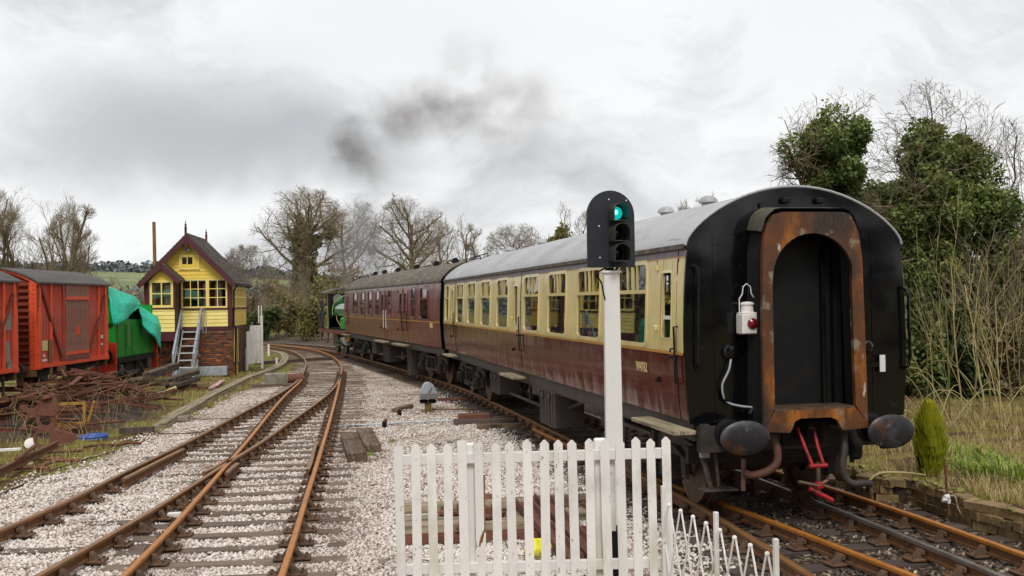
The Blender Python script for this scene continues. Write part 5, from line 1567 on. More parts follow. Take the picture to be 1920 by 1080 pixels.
# ================================================================== GROUND SIGNAL AND POINT RODS
gp = on_ground(803, 772)
gs = thing('ground_signal', (gp.x, gp.y, -0.2), 'small grey hooded ground signal on a stub post in the ballast', 'signal', 0.25)
gs.scale = (0.92, 0.92, 0.84)
mb = MB(); mb.cbox((0, 0, 0.13), (0.16, 0.16, 0.30), 0.01); mb.build('stub_post', mk('stub_yellow', srgb('#6f5a2c'), 0.8, var=[(8, 5, 0.45, 0.7, srgb('#4f3f25'))]), gs)
mb = MB(); mb.cbox((-0.12, 0, 0.32), (0.22, 0.22, 0.10), 0.02); mb.cbox((0.12, 0, 0.32), (0.18, 0.2, 0.12), 0.02); mb.cyl((-0.22, -0.05, 0.34), (0.22, -0.05, 0.34), 0.03, n=8); mb.build('mechanism', M['black_dull'], gs)
mb = MB()
hp = [(-0.24, 0.40), (0.24, 0.40), (0.24, 0.56), (0.10, 0.86), (0.04, 0.90), (-0.04, 0.90), (-0.12, 0.84), (-0.24, 0.58)]
mb.prism(hp, -0.20, 0.12, 'Y'); mb.build('hood', M['metal_grey'], gs)
MB().box((0, -0.215, 0.49), (0.47, 0.03, 0.16)).build('face_plate', M['iron_grey'], gs)
MB().box((0.03, -0.222, 0.68), (0.03, 0.02, 0.16), ry=0.6).build('blade', M['iron_grey'], gs)
def rod(pts, r, mat, label, name='signal_wire', cat='rod', grp=None):
    return tag(MB().tube(pts, r, 6).build(name, M[mat]), label, cat, grp)
def on(u, v, dz=0.05): p = on_ground(u, v); p.z += dz; return p
rod([on(610, 806, 0.06), on(660, 801, 0.05), on(720, 800, 0.06), on(780, 796, 0.06), on(883, 792, 0.06)], 0.016, 'galvanised', 'pale metal point rod running across the ballast to the train line', 'point_rod')
rod([on(680, 777), on(745, 773), on(786, 771)], 0.008, 'galvanised', 'thin signal wire stretched to the grey ground signal', 'signal_wire', 'wire')
rod([on(810, 771), on(870, 771), on(915, 768)], 0.02, 'rust', 'rusty rod from the ground signal to the rail', 'point_rod')
for (u, v) in ((721, 802), (749, 779)):
    p = on_ground(u, v)
    t = thing('wire_pulley', (p.x, p.y, -0.2), 'small dark pulley stake carrying a wire in the ballast', 'pulley', group='wire pulleys')
    MB().cbox((0, 0, 0.07), (0.10, 0.08, 0.14), 0.01).build('stake', M['black_dull'], t)
    MB().lathe([(0.05, -0.02), (0.03, 0.0), (0.05, 0.02)], 10, (0.02, 0, 0.15), 'Y').build('wheel', M['rust'], t)
a = on_ground(752, 770); timber((a.x - 0.12, a.y - 0.5), (a.x + 0.18, a.y + 0.7), 0.16, 0.10, -0.2, 'timber', 'short rotten timber beside the ground signal', name='timber_block')
a = on_ground(850, 752); timber((a.x - 0.45, a.y), (a.x + 0.45, a.y + 0.05), 0.16, 0.09, -0.2, 'rust_red', 'rusty iron bar lying beyond the ground signal', name='iron_bar', cat='metal bar')
# cranks and boxes by the rail
a = on_ground(890, 792)
pb = thing('point_crank', (a.x, a.y, -0.2), 'rusty point crank box on a dark timber by the train rail', 'point crank', 0.1)
MB().cbox((0, 0.15, 0.12), (0.75, 0.3, 0.14), 0.02).build('casing', M['rust'], pb)
MB().cbox((0.2, -0.35, 0.05), (1.4, 0.28, 0.14), 0.015).build('bearer', M['sleeper_dark'], pb)
MB().cbox((0.75, -0.1, 0.10), (0.5, 0.16, 0.08), 0.015, rz=0.2).build('arm', M['rust_red'], pb)
a = on_ground(955, 803); timber((a.x - 0.7, a.y - 0.1), (a.x + 0.55, a.y + 0.15), 0.2, 0.10, -0.2, 'timber', 'long loose plank between point crank and rail', name='timber_plank')
# strips of moss in the ballast
# ================================================================== SIGNAL BOX
BX = Vector((-11.18, 41.53, -0.2))
box = thing('signal_box', BX, 'yellow weatherboarded signal box with maroon gables on a brick base', 'signal box', 0.12)
BW, BD, BF, BE, BR = 3.38, 3.9, 1.93, 3.82, 5.56      # width, depth, floor, eaves, ridge
def P(mb, name, mat, parent=None, smooth=False): return mb.build(name, M[mat] if isinstance(mat, str) else mat, parent or box, smooth)
# brick base: real bricks in courses, joined because there are hundreds of them
brng = np.random.default_rng(5)
mk('brick', (0, 0, 0), 0.9, attr=('rnd', [(0.0, srgb('#2e2421')), (0.3, srgb('#53382c')), (0.6, srgb('#754630')), (0.85, srgb('#9a5730')), (1.0, srgb('#b06a36'))]), bump=[(30, 0.3, 0.01)])
mk('mortar', srgb('#6a5a4c'), 0.95)
V_, F_, A_ = [], [], []
def brick_face(x0, x1, z0, z1, place):
    ch = 0.075
    nz = int((z1 - z0) / ch)
    for j in range(nz):
        x = x0 - (0.1125 if j % 2 else 0.0)
        while x < x1 - 0.01:
            w = 0.225 if brng.random() < 0.75 else 0.1125
            a, c = max(x, x0) + 0.005, min(x + w, x1) - 0.005
            if c - a > 0.03:
                d = 0.006 + 0.008 * brng.random()
                k = len(V_)
                for (q, zz, dd) in ((a, z0 + j * ch + 0.005, 0), (c, z0 + j * ch + 0.005, 0), (c, z0 + (j + 1) * ch - 0.005, 0), (a, z0 + (j + 1) * ch - 0.005, 0), (a + 0.004, z0 + j * ch + 0.009, d), (c - 0.004, z0 + j * ch + 0.009, d), (c - 0.004, z0 + (j + 1) * ch - 0.009, d), (a + 0.004, z0 + (j + 1) * ch - 0.009, d)):
                    V_.append(place(q, zz, dd))
                tone = np.clip(brng.normal(0.45, 0.2) + (0.3 if brng.random() < 0.12 else 0), 0, 1)
                A_.extend([tone] * 8)
                F_.extend([(k + 4, k + 5, k + 6, k + 7), (k, k + 1, k + 5, k + 4), (k + 1, k + 2, k + 6, k + 5), (k + 2, k + 3, k + 7, k + 6), (k + 3, k, k + 4, k + 7)])
            x += w
P(MB().box((-BW / 2, BD / 2, BF / 2 - 0.1), (BW, BD, BF + 0.2)), 'base_wall', 'mortar')
brick_face(-BW, 0, -0.05, BF - 0.12, lambda q, z, d: (q, -d - 0.001, z))
brick_face(0, BD, -0.05, 0.45, lambda q, z, d: (d + 0.001, q, z))
brick_face(0, 0.25, 0.45, BF - 0.12, lambda q, z, d: (d + 0.001, q, z))
brick_face(1.25, BD, 0.45, BF - 0.12, lambda q, z, d: (d + 0.001, q, z))
bo_ = np_mesh('brickwork', np.array(V_), np.array(F_), M['brick'], box, {'rnd': np.array(A_)})
bo_['kind'] = 'stuff'
# locking-room window and yellow boarding low on the side
wn_ = P(MB().box((0.0, 0.75, 1.15), (0.03, 1.0, 1.35)), 'base_window', 'interior_dark')
P(MB().box((0.02, 0.28, 1.15), (0.05, 0.07, 1.36)).box((0.02, 1.22, 1.15), (0.05, 0.07, 1.36)).box((0.02, 0.75, 1.15), (0.04, 0.05, 1.3)), 'window_frame', 'box_cream', wn_)
P(MB().box((0.04, 0.75, 0.47), (0.10, 1.06, 0.07)), 'sill', 'concrete', wn_)
P(MB().box((0.012, 0.75, 0.2), (0.03, 0.9, 0.44)), 'base_panel', 'box_yellow')
# maroon floor band
P(MB().box((-BW / 2, BD / 2, BF - 0.06), (BW + 0.06, BD + 0.06, 0.13)), 'floor_band', 'box_maroon')
def board(x0, x1, z0, z1, y, nm='weatherboard', mat='box_pale', par=None):
    mb = MB(); mb.add([(x0, y, z0), (x1, y, z0), (x1, y, z1), (x0, y, z1), (x0, y - 0.026, z0), (x1, y - 0.026, z0), (x1, y - 0.006, z1), (x0, y - 0.006, z1)], [(4, 5, 6, 7), (0, 1, 5, 4), (3, 7, 6, 2), (0, 4, 7, 3), (1, 2, 6, 5), (0, 3, 2, 1)])
    return P(mb, nm, mat, par)
PX0, PX1 = -3.0, -2.02       # porch
# body behind the boards
P(MB().box((-BW / 2, BD / 2, 2.33), (BW - 0.02, BD - 0.02, 0.72)), 'wall_core', 'box_yellow')
bh = 0.145
z = BF + 0.02
while z < 2.60:
    board(-2.02, -0.16, z, z + bh, -0.012)
    z += bh
for x in (-0.08, -2.05, -BW + 0.08):
    P(MB().box((x, -0.02, (BF + BE) / 2), (0.17, 0.10, BE - BF)), 'corner_post', 'box_maroon')
P(MB().box((-1.05, -0.035, 2.655), (1.95, 0.10, 0.05)), 'sill', 'box_maroon')
# front windows: two sashes of panes
def sash(x0, x1, z0, z1, nx_, nz_, y, par=box):
    fr = MB()
    t = 0.065
    fr.box(((x0 + x1) / 2, y, z0 + t / 2), (x1 - x0, 0.05, t)).box(((x0 + x1) / 2, y, z1 - t / 2), (x1 - x0, 0.05, t)).box((x0 + t / 2, y, (z0 + z1) / 2), (t, 0.048, z1 - z0)).box((x1 - t / 2, y, (z0 + z1) / 2), (t, 0.048, z1 - z0))
    ax0, ax1, az0, az1 = x0 + t, x1 - t, z0 + t, z1 - t
    for k in range(1, nx_): fr.box((ax0 + (ax1 - ax0) * k / nx_, y, (z0 + z1) / 2), (0.035, 0.04, az1 - az0))
    for k in range(1, nz_): fr.box(((x0 + x1) / 2, y, az0 + (az1 - az0) * k / nz_), (ax1 - ax0, 0.036, 0.03))
    fo = P(fr, 'window', 'box_cream', par)
    for i in range(nx_):
        for j in range(nz_):
            a, c = ax0 + (ax1 - ax0) * i / nx_, ax0 + (ax1 - ax0) * (i + 1) / nx_
            d, e = az0 + (az1 - az0) * j / nz_, az0 + (az1 - az0) * (j + 1) / nz_
            P(MB().add([(a, y + 0.01, d), (c, y + 0.01, d), (c, y + 0.01, e), (a, y + 0.01, e)], [(0, 1, 2, 3)]), 'pane', 'glass_dark', fo)
    return fo
sash(-1.97, -0.95, 2.69, 3.86, 3, 3, -0.02)
sash(-0.95, -0.18, 2.69, 3.86, 2, 3, -0.035)
# gable boards cut to the roof slope
ry_ = lambda x: BE - 0.02 + (BR - BE) * (1 - abs(x + BW / 2) / (BW / 2 + 0.0))
P(MB().prism([(-BW + 0.05, BE - 0.02), (-0.05, BE - 0.02), (-BW / 2, BR - 0.06)], 0.0, 0.05, 'Y'), 'gable_core', 'box_yellow')
z = 3.87
while z < BR - 0.15:
    t = (BR - 0.04 - z) / (BR - BE) * BW / 2
    t2 = (BR - 0.04 - z - bh) / (BR - BE) * BW / 2
    if t > 0.1:
        mb = MB(); c = -BW / 2; t2 = max(0.03, t2)
        mb.add([(c - t, -0.036, z), (c + t, -0.036, z), (c + t2, -0.014, z + bh), (c - t2, -0.014, z + bh), (c - t, 0.0, z), (c + t, 0.0, z), (c + t2, 0.0, z + bh), (c - t2, 0.0, z + bh)], [(0, 1, 2, 3), (4, 5, 1, 0), (2, 6, 7, 3), (4, 0, 3, 7), (1, 5, 6, 2)])
        P(mb, 'weatherboard', 'box_yellow')
    z += bh
gwf = sash(-2.02, -1.24, 4.22, 4.80, 1, 1, -0.05)
P(MB().box((-1.63, -0.058, 4.51), (0.76, 0.02, 0.56)), 'panel', 'box_yellow', gwf)
P(MB().box((-1.82, -0.072, 4.58), (0.17, 0.01, 0.27)), 'pane', 'lens_dark', gwf)
P(MB().box((-1.60, -0.072, 4.58), (0.17, 0.01, 0.27)), 'pane', 'lens_dark', gwf)
fl_ = P(MB().cbox((-1.69, -0.16, 5.0), (0.20, 0.16, 0.12), 0.02, rx=0.4), 'floodlight', 'metal_grey')
P(MB().cbox((-1.36, -0.10, 5.03), (0.10, 0.10, 0.22), 0.02), 'alarm_box', 'white_plain')
# side wall: boards below, glazed above
z = BF + 0.02
while z < 2.60:
    mb = MB(); mb.add([(0.012, 0.05, z), (0.012, BD, z), (0.012, BD, z + bh), (0.012, 0.05, z + bh), (0.036, 0.05, z), (0.036, BD, z), (0.016, BD, z + bh), (0.016, 0.05, z + bh)], [(4, 5, 6, 7), (4, 0, 1, 5), (7, 6, 2, 3)])
    P(mb, 'weatherboard', 'box_yellow')
    z += bh
P(MB().box((0.03, BD / 2, 2.655), (0.10, BD, 0.05)), 'sill', 'box_maroon')
sw = MB()
for k in range(9): sw.box((0.01, 0.1 + (BD - 0.2) * k / 8, 3.25), (0.06, 0.10 if k % 2 == 0 else 0.05, 1.15))
for zz in (2.72, 3.1, 3.48, 3.80): sw.box((0.012, BD / 2, zz), (0.05, BD - 0.1, 0.06))
swo = P(sw, 'side_window', 'box_cream')
P(MB().add([(0, 0.05, 2.7), (0, BD, 2.7), (0, BD, 3.82), (0, 0.05, 3.82)], [(0, 1, 2, 3)]), 'pane', 'glass_dark', swo)
P(MB().box((-BW, BD / 2, 3.2), (0.06, BD, 1.3)).box((-BW / 2, BD, 3.2), (BW, 0.06, 1.3)), 'back_wall', 'box_yellow')
P(MB().box((-BW / 2, BD / 2, BF + 0.72), (BW - 0.1, BD - 0.1, 0.04)), 'room_floor', 'interior')
P(MB().box((-1.2, 2.6, 3.1), (1.7, 0.4, 0.8)), 'lever_frame', 'interior_dark')
for x in (-1.0, -0.55, -2.3, -2.9): P(MB().box((x, 0.12 if x > -2 else -0.9, 3.2), (0.26, 0.02, 0.95)), 'curtain', 'concrete')
# roof of slates in courses, bargeboards, finials
OV, SO = 0.40, 0.17
sl = math.hypot(BW / 2 + SO, (BR - BE) * (BW / 2 + SO) / (BW / 2))
slope = math.atan2(BR - BE, BW / 2)
def slates(name_par, ridge_x, ridge_z, y0, y1, length, ang, sgn, par):
    deck = MB()
    cx = ridge_x + sgn * math.cos(ang) * length / 2; cz = ridge_z - math.sin(ang) * length / 2
    deck.box((cx, (y0 + y1) / 2, cz), (length, y1 - y0, 0.05), ry=sgn * ang)
    ro = P(deck, 'roof', 'slate', par)
    rr = np.random.default_rng(int(abs(ridge_x * 10)) + (sgn > 0))
    n_ = int(length / 0.17)
    SV, SF, SA = [], [], []
    for i in range(n_):
        y = y0 - (0.12 if i % 2 else 0)
        while y < y1:
            a, c = max(y, y0) + 0.004, min(y + 0.24, y1) - 0.004
            if c - a > 0.04:
                s0, s1 = 0.17 * i, min(0.17 * (i + 1) + 0.03, length + 0.02)
                lift = 0.036 + 0.012 * rr.random()
                k = len(SV)
                for (yy, s, hgt) in ((a, s0, 0.027), (c, s0, 0.027), (c, s1, lift), (a, s1, lift), (a, s1, 0.02), (c, s1, 0.02)):
                    SV.append((ridge_x + sgn * (math.cos(ang) * s + math.sin(ang) * hgt), yy, ridge_z - math.sin(ang) * s + math.cos(ang) * hgt))
                SF.extend([(k, k + 1, k + 2, k + 3), (k + 3, k + 2, k + 5, k + 4)])
                SA.extend([np.clip(rr.normal(0.5, 0.22), 0, 1)] * 6)
            y += 0.24
    o = np_mesh('slates', np.array(SV), np.array(SF), M['slate_tone'], ro, {'rnd': np.array(SA)})
    o['kind'] = 'stuff'
    return ro
mk('slate_tone', (0, 0, 0), 0.85, attr=('rnd', [(0.0, srgb('#3d3632')), (0.5, srgb('#5d534c')), (1.0, srgb('#7a6d5c'))]), var=[(2, 4, 0.55, 0.75, srgb('#6a6448'))])
for sgn in (-1, 1):
    slates('r', -BW / 2, BR + 0.03, -OV, BD + 0.35, sl, slope, sgn, box)
P(MB().tube([(-BW / 2, -OV, BR + 0.06), (-BW / 2, BD + 0.35, BR + 0.06)], 0.06, 8), 'ridge_tile', 'slate')
def barge(xc, zr, y, half, ang, length, wd=0.20):
    for sgn in (-1, 1):
        cx = xc + sgn * math.cos(ang) * length / 2 - sgn * math.sin(ang) * wd * 0.35; cz = zr - math.sin(ang) * length / 2 - math.cos(ang) * wd * 0.35
        P(MB().box((cx, y + (0.002 if sgn > 0 else 0), cz), (length + 0.1, 0.045, wd), ry=sgn * ang), 'bargeboard', 'box_maroon')
barge(-BW / 2, BR + 0.0, -OV, BW / 2, slope, sl)
barge(-BW / 2, BR + 0.0, BD + 0.35, BW / 2, slope, sl)
for yy in (-OV - 0.03, BD + 0.38):
    fi = MB(); fi.cbox((-BW / 2, yy, BR - 0.10), (0.09, 0.05, 0.75), 0.01); fi.lathe([(0.03, 0.25), (0.055, 0.32), (0.03, 0.38), (0.05, 0.44), (0.02, 0.48), (0.012, 0.58), (0.003, 0.62)], 8, (-BW / 2, yy, BR - 0.02)); fi.lathe([(0.02, -0.62), (0.05, -0.55), (0.04, -0.48)], 8, (-BW / 2, yy, BR)); P(fi, 'finial', 'box_maroon')
P(MB().tube([(SO + 0.06, -OV, BE - 0.22), (SO + 0.06, BD + 0.3, BE - 0.24)], 0.05, 8), 'gutter', 'black_dull')
P(MB().tube([(SO + 0.04, -0.1, BE - 0.24), (0.08, -0.06, BE - 0.45), (0.06, -0.05, BF + 0.1), (0.13, -0.08, BF - 0.1), (0.10, -0.06, 0.0)], 0.035, 8), 'downpipe', 'black_dull')
# porch
pz0, pz1, py = 1.80, 3.72, -1.0
por = P(MB().box(((PX0 + PX1) / 2, py / 2, pz0 - 0.18), (PX1 - PX0 + 0.06, 1.06, 0.36)), 'porch', 'box_maroon')
P(MB().box((PX0 + 0.02, py / 2, (pz0 + pz1) / 2), (0.04, 0.98, pz1 - pz0)), 'porch_side', 'box_yellow', por)
P(MB().box((PX1 - 0.02, py / 2, (pz0 + pz1) / 2), (0.04, 0.94, pz1 - pz0)), 'porch_door', mk('door_dark', srgb('#3a2620'), 0.6), por)
z = pz0
while z < 2.63:
    board(PX0, PX1 - 0.02, z, z + 0.16, py + 0.02, par=por)
    z += 0.16
P(MB().box(((PX0 + PX1) / 2, py + 0.0, 2.70), (PX1 - PX0, 0.07, 0.045)), 'porch_sill', 'box_maroon', por)
for x in (PX0, PX1 - 0.02): P(MB().box((x, py + 0.0, 3.2), (0.06, 0.07, 1.06)), 'porch_post', 'box_maroon', por)
wfr = MB()
wx0, wx1, wz0, wz1 = PX0 + 0.04, PX1 - 0.06, 2.73, 3.78
wfr.box(((wx0 + wx1) / 2, py, wz0 + 0.05), (wx1 - wx0, 0.05, 0.10)).box(((wx0 + wx1) / 2, py, wz1 - 0.04), (wx1 - wx0, 0.05, 0.08))
for x in (wx0 + 0.045, wx1 - 0.045): wfr.box((x, py, (wz0 + wz1) / 2), (0.09, 0.048, wz1 - wz0))
wfr.box(((wx0 + wx1) / 2, py, (wz0 + wz1) / 2), (0.045, 0.045, wz1 - wz0)).box(((wx0 + wx1) / 2, py, (wz0 + wz1) / 2 + 0.02), (wx1 - wx0, 0.04, 0.04))
pw = P(wfr, 'porch_window', 'box_cream', por)
for i in range(2):
    for j in range(2):
        a, c = wx0 + (wx1 - wx0) * i / 2, wx0 + (wx1 - wx0) * (i + 1) / 2
        d, e = wz0 + (wz1 - wz0) * j / 2, wz0 + (wz1 - wz0) * (j + 1) / 2
        P(MB().add([(a, py + 0.012, d), (c, py + 0.012, d), (c, py + 0.012, e), (a, py + 0.012, e)], [(0, 1, 2, 3)]), 'pane', 'glass_dark', por)
P(MB().prism([(PX0, 3.74), (PX1 - 0.02, 3.74), ((PX0 + PX1) / 2, 4.25)], py, py + 0.05, 'Y'), 'porch_gable', 'box_yellow', por)
pc = (PX0 + PX1) / 2
pa = math.atan2(0.62, 0.70)
pl = 0.95
for sgn in (-1, 1): slates('p', pc, 4.42, py - 0.22, 0.0, pl, pa, sgn, por)
barge(pc, 4.40, py - 0.22, 0.7, pa, pl, 0.17)
P(MB().cbox((pc, py - 0.25, 4.36), (0.07, 0.05, 0.4), 0.01), 'finial', 'box_maroon', por)
# stairs
mk('tread_grey', srgb('#b9bbb8'), 0.6)
st = bpy.data.objects.new('stairs', None); col.objects.link(st); st.parent = box; st.location = (0, 0, 0)
SX0, SX1 = -1.90, -1.26
yb_, yt_ = -1.75, -0.15
for x in (SX0, SX1):
    P(MB().add([(x - 0.02, yb_, 0), (x + 0.02, yb_, 0), (x + 0.02, yb_ + 0.25, 0), (x - 0.02, yb_ + 0.25, 0), (x - 0.02, yt_, BF - 0.1), (x + 0.02, yt_, BF - 0.1), (x + 0.02, yt_ + 0.1, BF - 0.15), (x - 0.02, yt_ + 0.1, BF - 0.15)], [(0, 1, 5, 4), (1, 2, 6, 5), (2, 3, 7, 6), (3, 0, 4, 7), (4, 5, 6, 7), (0, 3, 2, 1)]), 'stringer', 'galvanised', st)
for k in range(7):
    t = (k + 0.6) / 7.2
    P(MB().cbox(((SX0 + SX1) / 2, yb_ + 0.12 + (yt_ - yb_) * t, BF * t - 0.02), (SX1 - SX0 - 0.05, 0.24, 0.045), 0.008), 'tread', 'tread_grey', st)
for x in (SX0 - 0.06, SX1 + 0.06):
    P(MB().tube([(x, yb_, 0.05), (x, yb_ - 0.05, 0.95), (x, yt_ + 0.1, BF + 0.72)], 0.045, 6).tube([(x, yb_ + 0.03, 0.50), (x, yt_, BF + 0.30)], 0.03, 6).tube([(x, yt_ + 0.05, BF - 0.1), (x, yt_ + 0.1, BF + 0.74)], 0.03, 6).tube([(x, (yb_ + yt_) / 2, BF * 0.45), (x, (yb_ + yt_) / 2, BF * 0.5 + 0.82)], 0.024, 6), 'handrail', 'galvanised', st)
P(MB().tube([(SX1 + 0.12, -0.1, BF - 0.25), (SX1 + 0.18, -0.12, BF + 0.7), (SX1 + 0.06, -0.12, BF + 0.74)], 0.02, 6).tube([(SX1 + 0.24, -0.06, BF - 0.25), (SX1 + 0.24, -0.06, BF + 0.7)], 0.018, 6), 'landing_rail', 'galvanised', st)
# pole behind
pp = at_depth(292, 480, 44.5)
pole = tag(MB().cyl((0, 0, -0.4), (-0.06, 0, 7.2), 0.085, 0.07, 10).build('timber_pole', mk('pole_wood', srgb('#8a6a35'), 0.8, var=[(4, 5, 0.45, 0.7, srgb('#5a4020'), (1, 1, 0.2))])), 'tall bare wooden pole rising behind the signal box roof', 'pole')
t_ = at_depth(290, 416, 44.5)
pole.location = (pp.x, pp.y, -0.2); pole.scale = (1, 1, (t_.z + 0.2) / 7.2)

# things round the box
tr_ = thing('metal_trough', BX + Vector((-1.1, -0.55, 0)), 'long grey metal trough lying along the brick base', 'trough', 0.12)
P(MB().cbox((0, 0, 0.20), (2.0, 0.35, 0.36), 0.015), 'trough_body', 'galvanised', tr_)
for k in range(4): P(MB().box((-0.75 + 0.5 * k, -0.182, 0.18), (0.06, 0.03, 0.34)), 'rib', 'metal_grey', tr_)
tb = MB(); tb.lathe([(0.13, 0), (0.15, 0.26), (0.16, 0.28), (0.14, 0.28), (0.12, 0.05)], 14); o = tb.build('bucket', M['white_plain'], smooth=40); o.location = BX + Vector((-1.35, -0.60, 0.38)); tag(o, 'white plastic tub standing on the metal trough', 'tub')
gp = on_ground(463, 694)
gate = thing('white_gate', (gp.x, gp.y, -0.2), 'white boarded gate standing open beside the signal box', 'gate', 1.05)
for k in range(4):
    P(MB().cbox((0.1 + 0.21 * k, 0, 0.95 + 0.12 * (k > 0)), (0.205, 0.03, 1.4 + 0.24 * (k > 0)), 0.006), 'board', 'white_paint', gate)
P(MB().cbox((0.92, 0, 1.15), (0.09, 0.09, 2.3), 0.01), 'gate_post', 'white_paint', gate)
P(MB().tube([(0.92, 0.0, 2.2), (0.92, 0, 2.75), (0.75, 0, 2.75), (0.75, 0, 2.0)], 0.03, 6), 'hoop', 'white_plain', gate)
P(MB().cbox((0.0, 0, 0.45), (0.09, 0.09, 0.95), 0.01), 'gate_post', 'white_paint', gate)
for (u, v, hh) in ((504, 668, 0.62), (519, 683, 0.3)):
    p = on_ground(u, v)
    o = MB().cbox((0, 0, hh / 2), (0.10, 0.10, hh), 0.012).build('marker_post', M['white_paint']); o.location = (p.x, p.y, -0.2)
    tag(o, 'short white marker post beside the bending rails' if hh > 0.4 else 'white stub of a post at the end of the wooden trunking', 'post')
# ================================================================== GOODS VANS
def make_van(name, x, y, label, seed, patchy=False):
    rg = random.Random(seed)
    L, W, Z0, Z1 = 4.62, 2.42, 1.06, 3.26
    root = thing(name, (x, y, 0), label, 'goods van')          # origin under the middle of the near end
    hx = W / 2
    def Q(mb, nm, mat, par=None, smooth=False): return mb.build(nm, M[mat], par or root, smooth)
    # side planks, upright, one by one on the side that shows
    pw = 0.165
    n_ = int((L - 0.3) / pw)
    mesh = []
    for k in range(4):
        mb = MB(); mb.cbox((0, 0, (Z0 + Z1) / 2), (0.04, pw - 0.008, Z1 - Z0), 0.006); o = mb.build('plank', M['van_red'], root); mesh.append(o.data)
        bpy.data.objects.remove(o)
    for k in range(n_):
        inst(mesh[rg.randrange(4)], root, (hx - 0.03 + rg.uniform(-0.003, 0.003), 0.15 + pw * (k + 0.5), 0), name='plank')
    Q(MB().box((-hx + 0.03, L / 2, (Z0 + Z1) / 2), (0.05, L, Z1 - Z0)), 'side_panel', 'van_red')
    Q(MB().box((0, L / 2, Z0 - 0.02), (W - 0.1, L - 0.1, 0.08)), 'floor', 'underframe_dark')
    Q(MB().box((hx - 0.075, L / 2, (Z0 + Z1) / 2), (0.03, L - 0.1, Z1 - Z0)), 'lining', 'interior_dark')
    # roof
    prof = [(-hx - 0.08, Z1 - 0.02)] + [((hx + 0.08) * math.sin(t), Z1 + 0.02 + 0.36 * (math.cos(t) - math.cos(1.2)) / (1 - math.cos(1.2)) if True else 0) for t in np.linspace(-1.2, 1.2, 15)]
    prof = [((hx + 0.09) * k / 7 - 0, Z1 + 0.02 + 0.40 * (1 - (k / 7) ** 2)) for k in range(-7, 8)]
    mb = MB(); mb.prism(prof + [(q[0], q[1] - 0.05) for q in reversed(prof)], -0.10, L + 0.10, 'Y'); Q(mb, 'roof', 'van_roof')
    for yy, nm in ((0.0, -1), (L, 1)):
        en = MB()
        en.prism([(-hx + 0.02, Z0)] + [(hx - 0.02, Z0)] + [(q[0] * 0.97, q[1] - 0.03) for q in reversed(prof)], yy, yy + 0.05 * -nm, 'Y')
        Q(en, 'end_panel', 'van_brown')
        z = Z0 + 0.12
        while z < Z1 - 0.05:      # pressed ribs across the end
            rb = MB(); rb.prism([(yy, z - 0.055), (yy + nm * 0.075, z - 0.02), (yy + nm * 0.075, z + 0.03), (yy, z + 0.05)], -hx + 0.16, hx - 0.16, 'X'); Q(rb, 'end_rib', 'van_brown')
            z += 0.168
        for s in (-1, 1):
            Q(MB().cbox((s * (hx - 0.09), yy + nm * 0.03, (Z0 + Z1) / 2 - 0.02), (0.19, 0.08, Z1 - Z0 + 0.05), 0.008), 'corner_post', 'van_orange')
            rv = MB()
            for k in range(18):
                rv.cyl((s * (hx - 0.06), yy + nm * 0.065, Z0 + 0.1 + k * 0.12), (s * (hx - 0.06), yy + nm * 0.085, Z0 + 0.1 + k * 0.12), 0.014, n=5)
            Q(rv, 'rivets', 'van_brown')
        tp = [((hx + 0.03) * k / 7, Z1 - 0.06 + 0.40 * (1 - (k / 7) ** 2)) for k in range(-7, 8)]
        Q(MB().tube([(a, yy + nm * 0.04, c) for a, c in tp], 0.035, 5), 'end_arch', 'van_orange')
        Q(MB().box((0.35, yy + nm * 0.10, Z0 + 0.15), (0.05, 0.05, 0.3)), 'lamp_iron', 'van_strap')
    for y_ in (0.10, L - 0.10):
        Q(MB().cbox((hx + 0.005, y_, (Z0 + Z1) / 2 - 0.02), (0.05, 0.19, Z1 - Z0 + 0.05), 0.006), 'corner_plate', 'van_orange')
    # stanchions, braces, strap plates
    for y_ in (0.78, L - 0.68):
        Q(MB().cbox((hx + 0.012, y_, (Z0 + Z1) / 2), (0.05, 0.09, Z1 - Z0), 0.006), 'stanchion', 'van_orange')
    dy0, dy1 = 1.62, 3.12
    for y_ in (dy0 - 0.06, dy1 + 0.06):
        Q(MB().cbox((hx + 0.012, y_, (Z0 + Z1) / 2), (0.045, 0.08, Z1 - Z0), 0.006), 'stanchion', 'van_red')
    def brace(y0, z0, y1, z1, mat):
        ln = math.hypot(y1 - y0, z1 - z0)
        Q(MB().box((hx + 0.028, (y0 + y1) / 2, (z0 + z1) / 2), (0.04, ln, 0.085), rx=math.atan2(z1 - z0, y1 - y0)), 'brace', mat)
    brace(0.16, Z1 - 0.05, 1.5, Z0 + 0.05, 'van_brown')
    brace(L - 0.2, Z1 - 0.3, dy1 + 0.1, Z0 + 0.25, 'van_brown')
    for y_ in (0.70, 1.42):
        Q(MB().box((hx + 0.03, y_, 1.25), (0.03, 0.14, 1.05) if y_ < 1 else (0.03, 0.14, 0.5)), 'strap_plate', 'van_strap')
    # doors
    o = MB().cbox((0, 0, (Z0 + Z1) / 2 + 0.02), (0.03, 0.172, Z1 - Z0 - 0.1), 0.007).build('door_plank', M['van_weathered'], root); dmesh = o.data; bpy.data.objects.remove(o)
    for k in range(2):
        a, c = dy0 + (dy1 - dy0) * k / 2, dy0 + (dy1 - dy0) * (k + 1) / 2
        d = Q(MB().cbox((hx + 0.012, (a + c) / 2, (Z0 + Z1) / 2 + 0.02), (0.045, c - a - 0.012, Z1 - Z0 - 0.08), 0.006), 'door', 'van_weathered')
        for q in range(4):
            inst(dmesh, d, (hx + 0.036 + rg.uniform(-0.003, 0.003), a + (c - a) * (q + 0.5) / 4, 0), name='door_plank')
        for z in (1.35, 2.86):
            Q(MB().box((hx + 0.062, (a + c) / 2, z), (0.03, c - a - 0.04, 0.085)), 'hinge_strap', 'van_orange', d)
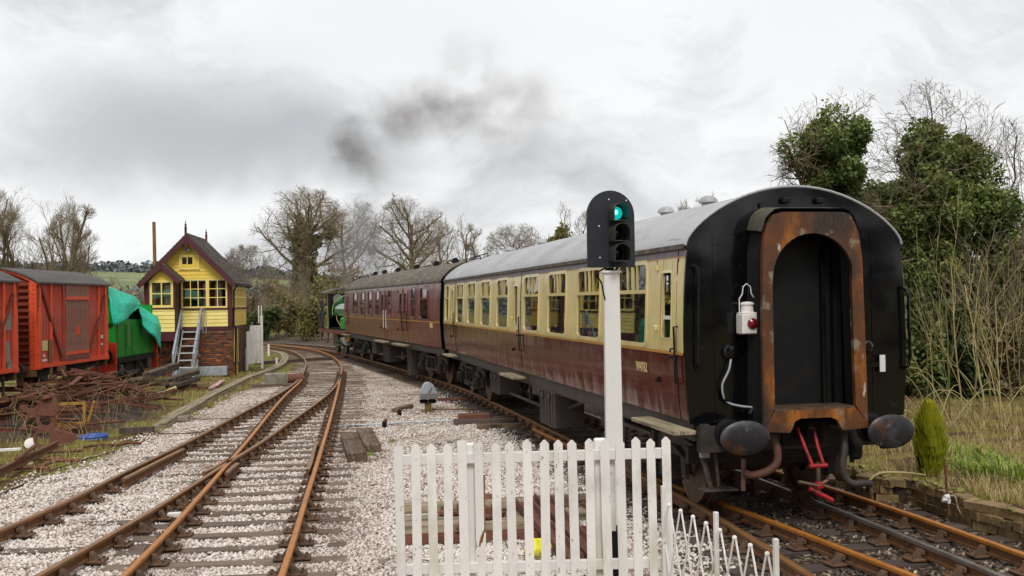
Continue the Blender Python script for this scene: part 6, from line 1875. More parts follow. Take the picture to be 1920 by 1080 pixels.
        Q(MB().box((hx + 0.05, c - 0.06 if k == 0 else a + 0.06, 1.95), (0.04, 0.07, 0.24)), 'latch', 'van_orange', d)
    Q(MB().box((hx + 0.02, L / 2, Z0 + 0.04), (0.06, L, 0.10)), 'bottom_rail', 'van_orange')
    if not patchy:
        Q(MB().box((hx + 0.0, 0.42, 1.62), (0.008, 0.34, 0.26)), 'data_panel', 'cream')
        for (y_, z_, w_, h_) in ((0.38, 1.36, 0.10, 0.09), (0.36, 1.24, 0.34, 0.055), (L - 0.42, 1.72, 0.16, 0.10), (L - 0.42, 1.5, 0.12, 0.05)):
            Q(MB().box((hx + 0.0, y_, z_), (0.006, w_, h_)), 'number_patch', 'white_paint')
    else:
        for (y_, z_, w_, h_) in ((L - 0.45, 2.3, 0.3, 0.4), (L - 0.5, 1.55, 0.25, 0.5), (L - 0.4, 1.2, 0.3, 0.25)):
            Q(MB().cbox((hx + 0.0, y_, z_), (0.010, w_, h_), 0.004, jit=0.02, rng=rg), 'bare_patch', 'concrete')
    # underframe
    for s in (-1, 1):
        Q(MB().box((s * 0.95, L / 2, 0.93), (0.07, L, 0.22)), 'solebar', 'underframe_dark')
        for yy in (0.9, L - 0.9):
            wi = MB(); wi.prism([(yy - 0.34, 0.85), (yy + 0.34, 0.85), (yy + 0.14, 0.38), (yy + 0.14, 0.3), (yy - 0.14, 0.3), (yy - 0.14, 0.38)], s * 0.93 - 0.015, s * 0.93 + 0.015, 'X')
            wi.cbox((s * 0.99, yy, 0.44), (0.18, 0.24, 0.24), 0.03)
            for k in range(5): wi.box((s * 0.99, yy, 0.60 + k * 0.025), (0.09, 1.0 - k * 0.16, 0.02))
            Q(wi, 'axle_guard', 'underframe')
            wh = MB(); wheel_mesh(wh, s * 0.755, yy, 0.46, 0.46, s); wh.cyl((0, yy, 0.46), (s * 0.75, yy, 0.46), 0.07, n=8); Q(wh, 'wheel', 'rust', smooth=35)
    Q(MB().box((1.10, L * 0.62, 0.72), (0.04, 2.1, 0.07), rx=0.16).box((1.10, L - 0.5, 0.7), (0.05, 0.06, 0.75)), 'brake_lever', 'timber')
    Q(MB().prism([(2.05, 0.85), (2.2, 0.85), (2.35, 0.5), (2.5, 0.85), (2.62, 0.85), (2.36, 0.38)], 0.98, 1.01, 'X'), 'brake_hanger', 'rust')
    for yy, nm in ((0.0, -1), (L, 1)):
        Q(MB().box((0, yy, 0.98), (W - 0.1, 0.12, 0.28)), 'headstock', 'van_strap')
        for s in (-1, 1):
            bf = MB(); bf.lathe([(0.12, yy), (0.10, yy + nm * 0.25), (0.06, yy + nm * 0.25), (0.06, yy + nm * 0.40), (0.20, yy + nm * 0.42), (0.19, yy + nm * 0.46), (0.05, yy + nm * 0.47)], 14, (s * 0.87, 0, 1.03), 'Y'); Q(bf, 'buffer', 'underframe')
    return root
make_van('goods_van', -13.42, 26.72, 'faded red planked goods van with ribbed end and dark arched roof', 3)
make_van('goods_van', -13.42, 25.62 - 4.62 + 0.0, 'peeling red goods van with bare grey patches in the siding', 4, True)

# ================================================================== GREEN SHUNTER UNDER A TARPAULIN
sh = thing('shunting_locomotive', (side_x(35), 33.1, 0), 'green shunting engine with red buffer beams partly sheeted over', 'locomotive', 0.03)
def S_(mb, nm, mat, par=None, smooth=False): return mb.build(nm, M[mat] if isinstance(mat, str) else mat, par or sh, smooth)
SW = 1.05
S_(MB().box((0, 2.1, 0.86), (2.2, 4.3, 0.16)), 'footplate', 'black_dull')
S_(MB().box((0, 2.1, 0.62), (1.5, 4.2, 0.36)), 'frame', 'underframe_dark')
S_(MB().cbox((0, 2.25, 1.55), (2.0, 3.9, 1.24), 0.03), 'bonnet', 'shunter_green')
S_(MB().cbox((0, 1.0, 2.45), (1.9, 1.7, 0.85), 0.05), 'cab', 'shunter_green')
S_(MB().box((0, 4.0, 1.85), (2.06, 0.16, 1.6)), 'radiator', 'shunter_green')
for y_ in (0.55, 1.3, 1.95, 2.9): S_(MB().box((1.008, y_, 1.5), (0.02, 0.04, 1.05)), 'door_edge', 'loco_olive')
S_(MB().box((1.012, 1.55, 1.62), (0.02, 0.22, 0.75)), 'grille', mk('grille_green', srgb('#4f7f3c'), 0.7))
S_(MB().box((0.97, 0.95, 2.3), (0.03, 0.4, 0.28)), 'cab_panel', 'yellow_paint')
for y_ in (0.0, 4.2):
    S_(MB().box((0, y_, 0.98), (2.3, 0.10, 0.95 if y_ == 0 else 1.15)), 'buffer_beam', 'warn_red')
    sg = -1 if y_ == 0 else 1
    for s in (-1, 1):
        b_ = MB(); b_.lathe([(0.14, y_), (0.12, y_ + sg * 0.3), (0.28, y_ + sg * 0.32), (0.27, y_ + sg * 0.36)], 16, (s * 0.87, 0, 1.05), 'Y'); S_(b_, 'buffer', 'black_dull')
for s in (-1, 1):
    for y_ in (1.0, 2.2, 3.3):
        w_ = MB(); wheel_mesh(w_, s * 0.755, y_, 0.42, 0.42, s); S_(w_, 'wheel', 'underframe', smooth=35)
    rd = MB(); rd.box((s * 0.98, 2.1, 0.42), (0.05, 2.5, 0.10)).tube([(s * 1.0, 0.5, 0.75), (s * 1.05, 1.1, 0.45), (s * 1.05, 1.8, 0.3)], 0.05, 6).tube([(s * 1.02, 2.5, 0.8), (s * 1.05, 3.0, 0.3)], 0.05, 6).cbox((s * 1.04, 0.7, 0.55), (0.14, 0.22, 0.34), 0.03).cbox((s * 1.04, 3.5, 0.6), (0.16, 0.26, 0.36), 0.03).cbox((s * 1.04, 1.5, 0.35), (0.12, 0.2, 0.2), 0.03); S_(rd, 'coupling_rod', 'solebar')
def cloth(name, grid, label, mat='tarp'):
    """grid of points as rows; a little thickness and folds"""
    G = np.array(grid, float)
    ny_, nx_, _ = G.shape
    k = 8
    from itertools import product
    us, vs_ = np.linspace(0, nx_ - 1, (nx_ - 1) * k + 1), np.linspace(0, ny_ - 1, (ny_ - 1) * k + 1)
    def sm(t): return t * t * (3 - 2 * t)
    out = np.zeros((len(vs_), len(us), 3))
    for j, v in enumerate(vs_):
        j0 = min(int(v), ny_ - 2); tv = v - j0
        for i, u in enumerate(us):
            i0 = min(int(u), nx_ - 2); tu = u - i0
            p = (G[j0, i0] * (1 - tu) + G[j0, i0 + 1] * tu) * (1 - tv) + (G[j0 + 1, i0] * (1 - tu) + G[j0 + 1, i0 + 1] * tu) * tv
            p = p + np.array([0.05 * math.sin(u * 3.1 + v * 1.2) * (0.3 + v / ny_), 0.02 * math.sin(v * 4 + u), 0.02 * math.sin(u * 5.0 + 2 * v)])
            out[j, i] = p
    h_, w_ = out.shape[:2]
    ii = np.arange(h_ * w_).reshape(h_, w_)
    f = np.stack([ii[:-1, :-1], ii[1:, :-1], ii[1:, 1:], ii[:-1, 1:]], -1).reshape(-1, 4)
    V = out.reshape(-1, 3)
    o = np_mesh(name, V, f, M[mat], smooth=True)
    o.modifiers.new('thick', 'SOLIDIFY').thickness = 0.02
    return tag(o, label, 'tarpaulin')
xs_ = side_x(35) + 1.05
cloth('tarpaulin', [
    [(xs_ - 2.2, 32.95, 2.3), (xs_ - 2.2, 34.0, 2.4), (xs_ - 2.2, 35.4, 2.3)],
    [(xs_ - 2.1, 32.95, 3.15), (xs_ - 2.1, 34.1, 3.1), (xs_ - 2.1, 35.5, 2.9)],
    [(xs_ - 0.95, 32.95, 3.42), (xs_ - 0.95, 34.2, 3.25), (xs_ - 0.95, 35.6, 2.98)],
    [(xs_ - 0.05, 32.95, 3.25), (xs_ - 0.05, 34.2, 3.08), (xs_ - 0.05, 35.65, 2.82)],
    [(xs_ + 0.06, 32.95, 2.75), (xs_ + 0.06, 34.2, 2.70), (xs_ + 0.06, 35.7, 2.66)],
    [(xs_ + 0.10, 32.95, 2.05), (xs_ + 0.10, 33.9, 2.12), (xs_ + 0.08, 35.1, 2.52)]], 'turquoise tarpaulin draped over the cab of the green shunter')
cloth('tarpaulin', [
    [(xs_ - 2.1, 35.55, 1.8), (xs_ - 2.1, 36.4, 1.8), (xs_ - 2.1, 37.3, 1.8)],
    [(xs_ - 1.5, 35.55, 2.62), (xs_ - 1.5, 36.4, 2.45), (xs_ - 1.5, 37.35, 2.25)],
    [(xs_ - 0.1, 35.55, 2.66), (xs_ - 0.05, 36.4, 2.45), (xs_ - 0.05, 37.4, 2.22)],
    [(xs_ + 0.08, 35.55, 2.30), (xs_ + 0.10, 36.4, 2.05), (xs_ + 0.10, 37.4, 1.85)],
    [(xs_ + 0.12, 35.65, 1.92), (xs_ + 0.16, 36.3, 1.55), (xs_ + 0.16, 37.35, 1.10)]], 'turquoise sheet slipping down the bonnet of the green shunter')

# ================================================================== STEAM ENGINE
lo = thing('steam_locomotive', LO, 'green saddle-tank steam engine with black cab at the head of the train', 'locomotive', YAWL)
def L_(mb, nm, mat, par=None, smooth=False): return mb.build(nm, M[mat] if isinstance(mat, str) else mat, par or lo, smooth)
L_(MB().box((0, 3.4, 1.20), (2.35, 6.9, 0.07)), 'running_plate', 'black_dull')
for s in (-1, 1): L_(MB().box((s * 1.17, 3.4, 1.13), (0.03, 6.9, 0.20)), 'valance', 'loco_red')
L_(MB().box((0, 3.2, 0.75), (1.1, 6.0, 0.8)), 'frame', 'loco_red')
# saddle tank: an arch over the boiler with flat skirts
prof = [(-0.98, 1.95)] + [(-0.98 * math.cos(t), 2.25 + 0.78 * math.sin(t)) for t in np.linspace(0, math.pi, 19)] + [(0.98, 1.95), (0.72, 1.95), (0.72, 2.2), (-0.72, 2.2), (-0.72, 1.95)]
L_(MB().prism(prof, 0.75, 4.35, 'Y'), 'saddle_tank', 'loco_green', smooth=35)
for y_ in (0.95, 4.15):
    L_(MB().tube([(a * 1.004, y_, c if c < 2.2 else 2.25 + (c - 2.25) * 1.006) for a, c in prof[:21]], 0.012, 4), 'lining', 'loco_lining')
L_(MB().lathe([(0.62, 0.25), (0.66, 0.30), (0.66, 4.3), (0.6, 4.32)], 24, (0, 0, 1.95), 'Y'), 'boiler', 'black_dull', smooth=35)
L_(MB().lathe([(0.70, 0.22), (0.70, 0.72), (0.5, 0.74)], 24, (0, 0, 1.95), 'Y'), 'smokebox', 'black_dull', smooth=35)
L_(MB().cbox((0, 3.5, 1.55), (1.2, 1.2, 0.75), 0.1), 'firebox', 'loco_green')
ch = MB(); ch.lathe([(0.26, 2.60), (0.17, 2.80), (0.16, 3.32), (0.21, 3.36), (0.21, 3.44), (0.15, 3.46)], 16, (0, 0.5, 0)); L_(ch, 'chimney', 'black_dull', smooth=30)
do_ = MB(); do_.lathe([(0.26, 2.95), (0.24, 3.1), (0.14, 3.2), (0.02, 3.24)], 16, (0, 2.6, 0)); L_(do_, 'dome', 'loco_green', smooth=30)
L_(MB().cyl((-0.25, 3.9, 2.95), (-0.25, 3.9, 3.35), 0.05, n=8).cyl((-0.25, 3.9, 3.35), (-0.25, 3.9, 3.55), 0.08, 0.03, 8), 'whistle', 'brass')
# cab
cab = L_(MB().box((0, 4.40, 2.45), (2.3, 0.05, 1.3)), 'cab_front', 'black_dull')
for x in (-0.62, 0.62):
    L_(MB().lathe([(0.28, 4.372), (0.28, 4.355), (0.22, 4.35), (0.22, 4.365)], 20, (x, 0, 2.78), 'Y'), 'window_ring', 'iron_grey', cab)
    L_(MB().lathe([(0.21, 4.372), (0.02, 4.36)], 18, (x, 0, 2.78), 'Y'), 'window_glass', 'lens_grey' if 'lens_grey' in M else mk('lens_grey', srgb('#6a6a66'), 0.15), cab)
for s in (-1, 1):
    L_(MB().box((s * 1.14, 4.85, 1.85), (0.04, 0.9, 1.25)), 'cab_side', 'loco_olive')
    L_(MB().box((s * 1.165, 4.85, 1.85), (0.012, 0.8, 1.12)), 'side_lining', 'loco_lining')
    L_(MB().box((s * 1.175, 4.85, 1.85), (0.01, 0.70, 1.02)), 'side_panel', 'loco_olive')
    L_(MB().box((s * 1.182, 4.85, 1.9), (0.008, 0.14, 0.18)), 'number_plate', 'yellow_paint')
    L_(MB().box((s * 1.14, 4.50, 2.75), (0.05, 0.22, 0.62)), 'cab_pillar', 'loco_olive')
    L_(MB().tube([(s * 1.16, 5.4, 1.3), (s * 1.16, 5.4, 2.9)], 0.02, 6), 'handrail', 'brass')
    L_(MB().cbox((s * 1.0, 6.0, 2.0), (0.35, 1.2, 1.5), 0.03), 'bunker_side', 'black_dull')
L_(MB().box((0, 6.55, 2.0), (2.2, 0.06, 1.5)), 'bunker', 'black_dull')
rf = [(1.28 * k / 6, 3.16 + 0.26 * (1 - (k / 6) ** 2)) for k in range(-6, 7)]
L_(MB().prism(rf + [(a, c - 0.05) for a, c in reversed(rf)], 4.25, 6.1, 'Y'), 'cab_roof', 'gutter_dark')
# cylinders, wheels, rods, buffer beam
mk('loco_wheel', srgb('#3a4a26'), 0.5)
L_(MB().cbox((-0.78, 1.7, 1.55), (0.5, 0.8, 0.72), 0.12), 'sand_box', 'shunter_green')
for s in (-1, 1):
    L_(MB().cyl((s * 1.0, 0.55, 0.72), (s * 1.0, 1.3, 0.72), 0.22, n=16), 'cylinder', 'loco_wheel', smooth=35)
    L_(MB().cyl((s * 1.0, 0.48, 0.72), (s * 1.0, 0.56, 0.72), 0.24, n=16), 'cylinder_cover', 'metal_grey')
    for y_ in (2.0, 4.0):
        w_ = MB(); wheel_mesh(w_, s * 0.755, y_, 0.48, 0.48, s); L_(w_, 'wheel', 'loco_wheel', smooth=35)
    L_(MB().box((s * 0.98, 3.0, 0.45), (0.05, 2.2, 0.10)).box((s * 1.02, 1.7, 0.66), (0.04, 1.2, 0.07)), 'coupling_rod', 'steel_worn')
    L_(MB().tube([(s * 1.1, 4.7, 1.1), (s * 1.1, 4.9, 0.5)], 0.03, 6).box((s * 1.1, 4.9, 0.5), (0.2, 0.3, 0.03)), 'cab_step', 'loco_red')
    L_(MB().tube([(s * 1.1, 1.9, 1.1), (s * 0.95, 2.3, 0.8)], 0.035, 6), 'bracket', 'loco_red')
L_(MB().tube([(-0.85, 2.4, 1.3), (-0.98, 3.0, 1.75), (-0.95, 3.2, 1.95)], 0.03, 6), 'injector_pipe', 'brass')
L_(MB().cbox((0, -0.05, 0.98), (2.4, 0.09, 0.55), 0.01), 'buffer_beam', 'black_dull')
for k in range(6):
    x = -1.05 + k * 0.42
    L_(MB().prism([(x - 0.16, 0.71), (x + 0.02, 0.71), (x + 0.16, 1.25), (x - 0.02, 1.25)], -0.105, -0.098, 'Y'), 'warning_stripe', 'yellow_paint')
for x in (-0.87, 0.87):
    b_ = MB(); b_.lathe([(0.14, -0.1), (0.12, -0.35), (0.22, -0.38), (0.21, -0.42)], 14, (x, 0, 1.05), 'Y'); L_(b_, 'buffer', 'black_dull')
dv = passenger(loc2w(LO, YAWL, -1.05, 5.35, 2.02), YAWL - 0.9, 1.0, 'cloth_dark', 'hair_brown', 'driver in dark clothes leaning from the black engine cab', 0.05)
# ================================================================== YARD CLUTTER ON THE LEFT
crng = random.Random(33)
# wooden trunking for the signal wires
tk = thing('cable_trunking', (0, 0, 0), 'long pale wooden cable trunking running beside the ballast to the bend', 'trunking')
TP = [(297, 795), (340, 770), (420, 728), (470, 705), (512, 690), (530, 679), (535, 671), (529, 662), (505, 657)]
tp = resample(catmull([on_ground(u, v, -0.08) for u, v in TP], 8), 1.9)
for i, (a, b2) in enumerate(zip(tp, tp[1:])):
    d = (b2 - a).normalized(); nrm = Vector((d.y, -d.x, 0))
    for s in (-1, 1):
        p = (a + b2) / 2 + nrm * s * 0.085 + Vector((0, 0, crng.uniform(-0.02, 0.02)))
        L = (b2 - a).length
        if i == 0 and s < 0: continue
        o = MB().cbox((0, 0, 0), (0.155, L * crng.uniform(0.97, 1.0), 0.05), 0.008, jit=0.004, rng=crng).build('lid_board', M['timber_pale'], tk)
        o.location = p; o.rotation_euler = (0, crng.uniform(-0.05, 0.05), math.atan2(d.y, d.x) - math.pi / 2)
    q = (a + b2) / 2
    o = MB().cbox((0, 0, 0), (0.32, L, 0.16), 0.01).build('trough', M['timber_pale'], tk)
    o.location = (q.x, q.y, -0.19); o.rotation_euler = (0, 0, math.atan2(d.y, d.x) - math.pi / 2)
# sleeper stack in front of the signal box
def lay_timber(px0, px1, z, w, h, mat, label, grp=None):
    a, b2 = on_ground(*px0, z), on_ground(*px1, z)
    return timber(a, b2, w, h, z, mat, label, grp)
p0 = on_ground(300, 745); p1 = on_ground(375, 722)
dirv = (Vector((p1.x, p1.y, 0)) - Vector((p0.x, p0.y, 0))).normalized()
base = Vector((p0.x, p0.y, 0))
LBL = ['lowest old sleeper under the leaning stack before the box stairs', 'second old sleeper up in the leaning stack before the stairs', 'third old sleeper up in the stack before the box stairs', 'topmost dark sleeper of the stack before the box stairs']
for k, (off, z, L, sh_) in enumerate(((0.0, -0.2, 3.2, 0.25), (0.12, 0.0, 3.2, 0.15), (0.05, 0.20, 3.6, 0.0), (-0.25, 0.43, 3.0, -0.5))):
    a = base + dirv * (sh_ + 0.3) + Vector((off, off, 0))
    o = timber(a, a + dirv * L, 0.26, 0.15 if k < 3 else 0.22, z, 'timber' if k != 1 else 'sleeper_dark', LBL[k], rx=0.02 * (k - 1))
timber(base + dirv * 0.2 + Vector((-0.4, 0.1, 0)), base + dirv * 0.2 + Vector((0.5, 0.4, 0)), 0.2, 0.09, 0.13, 'timber', 'short chock packed between the stacked sleepers', name='timber_chock')
a = on_ground(220, 722, 0.0); b2 = on_ground(300, 712, 0.0)
timber(a, b2, 0.22, 0.10, 0.08, 'timber_pale', 'long grey plank bridging the scrap beside the shunter', name='timber_plank')
# white stick, grey pipe, red strip
def stick(pts, r, mat, label, name, cat): return tag(MB().tube(pts, r, 8).build(name, M[mat]), label, cat)
stick([on(279, 754, 0.08), on_ground(329, 726, 0.25)], 0.045, 'cream', 'pale stripped pole leaning on the sleeper stack', 'leaning_pole', 'pole')
stick([on(285, 752, 0.10), on(316, 743, 0.12)], 0.10, 'metal_grey', 'short fat grey pipe lying by the sleeper stack', 'drain_pipe', 'pipe')
a = on_ground(396, 733); b2 = on_ground(418, 718)
timber(a, b2, 0.18, 0.06, -0.14, mk('faded_red', srgb('#a8606a'), 0.8, var=[(5, 5, 0.45, 0.6, srgb('#d0c4be'))]).name, 'faded red and white board dropped beside the trunking', name='painted_board', cat='board')
a = on_ground(305, 705); o = MB().cbox((0, 0, 0.28), (0.62, 0.03, 0.6), 0.006, rx=-0.5).build('metal_sheet', M['metal_grey']); o.location = (a.x, a.y, -0.2); tag(o, 'grey metal sheet propped at the foot of the stairs', 'metal sheet')
# point motor block by the trunking
a = on_ground(517, 722); pm = thing('point_machine', (a.x, a.y, -0.2), 'squat rusty point machine with a round drum by the rail', 'point machine', 0.2)
MB().cbox((0, 0, 0.2), (0.75, 0.5, 0.42), 0.03).build('case', M['concrete'], pm); MB().cyl((0.4, 0, 0.2), (0.95, 0, 0.2), 0.18, n=14).build('drum', M['rust_red'], pm); MB().box((0.1, -0.6, 0.04), (1.8, 0.2, 0.1)).build('bearer', M['sleeper_wood'], pm)
# wires beyond the rail
rod([on(255, 812, 0.1), on(285, 811, 0.06), on(305, 818, 0.05), on(350, 817, 0.05), on(400, 812, 0.05), on(520, 800, 0.05)], 0.014, 'rust', 'rusty signal wire running under the junction rails', 'signal_wire', 'wire')
rod([on(355, 782, 0.1), on(363, 789, 0.06), on(380, 790, 0.05), on(430, 788, 0.05)], 0.012, 'rust', 'short rusty wire ending at the trunking', 'signal_wire', 'wire')
a = on_ground(330, 790); timber(a - Vector((0.35, 0, 0)), a + Vector((0.3, 0.1, 0)), 0.3, 0.12, -0.2, 'concrete', 'small grey block under the end of the trunking', name='support_block', cat='block')

# ---- heap of scrap iron in front of the vans
def heap_z(x, y): return max(0.0, 1.15 * math.exp(-((x + 11.0) / 1.3) ** 2 - ((y - 26.0) / 3.2) ** 2))
SCR = 'scrap bars in the heap by the vans'
for k in range(150):
    x, y = crng.gauss(-10.9, 0.85), crng.gauss(26.0, 2.3)
    if x > -9.4 or y < 21.5 or x < -12.1: x = crng.uniform(-11.8, -9.8); y = crng.uniform(23, 29)
    z = -0.2 + heap_z(x, y) * crng.uniform(0.55, 1.05)
    L = crng.uniform(0.5, 1.9)
    mb = MB()
    t = k % 5
    if t == 0: mb.box((0, 0, 0), (0.07, L, 0.05)).box((0.03, 0, 0.03), (0.012, L, 0.06))
    elif t == 1: mb.tube([(0, -L / 2, 0), (crng.uniform(-0.1, 0.1), 0, 0.05), (crng.uniform(-0.2, 0.2), L / 2, 0.0)], 0.026, 6)
    elif t == 2: mb.box((0, 0, 0), (0.11, L, 0.016))
    elif t == 3: mb.tube([(0, -L / 2, 0), (0, L / 4, 0.02), (0.12, L / 2, 0.08), (0.2, L / 2 - 0.1, 0.16)], 0.02, 6)
    else: mb.box((0, 0, 0), (0.06, L, 0.06)).box((0, L / 2 - 0.03, 0.02), (0.2, 0.06, 0.12))
    o = mb.build('scrap_bar', M['rust' if k % 3 else 'rust_red'])
    o.location = (x, y, z + 0.03)
    o.rotation_euler = (crng.uniform(-0.25, 0.25), crng.uniform(-0.2, 0.2), crng.uniform(0, math.pi))
    tag(o, ['rusty angle bar in the tangled scrap heap before the vans', 'bent round rusty rod in the scrap heap before the vans', 'flat rusty strip in the scrap heap before the vans', 'hooked rusty rod in the scrap heap before the vans', 'square rusty bar with a crosspiece in the scrap heap'][t], 'scrap metal', SCR)
# dark earth heap beneath
hn = 34
hx_, hy_ = np.meshgrid(np.linspace(-12.8, -8.9, hn), np.linspace(19.5, 32, hn))
hz_ = np.array([[heap_z(a, b3) * 0.62 for a, b3 in zip(r1, r2)] for r1, r2 in zip(hx_, hy_)])
hz_ = hz_ * (0.85 + 0.3 * hnoise(hx_, hy_, 3.0)) + ground_z(hx_, hy_) - 0.09
ih = np.arange(hn * hn).reshape(hn, hn)
mk('heap_earth', srgb('#40332a'), 0.95, var=[(3, 6, 0.42, 0.66, srgb('#5a4636')), (7, 6, 0.5, 0.7, srgb('#2b221c'))], bump=[(9, 0.9, 0.06)])
tag(np_mesh('scrap_mound', np.stack([hx_.ravel(), hy_.ravel(), hz_.ravel()], 1), np.stack([ih[:-1, :-1], ih[:-1, 1:], ih[1:, 1:], ih[1:, :-1]], -1).reshape(-1, 4), M['heap_earth'], smooth=True), kind='structure')
# casting with two round holes
bp_ = on_ground(86, 842)
br = thing('iron_bracket', (bp_.x, bp_.y, -0.2), 'large rusty casting with two round holes standing in the scrap', 'casting', 0.2)
def holed(mb, loop_o, cx, cz, r, y0, y1):
    n_ = len(loop_o)
    inn = []
    for (x, z) in loop_o:
        a = math.atan2(z - cz, x - cx); inn.append((cx + r * math.cos(a), cz + r * math.sin(a)))
    A, B_ = [(x, y0, z) for x, z in loop_o], [(x, y0, z) for x, z in inn]
    C, D = [(x, y1, z) for x, z in loop_o], [(x, y1, z) for x, z in inn]
    mb.bridge(A, B_); mb.bridge(D, C); mb.bridge(C, A); mb.bridge(B_, D)
mb = MB()
holed(mb, [(0.27 * math.cos(t) - 0.05, 0.30 + 0.29 * math.sin(t)) for t in np.linspace(0, 2 * math.pi, 25)[:-1]], -0.05, 0.30, 0.19, -0.04, 0.04)
holed(mb, [(0.26 * math.cos(t) + 0.02, 0.78 + 0.26 * math.sin(t)) for t in np.linspace(0, 2 * math.pi, 25)[:-1]], 0.0, 0.80, 0.15, -0.039, 0.041)
mb.prism([(-0.22, 0.95), (0.26, 0.90), (0.34, 1.05), (0.22, 1.52), (0.08, 1.55), (-0.05, 1.3)], -0.06, 0.05, 'Y')
mb.prism([(0.15, 0.55), (0.75, 0.40), (0.82, 0.28), (0.70, 0.16), (0.18, 0.12)], -0.037, 0.043, 'Y')
mb.prism([(-0.15, 1.0), (-0.62, 1.25), (-0.68, 1.18), (-0.2, 0.85)], -0.034, 0.03, 'Y')
mb.build('casting_body', M['rust_red'], br)
br.scale = (0.72, 0.72, 0.72)
MB().tube([(-0.05, -0.06, 1.35), (0.0, -0.14, 1.42), (0.18, -0.12, 1.45)], 0.05, 8).build('lug', M['rust'], br)
# other oddments, each by itself
def at_px(o, u, v, label, cat, rz=0.0, dz=0.0, rx=0.0):
    p = on_ground(u, v); o.location = (p.x, p.y, gz(p.x, p.y) + dz); o.rotation_euler = (rx, 0, rz)
    return tag(o, label, cat)
hz2 = MB()
for k in range(2):
    for q in range(3):
        hz2.tube([((0.29 - 0.055 * q) * math.cos(t), (0.29 - 0.055 * q) * math.sin(t), 0.035 + k * 0.045 + 0.008 * math.sin(t + k + q)) for t in np.linspace(0, 2 * math.pi, 25)], 0.027, 6, cap=False)
at_px(hz2.build('hose_coil', M['blue_plastic'], smooth=True), 174, 822, 'coil of bright blue hose on the grass by the scrap', 'hose')
cr = MB()
for x in (-0.3, 0.3): cr.box((x, 0, 0.35), (0.06, 0.06, 0.7))
cr.box((0, 0, 0.66), (0.6, 0.05, 0.06)).box((0, 0, 0.12), (0.66, 0.06, 0.24)).box((0.42, 0.1, 0.45), (0.05, 0.05, 0.5), ry=0.3).box((-0.42, 0.0, 0.62), (0.05, 0.05, 0.45), ry=-0.35)
at_px(cr.build('yellow_frame', mk('old_yellow', srgb('#a8802a'), 0.7, var=[(6, 5, 0.45, 0.65, srgb('#6a4a24'))])), 132, 812, 'bent yellow steel frame standing in the scrap heap', 'frame', 0.2)
at_px(MB().cbox((0, 0, 0.12), (1.9, 0.10, 0.18), 0.01).build('red_beam', mk('dark_red', srgb('#6a2026'), 0.6)), 78, 815, 'dark red steel beam lying behind the holed casting', 'beam', 0.05)
dk = MB(); dk.lathe([(0.11, 0.0), (0.12, 0.03), (0.08, 0.05), (0.02, 0.055)], 20); o = dk.build('white_disc', M['white_paint'], smooth=40); at_px(o, 58, 842, 'round white metal disc leaning under the holed casting', 'disc', 0.3, 0.13, 1.0)
at_px(MB().cbox((0, 0, 0.05), (0.5, 0.07, 0.06), 0.01).build('white_batten', M['white_paint']), 14, 850, 'short white painted batten on the ground beside the disc', 'batten', 0.35, 0.02)
rg_ = MB(); rg_.tube([(0.19 * math.cos(t), 0.19 * math.sin(t), 0.04) for t in np.linspace(0, 2 * math.pi, 25)], 0.03, 6, cap=False); at_px(rg_.build('white_ring', M['cream'], smooth=True), 37, 876, 'pale ring lying on the grass by the short rail', 'ring', 0, 0.02)
a, b2 = on_ground(-60, 905, 0.02), on_ground(108, 826, 0.02)
mb = MB(); mb.sweep([a, a.lerp(b2, 0.5), b2], PROF); tag(mb.build('loose_rail', M['rail_web']), 'loose length of old rail lying on the grass verge', 'rail')
a, b2 = on_ground(30, 862, 0.04), on_ground(66, 836, 0.12)
tag(MB().tube([a, b2], 0.035, 6).build('red_rod', M['rust_red']), 'reddish rod lying across the loose rail', 'rod')
for k, (u, v, L, a) in enumerate(((70, 868, 0.9, 0.5), (95, 855, 1.2, 0.7), (52, 884, 0.7, 0.2), (110, 872, 0.8, 1.0), (190, 840, 0.7, 0.3), (240, 838, 0.5, 0.6))):
    mb = MB(); mb.tube([(-L / 2, 0, 0.03), (0, 0.06, 0.06), (L / 2, -0.05, 0.04)], 0.032, 6)
    at_px(mb.build('rusty_hook', M['rust']), u, v, 'bent rusty iron piece lying on the grass before the heap', 'scrap metal', a, 0.02)['group'] = 'iron pieces on the grass'
rod([on(-20, 938, 0.02), on(40, 912, 0.02), on(90, 886, 0.02), on(150, 866, 0.02), on(215, 848, 0.02)], 0.012, 'rubber', 'black cable lying along the edge of the ballast', 'ground_cable', 'cable')
a = on_ground(262, 812); timber(a - Vector((0.4, 0.1, 0)), a + Vector((0.3, 0.05, 0)), 0.2, 0.14, -0.2, 'sleeper_dark', 'dark wooden stub at the end of the rusty wire', name='timber_stub')
p = on_ground(386, 953); o = MB().cbox((0, 0, 0.03), (0.17, 0.10, 0.06), 0.006).build('white_block', M['white_plain']); o.location = (p.x, p.y, -0.17); o.rotation_euler = (0, 0, 0.1)
p = on_ground(327, 961, -0.1); o.location = (p.x, p.y, -0.16); tag(o, 'small white block lying between the converging rails', 'block')

